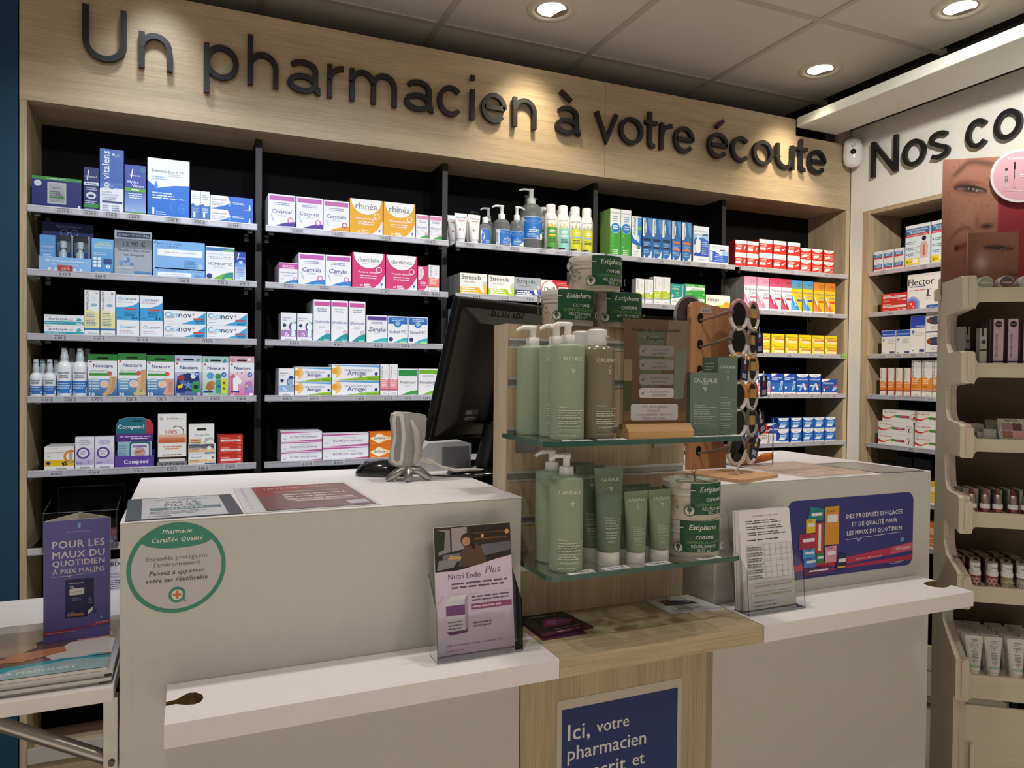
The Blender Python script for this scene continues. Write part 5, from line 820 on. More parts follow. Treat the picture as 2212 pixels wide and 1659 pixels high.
# motion detector in the corner
t=thing('motion_detector','white rounded motion detector in the corner between the two signs','detector',(2.757,2.452,2.400),RAD(-45))
m=MB(); pts=[(.0,-.066),(.022,-.062),(.037,-.045),(.041,-.015),(.039,.03),(.034,.056),(.025,.064)]
prof=[(.002,-.066),(.022,-.063),(.036,-.048),(.041,-.02),(.040,.02),(.036,.052),(.028,.063),(.002,.066)]
m.lathe(prof,28,'#ecebe6','gloss',sy=.6); m.build('housing',t)
m=MB(); m.lathe([(.012,-.001),(.012,.002),(.001,.003)],18,'#101012','gloss'); m.build('lens',t,(0,-.0245,.0),(PI/2,0,0))
m=MB(); m.lathe([(.009,-.001),(.009,.002),(.006,.0025),(.001,.001)],18,'#b4b4b6','gloss'); m.build('sensor',t,(0,-.0235,.030),(PI/2,0,0))
m=MB(); m.lathe([(.002,-.001),(.002,.002),(.0005,.002)],8,'#dfe6ea','gloss'); m.build('indicator',t,(0,-.0245,-.026),(PI/2,0,0))
# ---------------------------------------------------------------- cartons on the shelves
proto={}
def carton(key,loc,rz,label,group):
    if key in proto: return dup(proto[key],loc,rz,label,group)
    w,h,d=DIM[key]; body,side,prims=D[key]
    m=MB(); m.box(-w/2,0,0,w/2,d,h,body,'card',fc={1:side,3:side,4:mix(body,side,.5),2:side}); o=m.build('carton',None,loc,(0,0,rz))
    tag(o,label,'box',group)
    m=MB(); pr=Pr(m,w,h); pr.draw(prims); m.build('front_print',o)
    proto[key]=o; return o
_n={}
for k,*_r in PL: _n[k]=_n.get(k,0)+1
for k,x,y,z,right,label in PL:
    grp=None
    if _n[k]>1: grp=label.split(',')[0]+' copies'
    carton(k,(x,y,z),-PI/2 if right else 0,label,grp)
# edge-on cartons behind the monitor, third bay
for i in range(6):
    for j in range(2):
        m=MB(); m.box(-.011,0,0,.011,.075,.068,'#c9cdd6','card'); m.box(-.0115,-.0004,.006,.0115,.0,.014,'#6a7fae','card'); m.box(-.004,-.0004,.02,.004,.0,.06,'#8d93a6','card')
        o=m.build('carton',None,(.879+i*.0235,2.512,SZ[3]-.004+j*.0685)); tag(o,'grey blue carton seen edge on left of the monitor, %s tier, %s from the divider'%(('lower','upper')[j],('first','second','third','fourth','fifth','sixth')[i]),'box','edge-on cartons beside the monitor')
# ---------------------------------------------------------------- bottles, tubes: shared shapes
def cylfn(w,R,z0,sy=1.,turn=0.): return lambda x,y,l:((R+5*l)*math.sin((x-w/2)/R+turn),-(R+5*l)*sy*math.cos((x-w/2)/R+turn),z0+y)
def squeeze_tube(name,parent_label,cat,loc,rz,col,capcol,h,r,wt,caph,prims,group=None,mat='satin',shoulder=.006,tilt=0):
    t=thing(name,parent_label,cat,loc,rz,group)
    m=MB(); m.lathe([(r*.93,0),(r*.97,.001),(r*.94,caph)],24,capcol,'plastic'); m.build('cap',t)
    def rxy(f): return r+(wt/2-r)*f, r*(1-f)**.8*1.0+.0012
    m=MB(); n=28; Z=[caph,caph+shoulder*.4]+[caph+shoulder+(h-.008-caph-shoulder)*i/8 for i in range(9)]+[h]
    rings=[]
    for i,z in enumerate(Z):
        f=max(0,min(1,(z-caph-shoulder)/(h-.008-caph-shoulder)))
        a,b=rxy(f)
        if i==0: a,b=r*.9,r*.9
        rings.append([(a*math.cos(2*PI*k/n),b*math.sin(2*PI*k/n),z) for k in range(n)])
    V=[p for q in rings for p in q]; F=[];
    for i in range(len(Z)-1):
        for k in range(n): F.append((i*n+k,i*n+(k+1)%n,(i+1)*n+(k+1)%n,(i+1)*n+k))
    m.mesh(V,F,col,mat,True); m.face(rings[-1],col,mat); m.build('tube_body',t)
    W=wt*.98; H=h-caph-shoulder-.001
    def fn(x,y,l):
        f=max(0,min(1,y/(h-.008-caph-shoulder))); a,b=rxy(f); X=(x/W-.5)*2*a*.99; q=max(0,1-(X/a)**2)
        return (X,-b*math.sqrt(q)-l-.0002,caph+shoulder+y)
    m=MB(); pr=Pr(m,W,H,fn,mat,nx=8); pr.draw(prims); m.build('tube_print',t)
    return t
def pump_bottle(label,cat,loc,rz,col,r,hb,pumph,prims,group=None,mat='satin',pumpcol='#e9e8e2',name='pump_bottle',round_sh=.12,sy=1.,nozzle=PI,clear=False,pw=None,turn=0,pz=0,ph=None):
    t=thing(name,label,cat,loc,0,group)
    b=.004; sh=hb*round_sh
    prof=[(r*.9,0),(r*.985,b*.5),(r,b*1.5)]+[(r,hb-sh)]+[(r*(.5+.5*math.cos(RAD(a)*.9))+.0,hb-sh+sh*math.sin(RAD(a))) for a in (30,60,90)]
    nr=r*.42
    prof+=[(nr,hb+.001)]
    m=MB(); m.lathe(prof,32,col,mat,sy=sy); m.build('bottle_body',t)
    c=r*.42 if not clear else r*.4
    ch=pumph*.38
    m=MB(); m.lathe([(c*1.0,hb),(c*1.02,hb+.001),(c*.98,hb+ch),(c*.9,hb+ch+.001)],24,pumpcol,'plastic',sy=1); m.build('collar',t)
    m=MB(); zt=hb+pumph
    m.lathe([(c*.52,hb+ch),(c*.5,zt-.010),(c*.62,zt-.006),(c*.62,zt-.001),(c*.4,zt)],18,pumpcol,'plastic')
    dx,dy=math.cos(nozzle),math.sin(nozzle); L=r*1.15
    path=[(dx*L*f,dy*L*f,zt-.0035-(.006*max(0,f-.55)**1.5*4)) for f in (-.2,.1,.35,.6,.8,1.)]
    m.tube(path,[.0042,.0045,.0043,.004,.0036,.003],pumpcol,'plastic',8); m.build('pump_head',t)
    if clear:
        m=MB(); m.tube([(0,0,.012),(0,0,hb)],.0016,'#d9dde0','clear',6); m.build('dip_tube',t)
    if prims:
        W=(pw or r*2.4); H=ph or (hb-sh-b*2); m=MB(); pr=Pr(m,W,H,cylfn(W,r*1.004,pz or b*1.5,sy,turn),'satin' if mat=='satin' else 'card',nx=10); pr.draw(prims); m.build('bottle_print',t)
    return t
# antiseptic spray bottles, fourth shelf of left bay
def spray(label,loc,r,hb,ht,grp):
    t=thing('spray_bottle',label,'spray bottle',loc,0,grp)
    m=MB(); m.lathe([(r*.9,0),(r,.002),(r,hb*.86),(r*.85,hb*.95),(r*.55,hb),(r*.5,hb+.001)],24,'#eceef0','plastic'); m.build('bottle_body',t)
    m=MB(); m.lathe([(r*.62,hb),(r*.62,hb+(ht-hb)*.35),(r*.5,hb+(ht-hb)*.42),(r*.42,ht-.003)],20,'#e6e8ea','plastic'); m.box(-.004,-r*.62,ht-.012,.004,-r*.3,ht-.007,'#dfe1e4','plastic'); m.build('spray_head',t)
    m=MB(); m.lathe([(r*.66,hb+.002),(r*.64,ht-.001),(r*.55,ht),(.001,ht)],20,'#e3e8ea','clear',cap=False); m.build('clear_cap',t)
    W=r*2.5; H=hb*.8; m=MB(); pr=Pr(m,W,H,cylfn(W,r*1.01,.003),nx=10)
    pr.draw([('r',0,0,1,1,'#eceff4'),('r',.02,.1,1,.52,'#2f78c6'),('p',[(.02,.52),(.5,.58),(1,.52)],'#2f78c6'),('p',[(.35,.06),(.6,.1),(.85,.2),(1,.36),(1,.06)],'#eceff4'),('t','Septimyl',.5,.82,.62,'#3f4a66','b'),('l',.25,.72,.75,2,.06,'#5a647a',.5,True),('l',.14,.44,.86,3,.08,'#bcd6f2'),('l',.14,.17,.36,2,.05,'#cfe2f6')]); m.build('bottle_print',t)
    return t
zs=SZ[4]-.004
s1=spray('small white and blue antiseptic spray, left one, fourth shelf of left bay',(-.4215,2.53,zs),.0158,.071,.114,'antiseptic sprays')
for (x,y,l) in ((-.3875,2.53,'small white and blue antiseptic spray, right front one beside the taller sprays'),(-.412,2.572,'small white antiseptic spray behind the left front small one'),(-.376,2.572,'small white antiseptic spray behind the right front small one')): dup(s1,(x,y,zs),0,l)
s2=spray('tall white and blue antiseptic spray, left front one of the tall sprays',(-.350,2.53,zs),.0188,.106,.149,'antiseptic sprays')
for (x,y,l) in ((-.3095,2.53,'tall white and blue antiseptic spray, right front one next to plaster carton'),(-.337,2.575,'tall white antiseptic spray behind the left front tall one'),(-.297,2.575,'tall white antiseptic spray behind the right front tall one')): dup(s2,(x,y,zs),0,l)
# anti-fog kit tray, second shelf of left bay
z=SZ[2]-.004
t=thing('display_tray','pale blue counter tray with navy header holding lens spray kits','display',(-.345,2.508,z))
m=MB(); m.box(-.0665,0,0,.0665,.0012,.044,'#86b6e6','card'); m.box(-.0665,.055,0,.0665,.0562,.155,'#1a2a66','card'); m.box(-.0665,.0012,0,-.0653,.055,.046,'#6f9fd6','card'); m.box(.0653,.0012,0,.0665,.055,.046,'#6f9fd6','card'); m.box(-.0653,.0012,0,.0653,.055,.0012,'#6f9fd6','card'); m.build('tray',t)
m=MB(); pr=Pr(m,.133,.044); pr.draw([('t','Kit Nettoyant Anti-buée',.5,.76,.74,'#eef4fb','b'),('t','Anti-rayures, nettoyage',.5,.52,.5,'#dbe9f7'),*[('e',.2+.12*i,.2,.03,'#dfeaf5') for i in range(6)]]); m.build('tray_print',t)
m=MB(); pr=Pr(m,.13,.155,fn=lambda X,Y,l:(X-.065,.0548-l,Y)); pr.draw([('t','HydraVision',.5,.93,.5,'#8fa3d0','l'),('o',.42,.81,.08,.012,'#8fa3d0'),('o',.62,.81,.08,.012,'#8fa3d0'),('r',.49,.81,.55,.82,'#8fa3d0')]); m.build('header_print',t)
m=MB(); m.box(-.0195,0,0,.0195,.03,.106,'#5f9bd8','card'); o=m.build('lens_kit',None,(-.391,2.514,z+.0015)); tag(o,'blue boxed lens spray kit, left of the three in the tray','lens kit','lens kits in the blue tray')
m=MB(); pr=Pr(m,.039,.106); pr.draw([('t','INNOXA',.5,.68,.74,'#e6eefa','s'),('t','HydraVision',.5,.56,.8,'#cfe0f4','l'),('l',.2,.46,.8,5,.05,'#cfe0f4',.5,True)]); m.build('front_print',o)
def kit(x,label):
    t=thing('lens_kit',label,'lens kit',(x,2.512,z+.0015),0,'lens kits in the blue tray')
    m=MB(); m.box(-.019,.026,0,.019,.028,.112,'#d3d8de','card'); m.build('backing_card',t)
    m=MB(); m.box(-.017,.0,.004,.017,.026,.108,'#dfe4e8','clear'); m.build('blister',t)
    m=MB(); m.lathe([(.012,0),(.0125,.05),(.006,.06),(.006,.064)],20,'#e6e9ec','plastic'); m.lathe([(.0085,.0),(.0085,.02),(.002,.021)],16,'#f0f1f2','plastic',c=(0,0,.066)); m.build('spray_vial',t,(-.003,.013,.006))
    m=MB(); m.box(.006,.004,.008,.016,.012,.06,'#2f4f9e','card'); m.build('cloth_pack',t)
kit(-.349,'clear blister lens kit with white vial, middle of the tray'); kit(-.305,'clear blister lens kit with white vial, right of the tray')
m=MB(); m.box(-.019,-.0012,0,.019,0,.016,'#b4403a','gloss'); pr=Pr(m,.038,.016,fn=lambda X,Y,l:(X-.019,-.0012-l,Y)); pr.draw([('l',.1,.8,.9,1,.2,'#e8c0bc'),('t','-20 %',.5,.36,.6,'#f2dcd8','b')])
tag(m.build('discount_tag',None,(-.343,2.4925,SZ[2]-.001)),'red minus twenty percent tag clipped in front of the blue tray','price tag')
# acrylic notice
t=thing('acrylic_notice','clear acrylic notice for magnifying glasses at 12,90 euro on second shelf','notice',(-.167,2.51,z))
m=MB(); m.box(-.0505,.001,.001,.0505,.002,.137,'#d9d9de','paper'); pr=Pr(m,.101,.136,fn=lambda X,Y,l:(X-.0505,.001-l,Y+.001),mat='paper')
pr.draw([('r',.0,.60,1,.82,'#a9a9b0','#8f8f97'),('r',.06,.85,.96,.96,'#3f4862'),('t','LUNETTES LOUPES',.52,.905,.82,'#e2e4ea','b'),('t','12,90 €',.52,.71,.6,'#3a3c44','b'),('t','Modèles disponibles',.52,.57,.84,'#55575f'),('t','sur demande',.52,.47,.54,'#55575f'),('e',.32,.35,.09,'#6f9fd8'),('e',.28,.37,.05,'#b9d3f0'),('e',.18,.27,.06,'#7fa9dc'),('e',.46,.25,.06,'#6f9fd8'),('p',[(.06,.18),(.5,.22),(.5,.15),(.06,.15)],'#d3d6dc'),('r',.52,.06,.98,.11,'#5f9bcf')]); m.build('sheet',t)
m=MB(); m.box(-.0515,-.0006,0,.0515,.0008,.139,'#f0f2f4','clear'); m.box(-.0515,.0022,0,.0515,.0034,.139,'#f0f2f4','clear'); m.box(-.0515,-.0006,-.0,.0515,.03,.0012,'#e6e9ec','clear'); m.build('acrylic_pocket',t)
# lip patch tray (purple) and hanging blister card
z=SZ[5]-.004
t=thing('display_tray','purple counter tray holding a teal lip patch pack','display',(-.162,2.508,z))
m=MB(); m.box(-.0535,0,0,.0535,.0012,.036,'#5b3f9c','card'); m.box(-.0535,.0012,0,.0535,.05,.0012,'#4a3286','card'); m.box(-.0535,.048,0,.0535,.049,.05,'#4a3286','card'); m.box(-.0535,.0012,0,-.0523,.048,.04,'#4a3286','card'); m.box(.0523,.0012,0,.0535,.048,.04,'#4a3286','card'); m.build('tray',t)
m=MB(); pr=Pr(m,.107,.036); pr.draw([('t','Compeed',.54,.52,.62,'#eeeaf6','b'),('r',0,.0,1,.06,'#8a74c0')]); m.build('tray_print',t)
m=MB(); out=curve_pts(.037,.135,.013,0,90,5)+curve_pts(0,.118,.037,75,105,6)+curve_pts(-.037,.135,.013,90,180,5)+[(-.047,.0),(.047,.0)]
out=[(-.047,.0),(.047,.0),(.047,.09),(.0515,.105),(.0515,.125),(.043,.142),(.02,.151),(-.02,.152),(-.043,.145),(-.0515,.128),(-.0515,.105),(-.047,.09)]
m.prism(out,0,.001,'#9cc4d6','card','y'); o=m.build('lip_patch_pack',None,(-.163,2.53,z+.002)); tag(o,'teal and purple lip patch blister pack standing in the purple tray','lip patch')
m=MB(); pr=Pr(m,.103,.153,fn=lambda X,Y,l:(X-.0515,-l,Y)); pr.draw([('p',[(.0,.66),(1,.66),(1,.84),(.92,.92),(.7,.98),(.3,.99),(.08,.94),(0,.84)],'#1f6f80'),('p',[(.78,.66),(1,.66),(1,.84),(.92,.92),(.78,.96)],'#b43a4a'),('rr',.44,.9,.7,.93,.4,'#12202a'),('t','Compeed',.4,.8,.7,'#eaf2f4','b'),('p',[(.02,.5),(.98,.5),(1,.66),(0,.66)],'#5a3580'),('l',.1,.6,.95,1,.05,'#c6b0dc'),('l',.4,.56,.95,1,.04,'#e6dcf0'),('l',.07,.42,.32,6,.05,'#7f98b0'),('rr',.36,.04,.92,.5,.14,'#2a6a74'),('rr',.4,.05,.88,.46,.14,'#e4e2ea'),('o',.63,.28,.16,.03,'#b9a9cc'),('e',.63,.28,.13,'#d6a890'),('p',[(.53,.26),(.73,.3),(.73,.33),(.53,.29)],'#b06a5a'),('r',.44,.38,.82,.42,'#8a74b4')]); m.build('front_print',o)
# grey holder under the dial carton
t=thing('card_holder','grey metal card holder under the tall white dial carton','holder',(-.058,2.508,z))
m=MB(); m.box(-.0425,0,0,.0425,.002,.0155,'#8f9094','rail'); m.box(-.0425,.002,0,.0425,.048,.002,'#7a7b80','rail'); m.box(-.0425,.0,.0155,-.041,.048,.0295,'#55565a','rail'); m.box(.041,.0,.0155,.0425,.048,.0295,'#55565a','rail'); m.box(-.041,.046,.002,.041,.048,.0295,'#2a2a2c','rail'); m.build('holder_shell',t)
m=MB(); pr=Pr(m,.085,.0155); pr.draw([('t','activa',.5,.5,.8,'#2a2b2e','s')]); m.build('holder_print',t)
m=MB()
for i in range(3): m.box(-.038,.006+i*.012,.003,.038,.008+i*.012,.024+.001*i,('#e3ddd6','#b9563a','#e6e2dc')[i],'paper')
m.build('leaflet_cards',t)
# ---------------------------------------------------------------- hand gel, creams, sprays on top shelf of third bay
z=SZ[1]-.004
TP=[('t','baccide',.5,.84,.74,'#5f6f96'),('r',.2,.70,.8,.73,'#c86a72'),('l',.25,.66,.75,1,.04,'#b9a0a8',.5,True),('l',.3,.56,.7,1,.03,'#b4b4b8',.4,True),('rr',.24,.31,.72,.38,.4,'#5a3f74'),('e',.34,.345,.09,'#b04a62'),('l',.35,.2,.65,1,.03,'#c0b0b8')]
tb=squeeze_tube('hand_cream_tube','white cream tube with purple logo, left front one on gel shelf','tube',(.895,2.53,z),0,'#eceaec','#f0f0f2',.113,.0165,.049,.016,TP,'white cream tubes on the gel shelf')
for x,y,l in ((.947,2.53,'right front one beside the small clear bottle'),(.884,2.575,'second one behind the left front tube'),(.872,2.615,'third one behind the left front tube'),(.951,2.575,'one behind the right front tube')): dup(tb,(x,y,z),RAD(-4) if x<.94 else RAD(3),'white cream tube with purple logo, '+l)
GEL=[('r',0,0,1,1,'#e9eef4'),('r',.2,.02,1,.98,'#2672c8'),('e',.6,.98,.42,'#eef2f6',.3,20,180,360),('t','bactidose',.62,.82,.6,'#6f9ccf'),('t','Gel',.6,.5,.1,'#e3eefa'),('l',.35,.4,.9,2,.09,'#d3e4f6',.5,True),('l',.35,.22,.9,3,.06,'#a9cbee'),('l',.02,.8,.16,8,.08,'#8f9fb4'),('p',[(1,0),(1,.3),(.7,.04),(.6,0)],'#e9eef4')]
CLR='#cfdbe0'
pump_bottle('large clear hand gel pump bottle with blue label','bottle',(1.199,2.577,z),0,CLR,.044,.184,.061,GEL,'hand gel bottles',mat='gel',round_sh=.3,clear=True,nozzle=PI,pz=.046,ph=.085,pw=.1,pumpcol='#e3e7e8',turn=-.4)
pump_bottle('medium clear hand gel pump bottle, left of the two in front','bottle',(1.063,2.545,z),0,CLR,.034,.107,.055,GEL,'hand gel bottles',mat='gel',round_sh=.35,clear=True,nozzle=PI,pz=.010,ph=.056,pw=.075,pumpcol='#e0e4e6',turn=.07)
pump_bottle('medium clear hand gel pump bottle, right one before the large bottle','bottle',(1.121,2.536,z),0,CLR,.0285,.107,.055,GEL,'hand gel bottles',mat='gel',round_sh=.35,clear=True,nozzle=0,pz=.008,ph=.056,pw=.064,pumpcol='#e0e4e6',turn=-.55)
pump_bottle('clear hand gel pump bottle behind the left medium one','bottle',(1.040,2.625,z),0,CLR,.028,.112,.055,None,'hand gel bottles',mat='gel',round_sh=.35,clear=True,pumpcol='#c6cacc')
pump_bottle('hand gel bottle with dark grey pump at the back left','bottle',(.985,2.66,z),0,'#8d979c',.028,.106,.05,None,'hand gel bottles',mat='gel',round_sh=.35,clear=True,nozzle=0,pumpcol='#3c3e42')
pump_bottle('hand gel bottle with dark grey pump behind the large bottle','bottle',(1.222,2.668,z),0,'#8d979c',.042,.182,.06,None,'hand gel bottles',mat='gel',round_sh=.3,clear=True,nozzle=0,pumpcol='#4a4c50')
t=thing('gel_flask','small flat clear gel flask with blue label and white cap','bottle',(.996,2.545,z),0)
m=MB(); m.lathe([(.022,0),(.026,.003),(.026,.07),(.018,.084),(.008,.089)],26,CLR,'gel',sy=.55); m.build('flask_body',t)
m=MB(); m.lathe([(.0105,.089),(.0105,.109),(.009,.111)],20,'#e6eaec','plastic'); m.build('cap',t)
m=MB(); pr=Pr(m,.04,.055,cylfn(.04,.0262,.008,.55,-.1),nx=8); pr.draw([('r',0,0,1,1,'#e6ecf2'),('r',.1,.05,1,1,'#2672c8'),('e',.1,.55,.3,'#e9eef4',.35),('l',.5,.25,.95,3,.1,'#bcd6f2')]); m.build('bottle_print',t)
def aerosol(label,loc,col,acc):
    t=thing('aerosol_spray',label,'spray bottle',loc,0,'room spray bottles'); r=.0255
    m=MB(); m.lathe([(r*.92,0),(r,.002),(r,.128),(r*.93,.140),(r*.8,.148),(r*.74,.150)],28,'#eceeec','gloss'); m.build('bottle_body',t)
    m=MB(); m.lathe([(r*.72,.150),(r*.72,.181),(r*.62,.184)],24,'#e9ebeb','plastic'); m.build('cap',t)
    W=.062; m=MB(); pr=Pr(m,W,.125,cylfn(W,r*1.006,.006,1,-.37),nx=10)
    pr.draw([('t','PRANARÔM',.5,.93,.62,'#6f7572','s'),('p',[(.2,.62),(.3,.84),(.42,.7),(.55,.88),(.66,.7),(.8,.82),(.88,.62)],mix(acc,'#e0b020',.4)),('r',.24,.05,.96,.7,col),('l',.36,.6,.84,2,.05,'#f0f2e6',.5,True),('r',.34,.42,.84,.48,acc),('l',.36,.35,.84,3,.045,'#3f4a3a'),('r',.22,.05,.6,.09,'#2a2c2a'),('e',.1,.3,.06,'#e08a3a')]); m.build('bottle_print',t); return t
aerosol('white room spray with green label, first of the four',(1.266,2.54,z),'#4f9a3a','#e0c23a'); aerosol('white room spray with mint label, second of the four',(1.319,2.54,z),'#8fd0c6','#cfe6e0')
a3=aerosol('white room spray with yellow label, third of the four',(1.372,2.54,z),'#d3d32a','#8fc0dc'); dup(a3,(1.424,2.54,z),0,'white room spray with yellow label, fourth one beside the divider')
a5=aerosol('white room spray behind the gap before the green label one',(1.262,2.60,z),'#4f9a3a','#e0c23a'); dup(a5,(1.345,2.61,z),0,'white room spray behind the second and third ones'); dup(a5,(1.402,2.61,z),0,'white room spray behind the third and fourth ones')
# ---------------------------------------------------------------- counters
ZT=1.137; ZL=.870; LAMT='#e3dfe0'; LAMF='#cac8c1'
cl=thing('service_counter','white laminate service counter with raised top, left of the glass shelf display','counter',(.24,1.55,0))
def cpart(name,b,col,mat,par,bevel=.0012,org=(.24,1.55,0)):
    m=MB(); m.box(b[0]-org[0],b[1]-org[1],b[2]-org[2],b[3]-org[0],b[4]-org[1],b[5]-org[2],col,mat); return m.build(name,par,bevel=bevel)
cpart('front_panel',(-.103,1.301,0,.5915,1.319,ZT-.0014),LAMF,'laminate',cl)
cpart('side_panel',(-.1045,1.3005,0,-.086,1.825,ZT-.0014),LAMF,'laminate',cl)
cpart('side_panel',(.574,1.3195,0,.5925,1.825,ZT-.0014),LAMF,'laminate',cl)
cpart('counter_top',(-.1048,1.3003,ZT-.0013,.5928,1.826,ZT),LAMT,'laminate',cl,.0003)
cpart('work_shelf',(-.085,1.40,.74,.573,1.80,.76),LAMF,'laminate',cl)
def ledge(par,outline,z0,z1,col,org,name='ledge'):
    m=MB(); m.prism([(x-org[0],y-org[1]) for x,y in outline],z0,z1,col,'laminate'); brown(m,pen+rn,org); return m.build(name,par,bevel=.0012)
rn=[]
def brown(m,cut,org):   # raw chipboard shows inside the cut-outs
    cs={(round(x-org[0],4),round(y-org[1],4)) for x,y in cut}
    for i,f in enumerate(m.f):
        if len(f)==4 and all((round(m.v[k][0],4),round(m.v[k][1],4)) in cs for k in f): m.c[i]='#6b5430'
pen=[(-.036,1.217),(-.022,1.219),(-.008,1.210),(.004,1.207),(.013,1.212),(.017,1.226),(.015,1.240),(.006,1.252),(-.004,1.254),(-.013,1.246),(-.022,1.235),(-.036,1.232)]
ledge(cl,[(-.036,1.152),(.602,1.154),(.602,1.2995),(-.036,1.2995),(-.036,1.232)]+pen[::-1][1:],.835,ZL,LAMT,(.24,1.55))
cr=thing('service_counter','white laminate service counter with blue poster, right of the glass shelf display','counter',(1.41,1.55,0))
O2=(1.41,1.55,0)
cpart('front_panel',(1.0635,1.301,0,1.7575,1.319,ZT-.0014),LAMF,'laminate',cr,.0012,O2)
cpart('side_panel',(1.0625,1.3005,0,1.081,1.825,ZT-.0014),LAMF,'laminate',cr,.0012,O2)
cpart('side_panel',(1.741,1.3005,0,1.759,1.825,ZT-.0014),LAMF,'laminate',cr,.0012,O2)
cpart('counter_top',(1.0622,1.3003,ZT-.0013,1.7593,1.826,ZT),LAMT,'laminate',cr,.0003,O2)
rn=[(1.71,1.242),(1.70,1.247),(1.675,1.248),(1.657,1.240),(1.651,1.226),(1.655,1.208),(1.670,1.197),(1.688,1.197),(1.698,1.203),(1.71,1.205)]
ledge(cr,[(1.071,1.152),(1.71,1.149)]+rn[::-1]+[(1.71,1.2995),(1.071,1.2995)],.835,ZL,LAMT,O2)
# centre unit: oak lower panel, oak ledge, slatwall
cu=thing('display_unit','oak slatwall display unit with aluminium slots between the two white counters','display stand',(.83,1.38,0))
O3=(.83,1.38,0)
cpart('lower_panel',(.5935,1.301,0,1.0475,1.32,.8345),OAK,'wood_z',cu,.0006,O3)
cpart('edge_strip',(1.0480,1.3005,0,1.0622,1.322,.8345),OAKD,'wood_z',cu,.0006,O3)
cpart('oak_ledge',(.6035,1.1535,.835,1.0695,1.385,ZL),OAK,'wood_x',cu,.001,O3)
cpart('inner_panel',(.594,1.3005,.835,.6032,1.38,ZL-.001),OAK,'wood_x',cu,.0006,O3)
slots=[(1.452,1.432),(1.371,1.351),(1.268,1.248),(1.177,1.157),(1.085,1.065),(.996,.972)]
edges=[1.481]+[v for s in slots for v in s]+[ZL+.0005]
for i in range(0,len(edges),2):
    zt_,zb_=edges[i],edges[i+1]
    cpart('slat',(.5935,1.379,zb_,1.0375,1.395,zt_),OAK,'wood_z',cu,.0006,O3)
cpart('core_board',(.5935,1.3955,ZL+.0005,1.0375,1.432,1.481),OAKD,'wood_z',cu,.0006,O3)
cpart('side_edge',(.590,1.3785,ZT+.0005,.5933,1.4475,1.4815),mix(OAK,'#ffffff',.12),'wood_z',cu,.0004,O3)
cpart('back_board',(.5935,1.4325,ZT,1.0375,1.447,1.481),OAK,'wood_z',cu,.0006,O3)
for a,b in slots[0:0]+slots:
    m=MB(); z0=b; z1=a; y=1.379-1.38; x0=.594-.83; x1=1.0372-.83
    m.box(x0,y-.0015,z1-.0045,x1,y+.003,z1+.0008,'#c9c9c4','rail'); m.box(x0,y-.0015,z0-.0008,x1,y+.003,z0+.003,'#c9c9c4','rail'); m.box(x0,y+.004,z0+.003,x1,y+.006,z1-.0045,'#a3a39e','rail')
    m.build('slot_profile',cu)
# ---------------------------------------------------------------- posters and stickers on the fronts
def flat(name,label,cat,w,h,prims,loc,rot=(0,0,0),col='#e6e6e6',mat='paper',th=.0006,rad=0,group=None,nx=1):
    m=MB()
    if rad: m.prism([(x-w/2,y) for x,y in rrect(0,0,w,h,rad)],0,th,col,mat,'y')
    else: m.box(-w/2,0,0,w/2,th,h,col,mat)
    o=m.build(name,None,loc,rot); tag(o,label,cat,group)
    if prims: m=MB(); pr=Pr(m,w,h,mat=mat,eps=.00005); pr.draw(prims); m.build('print',o)
    return o
cn=(-.022,1.059); rS=.0735
m=MB(); m.prism([(rS*math.cos(2*PI*k/48),rS*math.sin(2*PI*k/48)) for k in range(48)],0,.0004,'#3f8a78','paper','y')
st=m.build('round_sticker',None,(cn[0],1.3003,cn[1])); tag(st,'round green edged sticker Pharmacie Certifiée Qualité on left white counter','sticker')
m=MB(); pr=Pr(m,.147,.147,fn=lambda X,Y,l:(X-.0735,-l,Y-.0735),mat='paper',eps=.00005)
lens=[(.5+.44*math.cos(RAD(a)),.5+.44*math.sin(RAD(a))) for a in range(140,401,8)]
low=[(.5+.44*math.cos(RAD(a)),.5+.44*math.sin(RAD(a))) for a in [146-6.5*i for i in range(0,1)]]
body=[(.5+.455*math.cos(RAD(a)),.5+.455*math.sin(RAD(a))) for a in [140+8*i for i in range(33)]]+[(.5+.35*math.cos(RAD(t_)),.80-.085*math.sin(RAD(180-t_)) ) for t_ in [10+16*i for i in range(11)]]
pr.draw([('p',body,'#c4bfc4'),('t','Pharmacie',.5,.905,.30,'#e6ece6','bi'),('t','Certifiée Qualité',.5,.815,.52,'#e6ece6','bi'),('t','Ensemble protégeons',.5,.615,.62,'#77767c'),('t','l’environnement',.5,.545,.46,'#77767c'),('t','Pensez à apporter',.5,.455,.56,'#55545a','bi'),('t','votre sac réutilisable',.5,.375,.62,'#55545a','bi'),('o',.5,.2,.085,.028,'#3f8a78',28),('p',[(.535,.165),(.57,.13),(.6,.12),(.555,.175)],'#3f8a78'),('e',.5,.2,.057,'#e6dfda'),('r',.485,.155,.515,.245,'#c97a2a'),('r',.458,.185,.542,.215,'#c97a2a')]); m.build('sticker_print',st)
BL='#33357f'
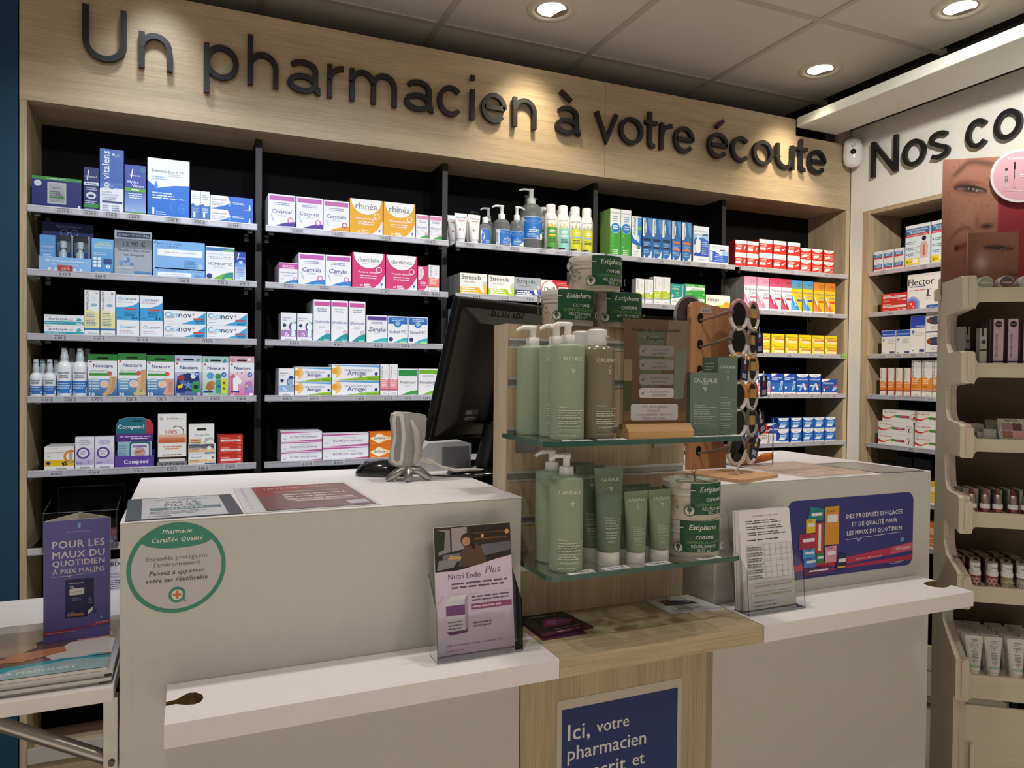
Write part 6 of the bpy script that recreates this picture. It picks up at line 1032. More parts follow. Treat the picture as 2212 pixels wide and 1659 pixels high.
PO=[('r',.0,.07,1,.17,'#b92a4e'),('p',[(0,.07),(1,.14),(1,.26),(0,.17)],BL),('p',[(0,.10),(.5,.13),(1,.2),(1,.31),(.5,.22),(0,.18)],'#c02f54'),
 ('p',[(.80,.175),(1,.205),(1,.31),(.83,.27)],'#cf5a74'),('t','BIOGARAN',.92,.245,.12,'#ecdfe6'),('p',[(.895,.33),(.92,.33),(.925,.38),(.9,.39),(.89,.36)],'#5fa0dc'),
 ('t','DES PRODUITS EFFICACES',.675,.745,.46,'#eceaf2','b'),('t','ET DE QUALITÉ POUR',.675,.635,.37,'#eceaf2','b'),('t','LES MAUX DU QUOTIDIEN',.675,.525,.45,'#eceaf2','b'),
 ('p',[(.445,.44),(.53,.445),(.545,.40),(.565,.447),(.9,.465),(.9,.47),(.56,.452),(.545,.41),(.535,.45),(.445,.445)],'#eceaf2'),('t','CHAQUE JOUR, AGIR POUR LA SANTÉ.',.63,.175,.22,'#f2dfe6','b'),('l',.8,.07,.95,2,.02,'#b9b4d0')]
def bxp(x0,y0,x1,y1,c,t=True,wl=None): 
    q=[('p',[(x0,y0),(x1,y0),(x1,y1),(x0,y1)],c)]
    a=wl or (x0+.2*(x1-x0),y0+.45*(y1-y0),x1-.08*(x1-x0),y0+.68*(y1-y0)); q.append(('rr',*a,.25,'#ecebee'))
    if t: q.append(('t','Produit',x0+.42*(x1-x0),y1-.12*(y1-y0),.5*(x1-x0),mix(c,'#1c1c3a',.7),'b'))
    return q
PO+=[('p',[(.15,.75),(.26,.72),(.275,.87),(.165,.92)],'#1f7f86'),('rr',.175,.79,.255,.83,.2,'#ecebee')]
PO+=bxp(.135,.58,.205,.755,'#e3c62e')+bxp(.275,.40,.385,.895,'#d9962e',True,(.295,.69,.375,.79))+bxp(.21,.31,.265,.70,'#c0382e',False,(.228,.34,.247,.68))+bxp(.085,.38,.21,.575,'#b02a50')+bxp(.11,.26,.205,.38,'#4f9fd8')+bxp(.12,.14,.215,.27,'#4a7fd0')+bxp(.215,.18,.27,.31,'#2f8a4a')+bxp(.28,.175,.365,.385,'#e39ab0')+bxp(.12,.04,.32,.135,'#6f2a62')+bxp(.365,.07,.445,.27,'#1a1c50')+[('r',.375,.09,.435,.11,'#e3c62e')]
flat('wall_poster','blue rounded poster of coloured cartons on the right counter front','poster',.4215,.187,PO,(1.484,1.3002,.8995),col=BL,rad=.022)
VP=[('r',.035,.02,.965,.955,'#1c3a86','#16296a'),('t','Ici,',.08,.84,.17,'#e6e4e2','b','l'),('t','votre',.30,.842,.26,'#e6e4e2','','l'),('t','pharmacien',.08,.74,.62,'#e6e4e2','','l'),('t','prescrit',.075,.635,.46,'#e6e4e2','b','l'),('t','et',.59,.64,.1,'#e6e4e2','','l'),('t','vaccine',.075,.53,.46,'#e6e4e2','b','l'),('t','*¹',.56,.56,.06,'#e6e4e2','b','l')]+[('e',x,y,.045,'#b9b4c0') for x,y in ((.69,.47),(.75,.5),(.82,.5),(.88,.47),(.78,.46),(.72,.45),(.85,.45))]+[('t','Pneumocoque',.785,.475,.19,'#2a3a7a','b'),('l',.1,.3,.8,4,.04,'#b9c3e0')]
flat('vaccine_poster','dark blue pharmacist vaccination poster with pale border on the oak front','poster',.3045,.43,VP,(.827,1.3002,.290),col='#c9c0b4',rad=.006)
# ---------------------------------------------------------------- sheets lying on the counters
def sheet(name,label,corners,z,col,prims,mat='paper',th=.0008,cat='sheet',W=.3,H=.21):
    # corners: front-left, front-right, back-right, back-left (world); the print follows them
    c=[Vector((x,y,0)) for x,y in corners]; o0=sum(c,Vector())/4
    q=[p-o0 for p in c]; m=MB()
    A=[(p.x,p.y,0) for p in q]; B=[(p.x,p.y,th) for p in q]
    m.face(B,col,mat); m.face(A[::-1],col,mat)
    for i in range(4): m.face([A[i],A[(i+1)%4],B[(i+1)%4],B[i]],col,mat)
    o=m.build(name,None,(o0.x,o0.y,z)); tag(o,label,cat)
    if prims:
        def fn(X,Y,l):
            u,v=X/W,Y/H; p=(q[0]*(1-u)+q[1]*u)*(1-v)+(q[3]*(1-u)+q[2]*u)*v; return (p.x,p.y,th+l+.0001)
        m=MB(); pr=Pr(m,W,H,fn,mat,eps=.00005); pr.draw(prims); m.build('print',o)
    return o
sheet('notice_sheet','black bordered notice about not swallowing the pill, front left corner of counter top',[(-.098,1.309),(.080,1.313),(.069,1.526),(-.109,1.526)],ZT+.0004,'#2c3038',[('r',.13,.03,.87,.97,'#c6c6cc'),('t','ON N’AVALERA',.5,.86,.5,'#6f7f7c','b'),('t','PAS LA',.5,.72,.30,'#55686a','b'),('t','PILULE',.5,.575,.34,'#55686a','b'),('r',.2,.36,.84,.47,'#55757a'),('t','#TRAHIS',.52,.415,.32,'#d3d6d8','b'),('l',.2,.29,.75,3,.05,'#9aa2a4'),('l',.18,.1,.4,1,.05,'#77777c')],mat='pad')
sheet('sleeved_sheet','clear punched sleeve with a red duty roster sheet on the left counter top',[(.083,1.311),(.317,1.315),(.306,1.608),(.077,1.598)],ZT+.0003,'#c9c9cc',[('r',.0,.0,.13,1,'#d3d3d8'),*[('e',.06,.06+.088*i,.012,'#a9a9ae') for i in range(11)],('r',.15,.03,.97,.97,'#7d5a58','#8a5f5a'),('p',[(.15,.5),(.5,.75),(.8,.97),(.15,.97)],'#a0504c'),('t','LISTE DES GARDES',.55,.86,.62,'#d9c9c6','b'),('r',.3,.66,.85,.70,'#a38f86'),('l',.35,.56,.9,3,.09,'#cdbab6'),('r',.4,.26,.9,.36,'#9a827c'),('l',.42,.31,.88,1,.05,'#d9ccc8'),('r',.78,.08,.94,.22,'#b9b4bd')],mat='pad',W=.235,H=.29)
sheet('sleeved_sheet','clear sleeve with a faded rose sheet on the right counter top',[(1.342,1.305),(1.579,1.316),(1.572,1.585),(1.335,1.575)],ZT+.0003,'#cfcbc8',[('r',.04,.03,.96,.95,'#b99a86','#c4a794'),('l',.1,.8,.8,3,.1,'#d6c3b6'),('r',.1,.3,.7,.4,'#cdb4a4'),('l',.12,.22,.9,2,.08,'#d9c9be')],mat='pad')
sheet('notice_sheet','black edged grey notice at the right end of the right counter top',[(1.583,1.302),(1.740,1.302),(1.717,1.512),(1.560,1.512)],ZT+.0004,'#33353a',[('r',.05,.05,.95,.95,'#8f8d88','#9a988f'),('l',.15,.8,.85,4,.1,'#aaa8a0'),('l',.15,.35,.8,3,.08,'#a3a19a')],mat='pad')
# ---------------------------------------------------------------- acrylic leaflet holders with A5 leaflets
def holder(label,x0,x1,loc_y,lean_h,fronth,lip):
    t=thing('leaflet_holder',label,'leaflet holder',((x0+x1)/2,loc_y,ZL)); w=(x1-x0)/2; b=.046
    def plate(name,pts,th=.0022,col='#fdfefe',edge='#b9c2ca',nrm=(0,1,0)):
        m=MB(); n=Vector(nrm).normalized()*th; A=[Vector(p) for p in pts]; B=[p+n for p in A]
        m.face(A,col,'clear'); m.face(B[::-1],col,'clear')
        for i in range(len(A)): j=(i+1)%len(A); m.face([A[i],A[j],B[j],B[i]],edge,'clear')
        m.build(name,t)
    lean=.030
    plate('back_plate',[(-w,b-.004,.001),(w,b-.004,.001),(w,b-.004+lean,lean_h),(-w,b-.004+lean,lean_h)])
    plate('front_plate',[(-w,0,.0),(w,0,.0),(w,.008,fronth*.82),(w*.86,.009,fronth),(-w*.86,.009,fronth),(-w,.008,fronth*.82)])
    plate('base_plate',[(-w,0,.0),(w,0,.0),(w,b,.0),(-w,b,.0)],.002,nrm=(0,0,1))
    for s in (-1,1): plate('side_plate',[(s*w,.001,.002),(s*w,b-.003,.002),(s*w,b+.012,fronth*1.25),(s*w,.009,fronth*.8)],.0018,nrm=(-s,0,0))
    m=MB(); m.box(-w,-.0006,-.0,w,.0014,.004,'#8a9098','gloss'); m.build('front_edge',t)
    return t,w,b
def leaned(name,label,cat,w,h,off,parent_loc,prims,col,count=1,lean=.135,group=None,mat='paper'):
    x,y,z=parent_loc
    m=MB(); m.box(-w/2,0,0,w/2,.0006*count,h,col,mat); o=m.build(name,None,(x+off[0],y+off[1],z+off[2]),(-lean,0,0)); tag(o,label,cat,group)
    if prims: m=MB(); pr=Pr(m,w,h,mat=mat,eps=.00005); pr.draw(prims); m.build('print',o)
    return o
h1,w1,b1=holder('clear acrylic holder with lilac leaflets on the left counter ledge',.393,.558,1.213,.222,.115,.02)
NE=[('r',0,.65,1,1,'#241d1c','#3a302c'),('p',[(.05,.78),(.2,.80),(.2,.98),(.05,.98)],'#8f8a92'),('p',[(.22,.80),(.42,.82),(.42,.99),(.22,.99)],'#a39a98'),('p',[(.02,.8),(.12,.82),(.14,.96),(.03,.98)],'#23301f'),('p',[(.45,.86),(.98,.9),(.98,.99),(.45,.99)],'#2a1d14'),('r',.48,.88,.96,.895,'#6a4a2c'),('r',.5,.93,.97,.94,'#5f4228'),('e',.62,.91,.02,'#e3b070'),('e',.95,.93,.03,'#d9a56a'),('p',[(.1,.7),(.4,.73),(.4,.79),(.1,.78)],'#77757f'),('p',[(.55,.74),(1,.78),(1,.85),(.6,.84)],'#6a6a74'),('p',[(.3,.68),(.32,.78),(.4,.84),(.52,.86),(.6,.82),(.66,.72),(.66,.66)],'#5f4634'),('e',.42,.885,.085,'#2c1c15'),('e',.405,.875,.055,'#b98a6c'),('p',[(.46,.92),(.52,.88),(.52,.8),(.47,.82)],'#2c1c15'),('p',[(.16,.745),(.32,.725),(.34,.755),(.2,.775)],'#c9a06a'),('p',[(.02,.66),(.24,.68),(.3,.74),(.05,.74)],'#8a868c'),
 ('p',[(0,0),(1,0),(1,.735),(.8,.715),(.55,.68),(.3,.652),(0,.645)],'#e2cde4'),('t','Nutri Endo',.37,.605,.42,'#6a4a72'),('t','Plus',.74,.635,.2,'#4a3450','li'),('l',.2,.545,.95,2,.03,'#6a5470'),('l',.45,.43,.98,2,.026,'#6a5470'),('r',.44,.33,.98,.375,'#a0507f'),('l',.46,.352,.9,1,.03,'#e6d0dc'),('p',[(.12,.42),(.36,.42),(.36,.18),(.12,.18)],'#e3dce6'),('p',[(.12,.38),(.36,.38),(.36,.3),(.12,.3)],'#7f4a86'),('p',[(.12,.42),(.2,.455),(.4,.455),(.36,.42)],'#efe9f0'),('p',[(.36,.42),(.4,.455),(.4,.2),(.36,.18)],'#b4a3ba'),('p',[(.12,.18),(.36,.18),(.4,.2),(.38,.16),(.16,.15)],'#6f3a72'),('l',.14,.25,.34,3,.025,'#8a7a92'),('l',.46,.225,.78,2,.025,'#8a7490'),('l',.1,.07,.95,1,.012,'#a08aa6'),('l',.1,.03,.4,1,.015,'#a08aa6')]
leaned('leaflet_stack','lilac leaflets with a reading woman photo in the left acrylic holder','leaflet',.150,.226,(0,.022,.004),(.4755,1.213,ZL),NE,'#efe9f0',6,.125)
h2,w2,b2=holder('clear acrylic holder with printed questionnaires on the right counter ledge',1.080,1.238,1.207,.214,.115,.02)
QU=[('t','QUESTIONNAIRE : AUTOMÉDICATION',.5,.945,.5,'#3a3a3e','b'),('l',.12,.895,.92,2,.022,'#5a5a5f'),('l',.12,.835,.85,2,.022,'#5a5a5f'),('l',.14,.775,.9,2,.022,'#5a5a5f'),('l',.12,.70,.95,1,.022,'#3a3a3e')]
QU+=[('r',.1,.30+.058*i,.97,.302+.058*i,'#8f8f94') for i in range(7)]+[('r',u,.30,u+.004,.648,'#8f8f94') for u in (.1,.44,.55,.66,.77,.88,.968)]+[('l',.11,.335+.058*i,.43,2,.022,'#77777c') for i in range(6)]
QU+=[('r',.12,.20,.99,.255,'#e6e4de'),('t','QUESTIONNAIRE THÈSE PHARMACIEN',.56,.227,.74,'#33333a'),('r',.12,.11,.99,.165,'#e6e4de'),('t','MERCI POUR VOTRE PARTICIPATION',.56,.137,.72,'#33333a'),('l',.15,.07,.7,1,.02,'#9a9aa0'),('l',.15,.03,.8,1,.02,'#77777c')]
leaned('questionnaire_stack','stack of white printed questionnaires in the right acrylic holder','leaflet',.145,.210,(.002,.022,.004),(1.159,1.207,ZL),QU,'#eeeaf0',10,.125)
for i,(dx,a) in enumerate(((-.010,.075),(-.006,.085))):
    leaned('questionnaire','loose white questionnaire bent left behind the stack, '+('rear one','front one')[i],'leaflet',.145,.212,(dx,.031-.003*i,.0045),(1.157,1.2105,ZL),None,'#d9d5db',1,a)
# ---------------------------------------------------------------- leaflets on the oak ledge
MG=[('r',0,0,1,1,'#3a2334','#2a3320'),('t','NOS PLANTES',.5,.88,.6,'#c2c79a','b'),('p',[(.2,.35),(.4,.7),(.7,.75),(.9,.5),(.7,.3)],'#7f2f62'),('p',[(.3,.45),(.45,.65),(.6,.6),(.5,.4)],'#a8588a'),('e',.7,.5,.12,'#8f3f72'),('r',.0,.0,1,.12,'#6a2448'),('t','Phytothérapie',.6,.2,.5,'#d3b4c6','i'),('l',.3,.07,.9,1,.06,'#d0b0c2')]
def ledge_leaf(name,label,corners,z,col,prims,th): return sheet(name,label,corners,z,col,prims,th=th,cat='leaflet',W=.12,H=.15)
ledge_leaf('leaflet_stack','dark magenta plant leaflets stacked at the left of the oak ledge',[(.620,1.254),(.738,1.270),(.722,1.374),(.612,1.374)],ZL+.0003,'#4a2038',MG,.004)
ledge_leaf('leaflet','lower dark magenta leaflet poking out under the plant leaflets',[(.6135,1.245),(.712,1.247),(.716,1.33),(.6145,1.33)],ZL+.00005,'#5f2448',None,.0002)
WL=[('r',0,0,1,1,'#d6d4de'),('t','Praticien',.5,.92,.44,'#6a74a8'),('p',[(.15,.42),(.2,.7),(.5,.76),(.78,.6),(.8,.4)],'#3a3560'),('e',.3,.74,.13,'#6a4a40'),('o',.75,.7,.22,.015,'#c9b46a'),('o',.5,.66,.25,.015,'#c9b46a'),('p',[(0,0),(0,.5),(.5,.34),(1,.3),(1,0)],'#dcdae2'),('t','Coton & dentiste',.42,.28,.5,'#44485a'),('l',.12,.18,.8,2,.06,'#8f92a0')]
ledge_leaf('leaflet','white practitioner leaflet on the right of the oak ledge',[(.931,1.284),(1.061,1.272),(1.049,1.374),(.934,1.374)],ZL+.0003,'#d6d4de',WL,.003)
ledge_leaf('leaflet','second white leaflet just under the practitioner leaflet',[(.936,1.279),(1.066,1.267),(1.052,1.36),(.936,1.36)],ZL+.00005,'#c9c7d2',None,.0002)
# ---------------------------------------------------------------- glass display shelves
ZG=1.257; Z2=1.010; GE='#1f4f46'
def disp_shelf(label,z,x0,x1,yf,yb):
    t=thing('display_shelf',label,'glass shelf',((x0+x1)/2,yb,z)); cx=(x0+x1)/2
    c=.017; out=[(x0,yb),(x0,yf+c),(x0+c*.4,yf+c*.35),(x0+c*1.1,yf),(x1-c*.8,yf),(x1-c*.3,yf+c*.3),(x1,yf+c*.9),(x1,yb)]
    m=MB(); pts=[(a-cx,b-yb) for a,b in out]; th=.0095
    top=[(a,b,0) for a,b in pts]; bot=[(a,b,-th) for a,b in pts]
    m.face(top[::-1],'#d9e6df','glass'); m.face(bot,'#e3ece8','glass')
    m.build('glass_pane',t)
    m=MB()
    for i in range(1,len(pts)-1+1):
        a=pts[i-1]; b=pts[i]; m.face([(a[0],a[1],-th),(b[0],b[1],-th),(b[0],b[1],0),(a[0],a[1],0)],GE,'gloss')
    m.build('polished_edge',t)
    for s in (-1,1):
        xx=s*((x1-x0)/2-.055)
        m=MB(); m.box(xx-.025,-.0015,-.042,xx+.025,-.0001,-.0105,'#8f8e8c','metal'); m.box(xx-.025,-.09,-.0125,xx+.025,-.0015,-.0105,'#8f8e8c','metal'); m.build('shelf_bracket',t)
    return t
disp_shelf('upper glass shelf of the oak slatwall holding green bottles',ZG,.581,1.030,1.170,1.3775)
disp_shelf('lower glass shelf of the oak slatwall holding green tubes and pots',Z2,.5945,1.037,1.180,1.3775)
def price_card(label,loc,rz,t):
    m=MB(); m.box(-.028,-.009,0,.028,.009,.0008,'#e9e6ee','paper'); pr=Pr(m,.056,.018,fn=lambda X,Y,l:(X-.028,Y-.009,.0009+l)); pr.draw([('l',.1,.85,.5,1,.12,'#8a8a92'),('t',t,.52,.42,.6,'#2f2f36','b')])
    tag(m.build('price_card',None,loc,(0,0,rz)),label,'price card','price cards on the glass shelves')
price_card('white price card before the front pump bottle, upper glass shelf',(.648,1.181,ZG+.0003),.03,'22.90 €')
price_card('white price card before the flip cap bottles, upper glass shelf',(.722,1.181,ZG+.0003),-.03,'19.90 €')
price_card('white price card before the short green carton, upper glass shelf',(.937,1.182,ZG+.0003),.05,'24.90 €')
price_card('white price card before the tall green carton, upper glass shelf',(.997,1.183,ZG+.0003),0,'18.90 €')
price_card('white price card before the pump bottles, lower glass shelf',(.664,1.191,Z2+.0003),.06,'22.90 €')
price_card('white price card before the large tube, lower glass shelf',(.741,1.193,Z2+.0003),.04,'14.90 €')
price_card('white price card between the small tubes, lower glass shelf',(.834,1.191,Z2+.0003),.05,'9.90 €')
price_card('white price card before the cotton pads pots, lower glass shelf',(.956,1.190,Z2+.0003),.02,'12.90 €')
# ---------------------------------------------------------------- green toiletries
GR='#8d9a80'; GRD='#74816e'
def grape(u,v,s,c='#d3d9c6'): return [('e',u+s*dx,v+s*dy*.8,s*.34,c,None,8) for dx,dy in ((-.9,.6),(0,.6),(.9,.6),(-.45,0),(.45,0),(0,-.6))]+[('p',[(u-s*.5,v+s*1.5),(u-s*.2,v+s*1.5),(u+.1*s,v+s*.9)],c)]
def capr(top=.84,u=.56,tw=.56,ls=.3,c='#dbe0d0',gs=.04): return [('t','CAUDALIE',u,top,tw,c)]+grape(u+.03,top-.13,gs,c)+[('t','Vinopure',u-.16,ls,.2,c,'l'),('r',u-.27,ls-.04,u+.3,ls-.036,c),('l',u-.27,ls-.065,u+.25,3,.026,mix(GR,c,.55)),('l',u-.27,ls-.155,u+.26,3,.026,mix(GR,c,.55)),('l',u-.22,ls-.245,u+.2,1,.02,mix(GR,c,.5)),('l',u-.27,.035,u+.1,1,.02,mix(GR,c,.5))]
def pump(label,x,y,z,turn): return pump_bottle(label,'bottle',(x,y,z),0,GR,.0322,.179,.040,capr(.85,.52,.55,.34),'green pump bottles',round_sh=.035,nozzle=PI*1.02,pw=.085,pz=.004,ph=.172,turn=turn)
pump('green pump bottle turned sideways, leftmost on the upper glass shelf',.632,1.343,ZG,1.35)
pump('green pump bottle half hidden in the middle of the three, upper glass shelf',.652,1.2785,ZG,-.3)
pump('green pump bottle in front of the three, upper glass shelf',.6435,1.2135,ZG,-.3)
pump('green pump bottle at the back left of the lower glass shelf',.653,1.293,Z2,1.3)
pump('green pump bottle at the front left of the lower glass shelf',.648,1.222,Z2,-.25)
def flip(label,x,y,z):
    t=thing('flip_cap_bottle',label,'bottle',(x,y,z),0,'olive flip cap bottles'); r=.0345
    m=MB(); m.lathe([(r*.9,0),(r*.985,.002),(r,.005),(r,.168),(r*.93,.175),(r*.5,.178)],32,'#7a735c','gloss'); m.build('bottle_body',t)
    m=MB(); m.lathe([(.0195,.178),(.0195,.205),(.0185,.208),(.012,.2095)],26,'#dcdad6','plastic'); m.lathe([(.001,-.001),(.005,-.001),(.005,.0008),(.001,.001)],12,'#b4b2ae','plastic',c=(.012,-.0155,.194)); m.build('flip_cap',t)
    W=.088; m=MB(); pr=Pr(m,W,.165,cylfn(W,r*1.004,.004,1,.12),nx=10); pr.draw(capr(.88,.52,.55,.36,'#ddd9c8')); m.build('bottle_print',t)
flip('olive flip cap bottle behind, next to the front pump bottle',.722,1.302,ZG)
flip('olive flip cap bottle in front, beside the acrylic routine sign',.742,1.262,ZG) if 0 else flip('olive flip cap bottle in front, beside the acrylic routine sign',.715,1.2285,ZG)
# cartons
def gcarton(label,x,y,w,h,d,ls):
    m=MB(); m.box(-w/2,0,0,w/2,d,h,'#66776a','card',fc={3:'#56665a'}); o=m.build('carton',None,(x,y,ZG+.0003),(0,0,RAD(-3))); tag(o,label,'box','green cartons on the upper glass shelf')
    m=MB(); pr=Pr(m,w,h); C='#cfd8cc'; pr.draw([('t','CAUDALIE',.5,.875,.8,C),('t','PARIS',.5,.815,.2,C,'l')]+grape(.5,.73,.055,C)+[('t','Vinopure',.32,.48,.36,C,'l'),('r',.12,.445,.88,.449,C),('l',.12,.41,.78,3,.035,'#9caa9e'),('r',.12,.30,.88,.304,C),('l',.12,.265,.78,3,.035,'#9caa9e'),('r',.12,.145,.88,.149,C),('l',.18,.115,.7,2,.03,'#9caa9e'),('l',.12,.03,.5,1,.03,'#9caa9e')])
    pr2=Pr(m,d,h,fn=lambda X,Y,l:(-w/2-l,d-X,Y)); pr2.draw([('l',.15,.92,.85,3,.04,'#9caa9e'),('l',.15,.72,.9,9,.05,'#8fa092'),('r',.3,.08,.8,.2,'#bac2b8')]); m.build('front_print',o)
gcarton('short green serum carton on the right of the upper glass shelf',.9565,1.206,.0715,.128,.058,0); gcarton('tall green fluid carton at the right end of the upper glass shelf',1.0185,1.212,.0485,.160,.055,0)
# routine sign
t=thing('sign_holder','acrylic routine sign in a wooden block on the upper glass shelf','sign',(.842,1.215,ZG),RAD(-4))
m=MB(); m.prism([(-.026,0),(.026,0),(.026,.012),(.012,.026),(-.012,.026),(-.026,.012)],-.073,.073,'#c99d6c','wood_x','x'); m.build('wood_block',t,bevel=.001)
RS=[('r',0,0,1,1,'#8f6a4c','#a07a5a'),('p',[(.62,.6),(1,.5),(1,1),(.7,1)],'#b9a489'),('p',[(.28,.3),(.55,.3),(.64,.9),(.2,.9)],'#8f9478'),('t','CAUDALIE',.42,.83,.24,'#c9c8a8'),('e',.42,.74,.03,'#c9c8a8'),('p',[(.78,.25),(.94,.25),(1,.72),(.8,.7)],'#a9b49a'),('p',[(.0,.14),(.12,.14),(.12,.42),(0,.42)],'#6f7040'),('rr',.0,.42,.13,.62,.2,'#cbb48e'),('t','Routine de soins Caudalie',.5,.9,.78,'#3a3233','bi'),('t','Vinopure',.48,.825,.26,'#3a3233','bi'),('r',0,0,1,.14,'#b58f5f','#8f6a48')]
for i,(v0,v1,a,b) in enumerate(((.655,.755,'Gelée nettoyante','purifiante'),(.525,.625,'Lotion','purifiante'),(.385,.49,'Sérum salicylique','anti-imperfections'),(.26,.355,'Fluide matifiant','hydratant'))):
    RS+=[('rr',.24,v0,.78,v1,.25,'#b9b2b4'),('p',[(.27,(v0+v1)/2),(.29,v0+.025),(.34,v1-.02),(.292,v0+.045)],'#55505a'),('t',a,.56,v1-.035,.14 if a=='Lotion' else .3,'#77707a'),('t',b,.55,v0+.028,.22,'#77707a')]
RS+=[('rr',.11,.05,.85,.205,.15,'#b9b2b4'),('t','-30% sur la gamme',.48,.178,.42,'#6f6872','b'),('t','Vinopure',.46,.142,.2,'#77707a'),('t','Coton réutilisable offert pour',.48,.105,.56,'#6f6872'),('t','l’achat de la routine',.48,.07,.36,'#6f6872')]
m=MB(); m.box(-.072,.0,.022,.072,.0006,.232,'#9a7350','paper'); pr=Pr(m,.144,.210,fn=lambda X,Y,l:(X-.072,-l,Y+.022),mat='paper'); pr.draw(RS); m.build('routine_sheet',t)
m=MB(); m.box(-.079,-.0016,.016,.079,-.0006,.238,'#f2f3f4','clear'); m.box(-.079,.0008,.016,.079,.0018,.238,'#f2f3f4','clear'); m.build('acrylic_plate',t)
# tubes on the lower shelf
def tpr(ls=.42,s=.62): return [('t','CAUDALIE',.5,.86,s,'#d3dacb')]+grape(.5,.74,.055,'#d3dacb')+[('t','Vinopure',.36,.39,.3,'#cfd6c6','l'),('r',.2,.355,.8,.359,'#cfd6c6'),('l',.2,.325,.78,3,.032,'#a3b09c'),('l',.2,.21,.76,3,.032,'#a3b09c'),('l',.24,.1,.6,1,.03,'#a3b09c'),('o',.86,.45,.05,.012,'#cfd6c6',14)]
big=squeeze_tube('cleansing_tube','large dark green cleansing tube, front one of the large three','tube',(.743,1.225,Z2),0,'#66755f','#d9d7d0',.188,.0235,.066,.027,tpr(),'large green tubes')
for x,y,l in ((.728,1.272,'middle one of the large three'),(.733,1.32,'rear one of the large three')): dup(big,(x,y,Z2),0,'large dark green cleansing tube, '+l)
sm=squeeze_tube('cleansing_tube','small green cleansing tube, left front one','tube',(.806,1.225,Z2),0,'#7a8a6e','#dedcd5',.139,.0195,.056,.020,tpr(.4,.7),'small green tubes')
for x,y,l in ((.864,1.226,'right front one beside the pots'),(.803,1.262,'left one of the second row'),(.862,1.264,'right one of the second row'),(.806,1.30,'left one of the back row'),(.864,1.302,'right one of the back row')): dup(sm,(x,y,Z2),0,'small green cleansing tube, '+l)
# cotton pad pots
KR='#cfc6b8'
def pot(label,x,y,z,rz):
    t=thing('cotton_pot',label,'pot',(x,y,z),rz,'round cotton pad pots'); r=.0585; h=.076
    m=MB(); m.lathe([(r*.93,0),(r*.95,.001),(r*.965,h-.026)],40,KR,'card'); m.build('pot_body',t)
    m=MB(); m.lathe([(r,h-.027),(r,h-.001),(r*.985,h),(r*.93,h),(r*.92,h-.004),(.001,h-.004)],40,KR,'card',cap=False); m.lathe([(r*.55,h-.0035),(r*.53,h-.0032),(r*.45,h-.0032),(r*.43,h-.0035)],32,'#8f9078','card',cap=False); m.build('lid',t)
    m=MB(); W=.165; pr=Pr(m,W,h,cylfn(W,r*1.012,0,1,-.55),nx=14)
    pr.draw([('r',.41,.16,.99,.995,'#1f5238'),('r',.41,.64,.99,.645,'#16402b'),('t','Estipharm',.70,.83,.36,'#e3e3da','bi'),('t','COTONS',.72,.56,.24,'#e3e3da','b'),('t','DÉMAQUILLANTS',.71,.435,.44,'#6f9a5a'),('t','RÉUTILISABLES',.71,.325,.32,'#cfd3c6'),('t','BIO x7',.71,.225,.17,'#b9c4b0','b'),('r',.06,.80,.47,.835,'#6f8a6a'),('r',.06,.805,.46,.828,KR),
     ('e',.40,.27,.065,'#3f5a48'),('e',.40,.27,.052,'#d6d0c2'),('r',.394,.19,.406,.28,'#3f5a48'),('e',.40,.31,.028,'#3f5a48'),('t','VOTRE ROUTINE BEAUTÉ ZÉRO DÉCHET',.68,.07,.56,'#7a7668'),('r',.22,.16,.226,.62,'#8a7f70'),('e',.20,.55,.018,'#8a7f70'),('e',.25,.5,.018,'#8a7f70'),('e',.19,.42,.02,'#8a7f70'),('e',.26,.36,.02,'#8a7f70'),('e',.2,.3,.016,'#8a7f70'),('p',[(.02,.2),(.1,.24),(.13,.42),(.08,.56),(.02,.58)],'#5a6352'),('e',.07,.74,.06,'#33604a'),('e',.07,.74,.045,KR),('o',.965,.3,.045,.012,'#cfd3c6')]); m.build('pot_print',t)
    return t
pot('cotton pad pot on the left of the pyramid atop the oak slatwall',.748,1.4135,1.4815,-.03)
pot('cotton pad pot on the right of the pyramid atop the oak slatwall',.8695,1.4135,1.4815,-.08)
pot('cotton pad pot on top of the pyramid above the oak slatwall',.8155,1.4135,1.558,.17)
pot('lower cotton pad pot at the right of the lower glass shelf',.958,1.247,Z2,-.24)
p5=pot('upper cotton pad pot with string loop at the right of the lower glass shelf',.9535,1.244,Z2+.0765,.14)
def loop(par,loc,s=1,pts=None):
    m=MB(); m.tube(pts or [(.0,0,0),(.001,0,.012),(-.009,0,.022),(-.007,0,.030),(-.001,0,.034),(.004,0,.028),(.002,0,.020),(-.003,0,.012),(.002,0,.001)],.0011,'#8a7c66','matte',6); m.build('string_loop',par,loc)
loop(p5,(0,-.01,.0735))
p3=[o for o in bpy.data.objects if o.get('label','').startswith('cotton pad pot on top')][0]
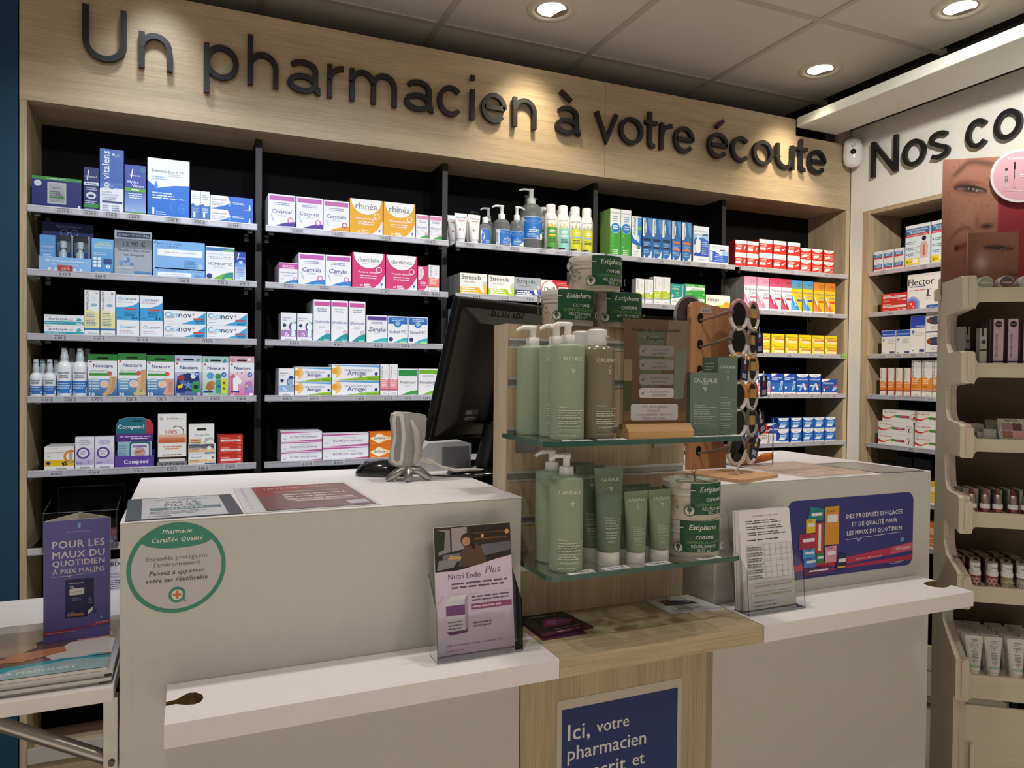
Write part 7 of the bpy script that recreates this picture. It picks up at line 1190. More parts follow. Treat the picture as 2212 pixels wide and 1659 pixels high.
# ---------------------------------------------------------------- on the right counter: sunglasses display
t=thing('sunglasses_stand','light wooden sunglasses stand on the right counter','display stand',(1.185,1.473,ZT)); O4=(1.185,1.473,ZT)
WD='#c39068'
m=MB(); m.prism([(x-O4[0],y-O4[1]) for x,y in ((1.088,1.425),(1.130,1.300),(1.142,1.2955),(1.284,1.343),(1.290,1.352),(1.246,1.462),(1.236,1.4675),(1.096,1.4675),(1.0885,1.460))],0,.008,'#c49b74','wood_x'); m.build('base_plate',t,bevel=.0015)
m=MB(); out=[(1.117,1.146),(1.186,1.146),(1.186,1.553),(1.140,1.562)]+[(1.126,1.559),(1.118,1.548)]
m.prism([(x-O4[0],z-ZT) for x,z in out],0,.010,WD,'wood_z','y'); m.build('left_board',t,bevel=.0008)
m=MB(); out=[(1.1865,1.146),(1.238,1.146),(1.236,1.19),(1.228,1.21),(1.228,1.235),(1.2535,1.255),(1.2535,1.37),(1.232,1.385),(1.228,1.405),(1.236,1.425),(1.2535,1.44),(1.2535,1.545),(1.246,1.549),(1.215,1.549),(1.205,1.553),(1.1865,1.553)]
m.prism([(x-O4[0],z-ZT) for x,z in out],.001,.011,mix(WD,'#7a4f30',.12),'wood_z','y'); m.build('right_board',t,bevel=.0008)
HZ=[1.527,1.462,1.398,1.331,1.265,1.198]
m=MB()
for z in HZ:
    m.lathe([(.0105,.0),(.0105,.001),(.001,.001)],20,'#1c1512','matte',c=(0,0,0)) if 0 else None
    m.prism([(1.150-O4[0]+.0085*math.cos(2*PI*k/20),z-.006-ZT+.0125*math.sin(2*PI*k/20)) for k in range(20)],-.0008,.0002,'#241b17','matte','y')
m.build('temple_holes',t)
m=MB(); m.prism([(1.128-O4[0]+.045*math.cos(2*PI*k/40),1.525-ZT+.052*math.sin(2*PI*k/40)) for k in range(40)],.013,.018,'#8d8f95','gloss','y'); m.prism([(1.128-O4[0]+.040*math.cos(2*PI*k/40),1.525-ZT+.047*math.sin(2*PI*k/40)) for k in range(40)],.0122,.013,'#3a2632','gloss','y'); m.build('round_mirror',t)
m=MB(); m.box(-.016,-.0012,-.008,.016,-.0004,.008,'#c9b9bc','gloss'); pr=Pr(m,.032,.016,fn=lambda X,Y,l:(X-.016,-.0012-l,Y-.008)); pr.draw([('l',.1,.88,.9,1,.12,'#5a5a60'),('t','18,90 €',.5,.45,.74,'#3a3a40','b')]); m.build('price_label',t,(1.166-O4[0],0,1.541-ZT))
m=MB(); pr=Pr(m,.12,.03,fn=lambda X,Y,l:(.02+X*.75-.06+.02,-.115+Y+X*.25,.0085+l)); pr.draw([('t','ki et la',.5,.5,.9,'#8a6a4c')]); m.build('base_print',t)
def glasses(z,frame,label,tagp,first=None):
    if first: pass
    t=thing('sunglasses',label,'sunglasses',(1.243,1.418,z),0,'round sunglasses on the wooden stand')
    ax=Vector((.95,.31,0)); nr=Vector((.31,-.95,0)); Lc=[Vector((-.028,-.008,0)),Vector((.034,.0124,0))]
    rx,rz=.0265,.0345
    for side,c in enumerate(Lc):
        a2=(ax+nr*(.30 if side==0 else -.08)).normalized()
        P=lambda an,c=c,a2=a2:c+a2*(rx*math.cos(an))+Vector((0,0,rz*math.sin(an)))
        m=MB(); m.tube([P(RAD(-12+204*i/16)) for i in range(17)],.0052,frame,'gloss',8); m.build('rim_upper',t)
        m=MB(); m.tube([P(RAD(192+156*i/14)) for i in range(15)],.0054,'#dcdad6','gloss',8); m.build('rim_lower',t)
        m=MB(); m.face([tuple(P(2*PI*k/24)+nr*.001) for k in range(24)],'#0b0a0c','lens'); m.face([tuple(P(2*PI*k/24)-nr*.001) for k in range(24)][::-1],'#0b0a0c','lens'); m.build('lens',t)
    m=MB(); m.tube([Lc[0]+ax*.022+Vector((0,0,.010)),(Lc[0]+Lc[1])/2+nr*.004+Vector((0,0,.014)),Lc[1]-ax*.022+Vector((0,0,.010))],.0042,frame,'gloss',8); m.build('bridge',t)
    m=MB(); m.box(-.012,-.004,-.012,.012,.004,.010,'#a98a5c','wood_x'); o=m.build('holder_clip',t,((Lc[0]+Lc[1])/2)+Vector((.012,-.012,.006)),(0,0,RAD(18)))
    h=Lc[0]-ax*.025+Vector((0,0,.008)); e=Vector((1.150-1.243,1.474-1.418,-.012))
    m=MB(); m.tube([h,h+(e-h)*.12+Vector((0,0,.002)),h+(e-h)*.5+Vector((0,0,-.001)),e],[.0055,.0048,.0036,.003],mix(frame,'#3a2a22',.25),'gloss',8); m.build('temple',t)
    h2=Lc[1]+ax*.025+Vector((0,0,.008)); m=MB(); m.tube([h2,h2+Vector((-.01,.03,0)),h2+Vector((-.03,.05,-.006))],[.0046,.004,.003],mix(frame,'#3a2a22',.25),'gloss',8); m.build('temple',t)
    if tagp:
        dx,dy,dz,rr,face=tagp
        m=MB(); m.box(-.0175,0,-.052,.0175,.001,0,'#1f1c44','card'); m.box(-.0015,-.0003,-.004,.0015,0,.012,'#d9d9dc','card')
        pr=Pr(m,.035,.052,fn=lambda X,Y,l:(X-.0175,-l,Y-.052)); pr.draw([('e',.5,.84,.15,'#c9c9d0'),('e',.5,.6,.17,face,None,12),('r',.25,.1,.8,.32,'#c9c6cc'),*[('r',.3+.07*i,.14,.33+.07*i,.28,'#33333a') for i in range(7)]]); m.build('hang_tag',t,(dx,dy,dz),(0,RAD(rr),RAD(20)))
    return t
glasses(1.527,'#a8747a','pink topped round sunglasses, highest on the wooden stand',(.036,-.010,-.040,-4,'#8a2a3a'))
glasses(1.462,'#7d7164','taupe topped round sunglasses, second from the top of the stand',(-.015,-.020,-.042,8,'#8a2a3a'))
glasses(1.398,'#cf8f2e','amber topped round sunglasses, third on the stand, upper amber pair',(.048,-.014,-.018,-3,'#8a2a3a'))
glasses(1.331,'#cb8426','amber topped round sunglasses, fourth on the stand, lower amber pair',(.040,-.012,-.044,-18,'#c9b89a'))
glasses(1.265,'#565a52','dark green grey topped round sunglasses, fifth on the stand',(.030,-.016,-.036,25,'#b9b32a'))
glasses(1.198,'#7a6e62','taupe topped round sunglasses, lowest on the stand',None)
t=thing('leaflet_card','folded white card leaning under the lowest sunglasses on the stand base','card',(1.208,1.385,ZT+.0083))
m=MB(); m.prism([(-.020,0),(.014,.058),(.017,.057),(-.014,0)],-.001,.0,'#cfc4b4','card','y'); m.prism([(-.014,0),(.018,.055),(.021,.054),(-.008,0)],.006,.007,'#e3dfdc','card','y'); m.build('card_panels',t)
# amber spectacle tray behind
t=thing('acrylic_tray','clear acrylic tray stand behind the sunglasses stand','tray',(1.375,1.545,ZT))
m=MB(); m.box(-.055,-.03,.0005,.055,.05,.003,'#e9ecee','clear'); m.box(.053,-.03,.0035,.0555,-.027,.105,'#d3d8dc','clear'); m.box(-.055,.0475,.0035,.0525,.050,.045,'#e3e7ea','clear'); m.build('acrylic_shell',t)
m=MB(); m.box(.0555,-.0275,.0035,.0570,-.0262,.128,'#c3c8cc','gloss'); m.build('upright_edge',t)
for i,(x,y,rz,l) in enumerate(((1.345,1.548,25,'front left one'),(1.362,1.568,15,'middle one'),(1.392,1.560,-8,'right one'))):
    m=MB(); m.lathe([(.004,0),(.0105,.004),(.0115,.03),(.0115,.06),(.009,.068),(.003,.070)],14,'#b3541f','gloss',sy=.8,cols=['#8f3f16','#b9571f','#c9682a','#a84a1a','#8f3f16']); m.move(Matrix.Rotation(PI/2,4,'Y'))
    o=m.build('spectacle_case',None,(x,y,ZT+.0128+(0.02 if i==1 else 0)),(0,RAD(-8 if i==2 else 0),RAD(rz))); tag(o,'amber tortoiseshell spectacle case in the acrylic tray, '+l,'spectacle case','amber cases in the acrylic tray')
# ---------------------------------------------------------------- monitor, scanner, mouse, terminal on the left counter
bl=Vector((.500,1.600,1.216)); tl=Vector((.542,1.510,1.542)); bw=Vector((math.sin(RAD(65)),math.cos(RAD(65)),0)); upv=(tl-bl).normalized(); nb=bw.cross(upv).normalized()   # nb points at the customers
if nb.y>0: nb=-nb
Lh=(tl-bl).length; cen=bl+bw*.24+upv*Lh/2
t=thing('monitor','black computer monitor seen from behind on the left counter','monitor',(.655,1.64,ZT))
def place(m): 
    M=Matrix(((bw.x,-nb.x,upv.x,bl.x-.655),(bw.y,-nb.y,upv.y,bl.y-1.64),(bw.z,-nb.z,upv.z,bl.z-ZT),(0,0,0,1))); return m.move(M)
m=MB(); m.box(0,.012,0,.49,.034,Lh,'#0d0d0f','plastic'); place(m).build('screen_frame',t,bevel=.004)
m=MB(); V=[(.015,.012,.012),(.475,.012,.012),(.475,.012,Lh-.02),(.015,.012,Lh-.02),(.055,-.010,.05),(.43,-.010,.05),(.43,-.010,Lh-.05),(.055,-.010,Lh-.05)]
m.mesh(V,[(0,1,5,4),(1,2,6,5),(2,3,7,6),(3,0,4,7),(4,5,6,7)],'#101012','plastic'); place(m).build('back_shell',t,bevel=.006)
m=MB(); m.box(.17,-.030,.05,.31,-.008,.25,'#0b0b0d','plastic'); place(m).build('stand_neck',t,bevel=.008)
m=MB(); pr=Pr(m,.16,.03,fn=lambda X,Y,l:(.08+X,.006-l*.5-.004,Lh-.048+Y)); pr.draw([('t','PHILIPS',.5,.5,.75,'#1d1d20','b')]); place(m).build('embossed_name',t)
m=MB(); pr=Pr(m,.045,.03,fn=lambda X,Y,l:(.075+X,-.0103-l,.055+Y)); pr.draw([('r',0,.55,1,.95,'#55565a'),('r',.02,.05,.98,.45,'#3a3b3f'),('l',.08,.3,.9,2,.12,'#b4b4b8'),('r',.1,.6,.5,.9,'#8a8b8f')]); place(m).build('rating_plate',t)
m=MB(); m.lathe([(.10,0),(.102,.004),(.098,.010),(.05,.016),(.03,.02)],36,'#0e0e10','gloss',sy=.72); m.tube([(0,.01,.015),(.005,-.005,.07),(.01,-.01,.12)],[.03,.026,.024],'#0d0d0f','plastic',12); m.build('stand_foot',t,(0,0,0))
# white card terminal beyond
t=thing('card_terminal','white and grey card terminal behind the monitor on the left counter','terminal',(.565,1.748,ZT))
m=MB(); m.prism([(-.06,0),(.075,0),(.075,.066),(.055,.072),(-.035,.070),(-.05,.055)],-.03,.035,'#b9b7b4','plastic','y'); m.build('terminal_body',t,bevel=.005)
m=MB(); m.box(.0,-.0315,.012,.07,-.0301,.06,'#6f6d70','plastic'); m.build('side_panel',t)
# hand scanner on its cradle
t=thing('barcode_scanner','grey and white hand barcode scanner on its folding stand, left counter','scanner',(.445,1.60,ZT))
gx=Vector((math.cos(RAD(-28)),math.sin(RAD(-28)),0))
def sp(u,w,d=0): return (u,d,w)
hs=MB(); hs.prism([(-.040,.040),(-.034,.034),(-.012,.030),(.012,.036),(.022,.058),(.034,.098),(.037,.140),(.034,.1475),(.006,.1520),(-.026,.1535),(-.035,.1480),(-.037,.135),(-.033,.10),(-.036,.065)],-.021,.021,'#a9a6a1','plastic','y'); hs.build('scanner_body',t,bevel=.008,seg=3)
m=MB(); out=[(-.044,.046),(-.034,.038),(-.020,.038),(-.016,.060),(-.013,.10),(-.016,.130),(-.018,.150),(-.028,.1545),(-.038,.1500),(-.042,.135),(-.039,.10),(-.045,.066)]
m.prism(out,-.0265,-.019,'#d6d3ce','plastic','y'); m.build('window_bezel',t,bevel=.003)
m=MB(); m.prism([(-.039,.052),(-.033,.046),(-.026,.048),(-.024,.066),(-.022,.10),(-.024,.130),(-.028,.146),(-.034,.146),(-.036,.130),(-.033,.10),(-.039,.070)],-.0275,-.0262,'#8f8d8b','gloss','y'); m.build('scan_window',t)
m=MB(); m.tube([(.0,-.022,.135),(.012,-.026,.11),(.016,-.028,.07),(.010,-.026,.040)],[.004,.008,.009,.006],'#b9b6b1','plastic',10); m.build('handle_ridge',t)
m=MB(); m.tube([(-.006,-.028,.026),(-.006,.024,.026)],.0085,'#a9a7a3','metal',14); m.tube([(-.006,-.030,.026),(-.006,-.028,.026)],.005,'#6a6a6a','metal',12); m.build('hinge',t)
for s,(px,py) in enumerate(((-.052,-.012),(-.012,-.040),(.046,-.026))):
    m=MB(); m.tube([(-.002,-.012,.024),((px)*.4,py*.5-.01,.024),(px*.8,py*.9,.010),(px,py,.0035)],[.010,.010,.009,.0035],'#aaa8a4','metal',10); m.build('stand_foot',t)
m=MB(); m.tube([(.016,-.018,.052),(.030,-.022,.046),(.05,-.026,.040)],[.0085,.0085,.006],'#cfc9bd','plastic',12)
m.build('strain_relief',t)
m=MB(); m.tube([(.05,-.026,.040),(.07,-.032,.030),(.10,-.036,.022),(.14,-.02,.020),(.19,.01,.012)],.0034,'#c9c3b8','plastic',8); m.build('cable',t)
# mouse
t=thing('computer_mouse','glossy black computer mouse beside the scanner on the left counter','mouse',(.402,1.690,ZT),RAD(-25))
V=[];n=20
rings=[(.056,.033,0),(.060,.035,.006),(.058,.034,.016),(.050,.029,.026),(.034,.020,.034),(.014,.008,.0375)]
m=MB(); V=[(a*math.cos(2*PI*k/n)+.006*j*.4,b*math.sin(2*PI*k/n),z) for j,(a,b,z) in enumerate(rings) for k in range(n)]
F=[(i*n+k,i*n+(k+1)%n,(i+1)*n+(k+1)%n,(i+1)*n+k) for i in range(5) for k in range(n)]
m.mesh(V,F,'#0b0b0d','gloss',True); m.face([V[5*n+k] for k in range(n)],'#0b0b0d','gloss',True); m.build('mouse_shell',t)
m=MB(); m.lathe([(.001,-.003),(.006,-.003),(.006,.003),(.001,.003)],14,'#2a2a2d','plastic'); m.move(Matrix.Rotation(PI/2,4,'X')); m.build('scroll_wheel',t,(-.030,0,.0285))
m=MB(); m.tube([(.053,.01,.006),(.09,.015,.003),(.13,-.01,.003),(.18,-.02,.003),(.24,.01,.003)],.0017,'#151517','plastic',6); m.build('cable',t)
# ---------------------------------------------------------------- fold-down flap at the left of the counter, with catalogues and a card prism
t=thing('folding_flap','white fold-down flap shelf hinged to the left side of the counter','flap shelf',(-.45,1.55,.884))
m=MB(); m.box(-.40,-.262,-.024,.338,.30,0,LAMT,'laminate'); m.build('flap_board',t,bevel=.002)
for yy in (1.306,1.80):
    y0=yy-1.55
    m=MB(); m.box(.322,y0,-.14,.343,y0+.022,-.0245,'#a9a59e','metal'); m.build('wall_bracket',t,bevel=.001)
    m=MB(); m.tube([(.16,y0+.011,-.030),(.333,y0+.011,-.128)],.0115,'#aaa69f','metal',4); m.build('bracket_strut',t)
    m=MB(); m.tube([(.334,y0-.004,-.128),(.334,y0+.026,-.128)],.005,'#55534f','metal',12); m.build('pivot_bolt',t)
for i in range(5):
    dx=(-.012,.006,-.004,.008,0)[i]; dy=(.004,-.001,.003,.0,0)[i]
    m=MB(); m.box(-.17,-.135,0,.17,.135,.0050,'#b9b8b6' if i<4 else '#c9c4c0','gloss'); o=m.build('catalogue',None,(-.288+dx-.004,1.436+dy,.8843+.0055*i))
    tag(o,'glossy home care catalogue on the flap shelf, '+('bottom one of the pile','second one from the bottom','middle one of the pile','second one from the top','top one showing two people lying down')[i],'catalogue','catalogues piled on the flap shelf')
m=MB(); pr=Pr(m,.34,.27,fn=lambda X,Y,l:(X-.17,Y-.135,.0051+l),mat='gloss',eps=.00005)
pr.draw([('r',0,0,1,1,'#8a7a6a','#a89c8e'),('p',[(.0,.78),(.3,.98),(1,1),(1,.9),(.5,.84)],'#b9b2a9'),('p',[(.15,.44),(.42,.62),(.7,.6),(1,.44),(1,.25),(.2,.2)],'#5a4232'),('p',[(0,.3),(.3,.46),(.7,.42),(1,.3),(1,.16),(0,.16)],'#7a5540'),('e',.30,.6,.10,'#3a2418'),('e',.26,.56,.085,'#c9977a'),('p',[(.02,.32),(.16,.52),(.28,.5),(.36,.34),(.3,.22),(.04,.22)],'#c29a96'),('e',.34,.42,.05,'#b98a86'),('p',[(.42,.4),(.46,.62),(.62,.7),(.66,.5),(.58,.38)],'#a5917c'),('e',.86,.66,.11,'#6a4a34'),('e',.9,.6,.085,'#c99a80'),('p',[(.72,.3),(.8,.52),(.96,.54),(1,.5),(1,.24),(.76,.22)],'#cfcac8'),('p',[(.5,.3),(.62,.42),(.78,.46),(.8,.36),(.62,.26)],'#b97a52'),('e',.6,.36,.05,'#b9805c'),('p',[(.4,.26),(.52,.34),(.56,.3),(.46,.2)],'#c08860'),
 ('p',[(0,0),(1,0),(1,.2),(.8,.24),(.4,.16),(0,.12)],'#3f9aa6'),('p',[(.5,.0),(1,0),(1,.16),(.85,.2),(.6,.14)],'#9fb9bd'),('t','LA MADOUEST',.72,.08,.3,'#e3eef0','b'),('t','CATALOGUE',.45,.07,.16,'#e3eef0','bi'),('l',.37,.03,.54,1,.03,'#d3e6ea'),('r',.9,.22,.97,.25,'#5fb0c0')])
m.build('cover_print',o)
m=MB(); w=.05; h=.2085
A=[(-w,0),(w,0),(.0,.074)]
for (a,b) in ((0,1),(1,2),(2,0)):
    p,q=A[a],A[b]; d=Vector((q[0]-p[0],q[1]-p[1],0)).normalized(); nn=Vector((-d.y,d.x,0))*.0012
    P=[(p[0],p[1],0),(q[0],q[1],0),(q[0],q[1],h),(p[0],p[1],h)]; Q=[(x+nn.x,y+nn.y,z) for x,y,z in P]
    m.face(P,'#5a5596','card'); m.face(Q[::-1],'#cfc8be','card'); m.face([P[3],P[2],Q[2],Q[3]],'#ddd6cc','card'); m.face([P[0],P[3],Q[3],Q[0]],'#bdb6ad','card')
o=m.build('card_prism',None,(-.1810,1.451,.9118),(0,0,RAD(4))); tag(o,'violet three-sided card prism Pour les maux du quotidien on the catalogues','display card')
m=MB(); pr=Pr(m,.1,h)
NV='#1d1c52'
pr.draw([('r',0,0,1,1,'#5d579a','#645ea2'),('p',[(.5,.93),(.54,.93),(.55,.965),(.505,.975)],'#7fb4d8'),('t','BIOGARAN CONSEIL',.52,.90,.34,'#a9a4c6'),('t','POUR LES',.52,.80,.78,'#dcd6da','b'),('t','MAUX DU',.52,.715,.78,'#dcd6da','b'),('t','QUOTIDIEN',.52,.645,.78,'#dcd6da','b'),('t','À PRIX MALINS',.52,.578,.78,'#dcd6da','b'),('p',[(.12,.538),(.36,.536),(.39,.522),(.395,.537),(.9,.556),(.9,.559),(.38,.541),(.12,.541)],'#c4bed2'),
 ('p',[(.32,.19),(.64,.185),(.64,.505),(.32,.505)],NV),('p',[(.64,.185),(.745,.225),(.745,.5),(.64,.505)],'#17163f'),('t','Médicament',.48,.475,.22,'#c9c4dc','b'),('t','10%',.41,.445,.08,'#c9c4dc','b'),('rr',.38,.375,.60,.43,.2,'#dcd8d2'),('t','symptômes',.49,.402,.15,'#4a4670'),('l',.43,.345,.6,2,.012,'#8f8ab4'),('l',.35,.235,.5,2,.012,'#8f8ab4'),('r',.35,.2,.6,.222,'#9a6a3a'),('p',[(.655,.20),(.735,.235),(.735,.265),(.655,.235)],'#dcd8d2'),('l',.66,.34,.72,4,.014,'#8f8ab4'),('p',[(.745,.23),(.8,.24),(.745,.2)],'#2f2b5c'),
 ('p',[(0,.065),(1,.115),(1,.145),(.75,.125),(.68,.102),(0,.092)],'#a3253f'),('p',[(.68,.1),(.75,.125),(1,.145),(1,.115),(.7,.1)],'#b8435a'),('t','BIOGARAN',.87,.128,.18,'#dcc4cf'),('t','CHAQUE JOUR, AGIR POUR LA SANTÉ',.27,.081,.44,'#e3cfd6'),('p',[(.85,.155),(.88,.16),(.87,.18),(.84,.175)],'#7fb4d8')]); m.build('front_print',o)
# ---------------------------------------------------------------- clear drawer box on the counter-height shelf of the left bay
t=thing('acrylic_box','open clear acrylic box with small packs on the lower shelf of left bay','box',(-.297,2.57,.8525))
def pl(name,pts,par=t,col='#cfd6da',edge='#5a6064'):
    m=MB(); m.face([Vector(p) for p in pts],col,'clear')
    for i in range(len(pts)):
        a,b=Vector(pts[i]),Vector(pts[(i+1)%len(pts)]); m.tube([a,b],.0011,edge,'gloss',6,cap=False)
    m.build(name,par)
X0,X1,Y0,Y1=-.093,.093,-.13,.13
pl('front_wall',[(X0,Y0,.0012),(X1,Y0,.0012),(X1,Y0,.113),(X0,Y0,.113)]); pl('back_wall',[(X0,Y1,.0012),(X1,Y1,.0012),(X1,Y1,.150),(X0,Y1,.150)])
pl('side_wall',[(X0,Y0,.0012),(X0,Y1,.0012),(X0,Y1,.150),(X0,Y0,.113)]); pl('side_wall',[(X1,Y0,.0012),(X1,Y1,.0012),(X1,Y1,.150),(X1,Y0,.113)]); pl('floor_plate',[(X0,Y0,.0012),(X1,Y0,.0012),(X1,Y1,.0012),(X0,Y1,.0012)])
for i,(x,y,c,l) in enumerate(((.06,-.095,'#6f9fc0','blue foil pack at the right of the clear acrylic box'),(.065,-.05,'#b05a62','dull red pack behind the blue one in the acrylic box'),(-.02,-.07,'#2f3238','dark pack in the middle of the clear acrylic box'))):
    m=MB(); m.box(-.022,-.014,0,.022,.014,.028+.012*i,c,'gloss'); m.box(-.0222,-.0143,.01,.0222,-.0138,.018,mix(c,'#ffffff',.5),'gloss'); tag(m.build('foil_pack',None,(-.297+x,2.57+y,.8545),(0,0,.2*i),bevel=.003),l,'pack')
m=MB(); m.box(-.036,0,0,.02,.001,.108,'#cfcdd6','paper'); o=m.build('notice_card',None,(-.2065,2.4868,.7005)); tag(o,'white printed notice under the left bay shelf beside the counter side','notice')
m=MB(); pr=Pr(m,.056,.108,fn=lambda X,Y,l:(X-.036,-l,Y)); pr.draw([('t','PRIX',.5,.86,.7,'#2a2a30','b'),('t','TENSIOMÈTRE',.5,.58,.9,'#4a4a78','b'),('t','BRASSARD',.5,.5,.7,'#4a4a78','b'),('l',.08,.4,.95,5,.055,'#5a5a82')]); m.build('print',o)
o['label']='white printed notice hanging on the shelf rail beside the counter side'
# ---------------------------------------------------------------- plywood make-up display stand
A0=RAD(-38); ST=(1.910,1.291,0)
def SW(u,v,z): return (ST[0]+u*math.cos(A0)-v*math.sin(A0), ST[1]+u*math.sin(A0)+v*math.cos(A0), z)
t=mk_stand=thing('makeup_stand','tall pale plywood make-up display stand at the right edge','display stand',ST,A0)
prof=[(-.010,0),(-.010,.525),(-.021,.533),(-.021,.630),(.088,.697),(.093,.71),(.093,.775),(.086,.785),(-.012,.775),(-.021,.782),(-.021,.858),(-.014,.863),(.068,.888),(.080,.902),(.093,.925),(.097,.975),(.090,.984),(-.015,.973),(-.022,.980),(-.022,1.060),(-.014,1.066),(.068,1.068),(.080,1.076),(.090,1.092),(.102,1.16),(.096,1.17),(-.015,1.17),(-.022,1.177),(-.022,1.250),(-.015,1.257),(.075,1.262),(.085,1.268),(.098,1.29),(.102,1.345),(.094,1.357),(-.012,1.365),(-.019,1.372),(-.019,1.444),(-.012,1.451),(.078,1.448),(.090,1.455),(.108,1.475),(.112,1.54),(.104,1.553),(-.012,1.561),(-.019,1.568),(-.019,1.642),(-.012,1.650),(.120,1.650),(.150,1.652),(.153,1.664),(.160,1.668),(.184,1.665),(.184,0)]
for u0,u1 in ((-.040,-.026),(-.0255,-.0125),(.450,.463),(.4635,.4775)):
    m=MB(); m.prism(prof,u0,u1,PLY if u0<-.03 or u0>.46 else mix(PLY,'#b9a0a0',.35),'ply_z','x'); m.build('side_panel',t,bevel=.0012)
LIP=[(1.619,1.581),(1.419,1.381),(1.218,1.184),(1.022,.983),(.824,.783),(.587,.525)]
for i,(zt_,zb_) in enumerate(LIP):
    a=zt_+.030; b=zb_-.018
    if i==5: a=.632; b=.52
    out=[(-.003,zt_-.0)]+[(.004,zt_),(.442,zt_),(.449,zt_+.006)]
    out=[(-.012,a-.006),(-.004,a-.0),(0.0,zt_+.008),(.006,zt_),(.434,zt_),(.440,zt_+.008),(.445,a),(.452,a-.006),(.452,b+.006),(.445,b),(.440,zb_-.006),(.434,zb_),(.006,zb_),(0.,zb_-.006),(-.004,b),(-.012,b+.006)]
    m=MB(); m.prism(out,-.006,.004,PLY,'ply_x','y'); m.build('shelf_lip',t,bevel=.0008)
    m=MB(); m.prism(rrect(-.037,b,-.004,a,.006),-.024,-.0225,mix(PLY,'#ffffff',.1),'ply_z','y') if 0 else m.prism(rrect(-.041,b+.002,-.0085,a,.006),-.0265,-.0205,mix(PLY,'#ffffff',.06),'ply_z','y'); m.build('finger_joint',t,bevel=.0008)
    m=MB(); m.prism(rrect(-.0275,b+.01,-.0195,a-.004,.003),-.030,-.026,mix(PLY,'#d9b0a8',.3),'ply_z','y'); m.build('joint_key',t,bevel=.0008)
    m=MB(); m.box(-.0115,.0045,zt_-.016,.449,.170,zt_-.004,PLY,'ply_x'); m.build('shelf_board',t)
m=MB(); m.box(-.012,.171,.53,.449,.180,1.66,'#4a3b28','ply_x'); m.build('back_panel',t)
m=MB(); m.box(-.012,-.004,0,.452,.006,.505,PLY,'ply_x'); m.build('base_panel',t,bevel=.001)
m=MB(); m.box(.000,-.018,.30,.010,-.0045,.405,mix(PLY,'#ffffff',.1),'ply_z'); m.build('door_key',t,bevel=.002)
m=MB(); m.prism(rrect(-.056,1.60,-.0405,1.634,.004),.153,.165,PLY,'ply_z','y'); m.build('hook_tab',t,bevel=.001)
# painted pictures
def smooth(a,b,x):
    q=max(0.,min(1.,(x-a)/(b-a))); return q*q*(3-2*q)
def paint(name,label,w,h,nx,ny,fn,loc,rz,th=.003,cat='poster',rad=.008,back='#b9b0a4'):
    m=MB(); m.prism([(x-w/2,y) for x,y in rrect(0,0,w,h,rad,4)],0.0004,th,back,'card','y')
    g=[[fn(i/nx,j/ny) for i in range(nx+1)] for j in range(ny+1)]
    def L(c):
        o_=[]
        for q in c:
            q=max(0,min(255,q))/255; o_.append(q/12.92 if q<=.04045 else ((q+.055)/1.055)**2.4)
        return (o_[0],o_[1],o_[2],1.)
    G=[[L(c) for c in r] for r in g]
    for j in range(ny):
        for i in range(nx):
            m.face([(-w/2+w*a/nx,0,h*b/ny) for a,b in ((i,j),(i+1,j),(i+1,j+1),(i,j+1))],[G[j][i],G[j][i+1],G[j+1][i+1],G[j+1][i]],'card')
    o=m.build(name,None,loc,(0,0,rz)); tag(o,label,cat); return o
fr_=random.Random(5); FRK=[(fr_.random(),fr_.random(),.004+.006*fr_.random()) for _ in range(120)]
def lerp(a,b,k): return tuple(p+(q-p)*k for p,q in zip(a,b))
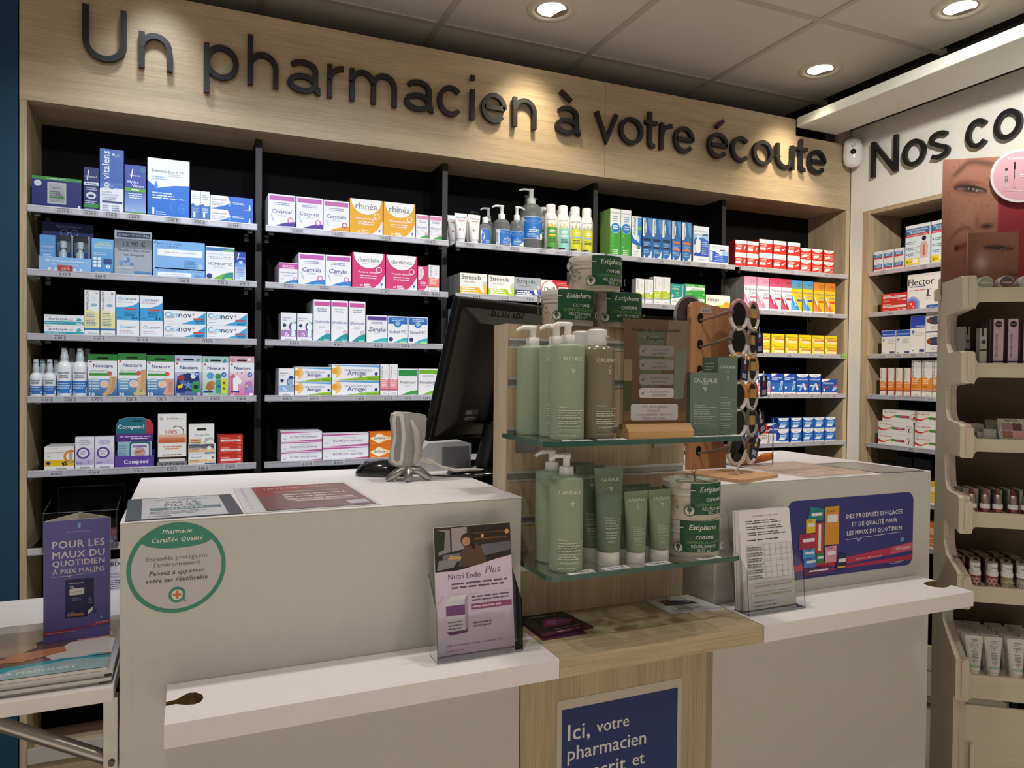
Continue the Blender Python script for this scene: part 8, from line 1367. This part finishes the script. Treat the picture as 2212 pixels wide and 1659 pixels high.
def eyeface(s,y,K):
    # s 0..1 across the face crop, y 0..1 from the bottom; K: dictionary of feature places
    c=(158,106,84); c=lerp(c,(176,122,98),smooth(.5,1,y)*.4); c=lerp(c,(120,76,58),smooth(.35,0,s)*.45*(1-.4*y)); c=lerp(c,(190,138,112),math.exp(-((s-.45)/.25)**2-((y-.52)/.12)**2)*.5)
    for fx,fy,r in FRK:
        if abs(s-fx)<.03 and abs(y-fy)<.03: c=lerp(c,(118,72,52),.55*math.exp(-(((s-fx)*.55)**2+(y-fy)**2)/(r*r)))
    ex,ey=K['eye']; d=s-ex; W_=.30; q=max(0.,1-(d/W_)**2); base=ey-.055*d
    upl=base+.032*q**.8; low=base-.012*q
    b0=K['brow']; by=b0+.10*smooth(-.38,.0,d)-.025*smooth(.05,.45,d)
    c=lerp(c,(84,54,42),.75*math.exp(-((y-by)/.024)**2)*smooth(-.40,-.22,d)*smooth(.52,.3,d))
    c=lerp(c,(128,66,54),.6*math.exp(-((y-upl-.034)/.012)**2)*smooth(.34,.2,abs(d)))
    c=lerp(c,(122,74,58),.45*math.exp(-((y-low+.02)/.014)**2)*smooth(.34,.2,abs(d)))
    if abs(d)<W_:
        if low<y<upl:
            c=lerp((142,116,104),(30,22,20),math.exp(-((d-.0)/.13)**2))
            for gx,gy in ((-.03,.012),(.045,.010),(.11,.002)): c=lerp(c,(230,230,230),math.exp(-(((d-gx)/.016)**2+((y-base-gy)/.006)**2)))
        c=lerp(c,(26,15,12),.95*math.exp(-((y-upl)/.009)**2)); c=lerp(c,(70,38,32),.6*math.exp(-((y-low)/.006)**2))
    c=lerp(c,(52,30,24),.55*math.exp(-((y-upl-.016)/.012)**2)*smooth(-.36,-.24,d)*smooth(.16,-.1,d))
    c=lerp(c,(112,64,46),.6*math.exp(-((y-(K['fold']-.28*(s-.3)**2*4+.28*(s-.1)))/.018)**2)*smooth(.05,.2,s)*smooth(.62,.45,s))
    nx_,ny_=K['nose']; c=lerp(c,(44,20,14),.95*math.exp(-(((s-nx_)/.10)**2+((y-ny_)/.018)**2))); c=lerp(c,(118,70,52),.55*math.exp(-(((s-nx_+.17)/.05)**2+((y-ny_-.03)/.05)**2)))
    mx_,my_=K['mouth']; c=lerp(c,(120,46,44),.85*math.exp(-((y-my_-.12*(s-mx_))/.022)**2)*smooth(mx_-.04,mx_+.06,s)); c=lerp(c,(30,14,12),.9*math.exp(-(((s-mx_)/.035)**2+((y-my_)/.02)**2)))
    return (c[0]*.84,c[1]*.84,c[2]*.86)
def pos1(u,y):
    x=u*.46
    if x<.142: return eyeface(x/.142,y,{'eye':(.50,.765),'brow':.87,'fold':.42,'nose':(.80,.50),'mouth':(.27,.345)})
    return (122,34,42) if y>.0 else (122,34,42)
def pos2(u,y):
    x=u*.42
    if x<.122: 
        c=eyeface(x/.122,y,{'eye':(.62,.72),'brow':1.2,'fold':.1,'nose':(1.02,.28),'mouth':(.7,.03)})
        g=math.exp(-(((x/.122-.28)/.13)**2+((y-.48)/.16)**2)); return lerp(c,(214,190,202),g*(.5+.3*((int(u*700)*7+int(y*300)*13)%5)/5))
    return (146,42,44)
zb=1.6155
p1=paint('face_poster','large close-up face poster with eye and freckles above the make-up stand',.46,.388,230,120,pos1,SW(-.043+.23,.150,zb),A0,.004,rad=.006)
p2=paint('face_poster','smaller close-up face poster with glitter in front of the large one',.42,.163,200,80,pos2,SW(0.+.21,.075,zb),A0,.004,rad=.001)
m=MB(); C=lambda x,y,l:(x,-.0006-l,y)
pr=Pr(m,.30,.16,fn=lambda X,Y,l:(X-.087,-.0004-l,Y+.02)); pr.draw([('t','BIO MAQUILLAGE',.53,.90,.44,'#e0cfcb','b'),('l',.3,.8,.9,3,.06,'#d6bcb8')]); m.build('poster_print',p1)
m=MB(); pr=Pr(m,.26,.15,fn=lambda X,Y,l:(X-.085,-.0004-l,Y+.004)); pr.draw([('o',.52,.70,.26,.012,'#e0cfcb',30,None),('t','CHARLOTTE',.52,.70,.36,'#e6d6d2'),('t','Prêt.e à briller',.5,.40,.50,'#e3d3cf','b'),('t','de mille feux',.5,.29,.44,'#e3d3cf','b'),('t','PAILLETTES',.5,.155,.36,'#dcc6c2','b'),('t','BIODÉGRADABLES',.5,.07,.44,'#dcc6c2','b')]); m.build('poster_print',p2)
m=MB(); R_=.0745; m.prism([(R_*math.cos(2*PI*k/48),R_*math.sin(2*PI*k/48)) for k in range(48)],0,.003,'#c3b9ba','card','y')
o=m.build('round_badge',None,SW(.148,.140,1.943),(A0)) if 0 else m.build('round_badge',None,SW(.1485,.140,1.945),(0,0,A0)); tag(o,'round pink mascara badge overlapping the large face poster','badge')
m=MB(); pr=Pr(m,.149,.149,fn=lambda X,Y,l:(X-.0745,-l,Y-.0745)); pr.draw([('e',.5,.5,.455,'#b98d96',None,40),('t','Charlotte Bio',.5,.83,.42,'#d3c3c6'),('rr',.235,.28,.295,.62,.2,'#a9999c'),('r',.24,.60,.29,.65,'#3a3034'),('t','BIO',.265,.45,.12,'#2a2226','vb'),('r',.395,.42,.405,.66,'#1d1718'),('rr',.385,.62,.415,.76,.5,'#1d1718'),('rr',.37,.28,.43,.44,.2,'#b08a84'),('r',.49,.505,.57,.52,'#d9cfd0'),('r',.49,.475,.57,.49,'#d9cfd0'),('l',.2,.22,.6,1,.02,'#d3c3c6'),('rr',.62,.3,.80,.66,.2,'#a9999c')]); m.build('badge_print',o)
# ---- goods on the stand
def put(name,m,label,cat,u,v,z,rz=0,grp=None,bevel=0):
    o=m.build(name,None,SW(u,v,z),(0,0,A0+rz),bevel=bevel); return tag(o,label,cat,grp)
PT=random.Random(3)
def spots(pr,n,cols,s=.06,kind='p'):
    for i in range(n):
        u,v=PT.random(),PT.random(); a=PT.random()*PI; c=cols[i%len(cols)]
        dx,dy=s*math.cos(a),s*math.sin(a); 
        pr.poly([(u-dx,v-dy*pr.w/pr.h),(u+dy*.35,v-dx*.35*pr.w/pr.h),(u+dx,v+dy*pr.w/pr.h),(u-dy*.35,v+dx*.35*pr.w/pr.h)],c,i>0)
def honey(pr,c,n=3,rt=.62):
    s=1/n; rows=int(pr.h/(pr.w*s*.87))+1
    for j in range(rows+1):
        for i in range(n+1):
            u=(i+(.5 if j%2 else 0))*s; v=j*s*.87*pr.w/pr.h
            k0=pr.k; pr.ring(u,v,s*.46,s*.12,c,6)
            if rt: pr.ell(u,v,s*.26*rt/.62,c,None,6)
            pr.k=k0
# top shelf: glitter pots lying towards the viewer
for i,(u,c,n,l) in enumerate(((.024,'#8d9078','Paillettes','olive lidded glitter pot, first on the top shelf of the stand'),(.072,'#58404f','Charlotte','plum lidded glitter pot, second on the top shelf of the stand'),(.120,'#a3a6a8','argent','silver lidded glitter pot, third on the top shelf of the stand'))):
    tt=thing('glitter_pot',l,'glitter pot',SW(u,.006,1.6155+.0175),A0,'glitter pots on the plywood stand')
    m=MB(); m.lathe([(.0172,0),(.0172,.001),(.0172,.034)],24,'#b9b4a6','card'); m.lathe([(.0176,.012),(.0176,.014),(.0176,.030)],24,'#8f8f82','card'); m.move(Matrix.Rotation(RAD(-90),4,'X')); m.build('pot_body',tt)
    m=MB(); m.lathe([(.0158,-.0006),(.0154,.0004)],24,c,'gloss'); m.move(Matrix.Rotation(RAD(-90),4,'X')); m.build('lid',tt)
    m=MB(); pr=Pr(m,.03,.03,fn=lambda X,Y,lq:(X-.015,-.0008-lq,Y-.015)); spots(pr,14,[mix(c,'#ffffff',.35),mix(c,'#ffffff',.15)],.05); pr.draw([('t',n,.5,.5,.82,'#e0ddda','b')]); m.build('lid_print',tt)
# second shelf: patterned small boxes and mascara boxes
def pbox(w,h,d,body,deco,name='makeup_carton',side=None):
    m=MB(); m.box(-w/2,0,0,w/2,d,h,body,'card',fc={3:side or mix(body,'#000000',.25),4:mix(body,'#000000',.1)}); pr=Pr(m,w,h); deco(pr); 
    pr2=Pr(m,d,h,fn=lambda X,Y,l:(-w/2-l,d-X,Y)); pr2.k=pr.k
    return m
def bw(pr): 
    honey(pr,'#2c2c2a',3,0); pr.draw([('r',.3,.78,.6,1,'#151516'),('e',.55,.62,.3,'#151516'),('t','Charlotte',.55,.63,.5,'#b9b9b4','b'),('r',0,.38,1,.42,'#232324')])
zf=1.415
for k in range(3):
    m=pbox(.0175,.105,.02,'#b9b6aa',bw); put('makeup_carton',m,'black and white patterned slim carton on second stand shelf, '+('front left one','second one behind','third one behind')[k],'box',-.002,.055+.021*k,zf,.5,'patterned slim cartons')
m=pbox(.0175,.098,.02,'#b9b6aa',bw); put('makeup_carton',m,'black and white honeycomb slim carton beside the pink cartons','box',.021,.010,zf,.1,'patterned slim cartons')
def msc(pr): spots(pr,46,['#4a3f42','#6a5a5e'],.05); pr.draw([('e',.5,.885,.36,'#1a1718'),('t','Charlotte',.5,.89,.56,'#c9c0c2','b'),('t','MASCARA VOLUME',.32,.42,.5,'#3a3236','v'),('r',0,.06,1,.085,'#33282c'),('r',.06,0,.94,.055,'#b9a9ae')])
for ci,(u,hh) in enumerate(((.0575,.122),(.092,.122),(.128,.122))):
    for k in range(4):
        m=pbox(.0235,hh,.022,'#b9a3ac',msc,side='#5a4c54'); put('makeup_carton',m,'pink speckled mascara carton, %s column, %s'%(('first','second','third')[ci],('front one','second row','third row','fourth row')[k]),'box',u,.012+.0245*k,zf,0,'pink mascara cartons')
# third shelf: small patterned boxes and an eye shadow palette
zf=1.214
def fan(pr): honey(pr,'#4a4a44',4,0)
for (u,v,z,w,h,l) in ((.020,.016,0,.014,.020,'tiny patterned carton at the left end of third stand shelf'),(.0405,.010,.0082,.030,.0205,'flat patterned carton on top of another, third stand shelf'),(.041,.010,0,.033,.008,'thin patterned carton at the bottom of the pair, third stand shelf'),(.028,.06,0,.03,.04,'patterned carton behind the pair, third stand shelf')):
    m=pbox(w,h,.03,'#aaa89c',fan); put('makeup_carton',m,l,'box',u,v,zf+z,0,'patterned flat cartons')
for k in range(4):
    m=pbox(.048,.05,.008,'#9c9a8e',fan); put('makeup_carton',m,'square patterned carton standing in a row behind the palette, '+('front','second','third','rear')[k]+' one','box',.075+.004*k,.075+.013*k,zf,0,'patterned flat cartons')
m=MB(); m.box(-.031,0,0,.031,.006,.060,'#b5b2a6','card'); pr=Pr(m,.062,.060); honey(pr,'#55554e',5,0); pr.draw([('rr',.1,.06,.92,.86,.06,'#b5b2a6'),('r',.15,.45,.52,.78,'#8a6a66'),('r',.54,.45,.9,.78,'#5a3434'),('r',.15,.10,.52,.43,'#8f5f48'),('r',.54,.10,.9,.43,'#c08a88'),('t','TESTEUR',.5,.90,.5,'#3a3a36','b')])
o=put('eyeshadow_palette',m,'four colour eye shadow palette leaning on third stand shelf','palette',.096,.014,zf); o.rotation_euler=(RAD(-16),0,A0)
# fourth shelf: lipstick testers and their cartons
zf=1.018
def lipstick(u,col,base,l):
    tt=thing('lipstick',l,'lipstick',SW(u,.016,zf),A0,'lipstick testers on the plywood stand')
    m=MB(); m.lathe([(.0118,0),(.0120,.001),(.0120,.014)],24,base,'gloss'); m.build('base',tt)
    m=MB(); m.lathe([(.0122,.014),(.0120,.0145),(.0118,.025),(.010,.0255)],24,'#d3cfca','satin'); m.build('collar',tt)
    m=MB(); m.lathe([(.0088,.0255),(.0088,.050),(.0078,.0505)],24,'#b0a295','metal'); m.build('metal_sleeve',tt)
    m=MB(); n=16; V=[(.0072*math.cos(2*PI*k/n),.0072*math.sin(2*PI*k/n),.0505) for k in range(n)]+[(.0072*math.cos(2*PI*k/n),.0072*math.sin(2*PI*k/n),.0575-.0055*math.cos(2*PI*k/n)) for k in range(n)]+[(.0035*math.cos(2*PI*k/n)+.0005,.0035*math.sin(2*PI*k/n),.0645-.0035*math.cos(2*PI*k/n)) for k in range(n)]
    m.mesh(V,[(i*n+k,i*n+(k+1)%n,(i+1)*n+(k+1)%n,(i+1)*n+k) for i in range(2) for k in range(n)],col,'gloss',True); m.face(V[2*n:],col,'gloss'); m.build('bullet',tt)
for u,c,b,l in ((.003,'#5f1f1e','#8f3a22','dark red lipstick with orange base, first tester half behind the joint'),(.0345,'#7d454e','#6f2f3a','rose lipstick, second tester on fourth stand shelf'),(.0645,'#6a352c','#8a3f26','brown lipstick, third tester on fourth stand shelf'),(.1005,'#5a1512','#6a1718','deep red lipstick, fourth tester on fourth stand shelf'),(.1305,'#3f1216','#5f1417','darkest lipstick, fifth tester at the picture edge')): lipstick(u,c,b,l)
def leo(pr): spots(pr,34,['#3f4038','#55564a'],.07)
lab=['left','second','third','fourth','fifth','sixth']
for r in range(3):
    for k in range(6):
        m=pbox(.018,.060,.018,'#a3a394',leo,side='#55574a'); put('makeup_carton',m,'green grey speckled lipstick carton behind the testers, %s column, %s row'%(lab[k],('first','second','rear')[r]),'box',(-.010+.0285*k) if r or k else -.002,.040+.026*r,zf,.25,'speckled lipstick cartons')
# fifth shelf: foundation stick testers with patterned cartons
zf=.820
def stick(u,pat,c,top,l):
    tt=thing('foundation_stick',l,'cosmetic stick',SW(u,.018,zf),A0,'foundation sticks on the plywood stand')
    m=MB(); m.lathe([(.0132,0),(.0134,.001),(.0134,.031)],24,'#c6bfb0','card',cols=['#c6bfb0']*2); m.lathe([(.01345,.0265),(.01345,.031)],24,c,'card',cap=False); m.build('base',tt)
    m=MB(); pr=Pr(m,.040,.026,cylfn(.040,.0136,.0005),nx=8)
    if pat=='hex': honey(pr,c,4,.62)
    elif pat=='fan': 
        pr.draw([('r',0,0,1,1,'#8f8660')]); [pr.ring(.25+.5*i,0.0,.24-.06*k,.02,'#d9d2b4',16,None,0,180) for i in range(2) for k in range(3)]; [pr.ring(.5*i,.55,.24-.06*k,.02,'#d9d2b4',16,None,0,180) for i in range(3) for k in range(3)]
    else: honey(pr,'#6a655a',3,.3)
    m.build('pattern_print',tt)
    m=MB(); m.lathe([(.0140,.031),(.0140,.042),(.0126,.0425)],24,'#d6d2cd','satin'); m.build('collar',tt)
    m=MB(); m.lathe([(.0124,.0425),(.0124,.065),(.0118,.0655)],24,'#d3d3d0','satin'); m.lathe([(.0125,.064),(.0125,.0665),(.011,.067)],24,top,'satin'); m.build('cap',tt)
    m=MB(); pr=Pr(m,.024,.018,cylfn(.024,.0125,.0445,1,.2),nx=6); pr.draw([('t','TESTEUR',.5,.5,.8,'#3f4a46','b')]); m.build('cap_print',tt)
for u,p,c,tp,l in ((.0145,'hex','#8a3038','#a9a09a','red honeycomb foundation stick, first tester beside the joint'),(.0555,'hex','#8a3038','#a08884','red honeycomb foundation stick, second tester'),(.0905,'fan','#8f8660','#8f7f78','olive fan patterned foundation stick, third tester'),(.1265,'dot','#6a655a','#8a7d74','grey circle patterned foundation stick, fourth tester')): stick(u,p,c,tp,l)
def hx(pr): honey(pr,'#7d4a4c',3,.62)
def hg(pr): honey(pr,'#6f6f5c',3,.62)
for r in range(3):
    for k in range(5):
        red=k<3
        m=pbox(.026,.072-.004*(r==0),.026,'#a39888' if red else '#989484',hx if red else hg,side='#5a3438' if red else '#55543f'); m.box(-.004,-.0006,.055,.006,0,.069,'#1d1718','card')
        put('makeup_carton',m,'%s patterned foundation carton behind the testers, %s column, %s row'%('red flower' if red else 'olive flower',lab[k],('first','second','rear')[r]),'box',-.012+.037*k-.004*r,.052+.031*r,zf,.12,'flower patterned foundation cartons')
# sixth shelf: speckled cream tubes in rows
zf=.583
def bb():
    p=[]   # specks first, then the lettering
    for i in range(70):
        u,v=PT.random(),PT.random(); a=PT.random()*PI; s=.022
        if .22<u<.72 and v<.85: continue
        c=('#b03a44','#2f3a38','#7fae9a')[i%3] if u>.5 else ('#7fae9a','#2f3a38','#b03a44')[i%3]
        dx,dy=s*math.cos(a),s*math.sin(a)*.6; p.append(('q',[(u-dx,v-dy),(u+dy*.4,v-dx*.25),(u+dx,v+dy),(u-dy*.4,v+dx*.25)],c))
    p+=[('r',0,.06,1,.13,'#8fb4a0'),('t','TESTEUR',.52,.88,.4,'#3f4644','b'),('o',.5,.72,.21,.012,'#33363a',24),('t','Charlotte',.5,.735,.36,'#232628','b'),('t','Bio',.5,.685,.12,'#232628','b'),('t','BB Cream',.5,.55,.34,'#33363a','b'),('l',.26,.49,.76,3,.03,'#77777a',.45,True),('l',.26,.38,.76,2,.03,'#55585a',.5,True),('l',.26,.30,.76,3,.028,'#8a8a8c',.45,True),('o',.5,.2,.08,.012,'#55585a',14)]
    return p
TB=squeeze_tube('cream_tube','white speckled cream tester tube, first column, front one','tube',SW(.0145,.016,zf),A0,'#c9c6be','#d6d3cc',.103,.0155,.044,.010,bb(),'speckled cream tubes on the plywood stand')
UC=[.0145,.0605,.1145,.165]
for r in range(7):
    for k in range(4):
        if r==0 and k==0: continue
        dup(TB,SW(UC[k]-.002*r+(.004 if k>1 else 0)*(r%2),.016+.021*r,zf),A0+RAD(PT.uniform(-4,4)),'white speckled cream tube on the lowest stand shelf, %s column, %s'%(('first','second','third','fourth')[k],('front one','second row','third row','fourth row','fifth row','sixth row','rear row')[r]))

# ---------------------------------------------------------------- lower part of the right wall unit, seen through the slit beside the stand
shelves[('F',7)]=glass_shelf(ru,.115,.765,.672,.196)
def wcarton(name,w,h,d,col,c2,y,z,label,grp):
    m=MB(); m.box(-w/2,0,0,w/2,d,h,col,'card'); pr=Pr(m,w,h); pr.draw([('r',0,.55,1,.8,c2),('l',.1,.4,.9,3,.1,mix(col,'#ffffff',.5)),('r',0,0,1,.1,'#e9e6e0')])
    tag(m.build(name,None,(2.808,y,z),(0,0,-PI/2)),label,'box',grp)
for i,y in enumerate((2.12,2.067,2.014)): wcarton('carton',.05,.095,.05,'#e3b82a','#f0e6c0',y,.852,'yellow carton low on the right wall behind the counter end, '+('left','middle','right')[i]+' one','yellow cartons low on the right wall')
for i,y in enumerate((2.12,2.067,2.014)): wcarton('carton',.05,.11,.05,'#d9772e','#e8b48a',y,.668,'orange carton on the lowest right wall shelf, '+('left','middle','right')[i]+' one','orange cartons low on the right wall')
for i in range(2): rpart('drawer',1.75,2.386,.06+.105*i,.16+.105*i,.0,.018,'#d9d2b8','laminate',bevel=.0015)
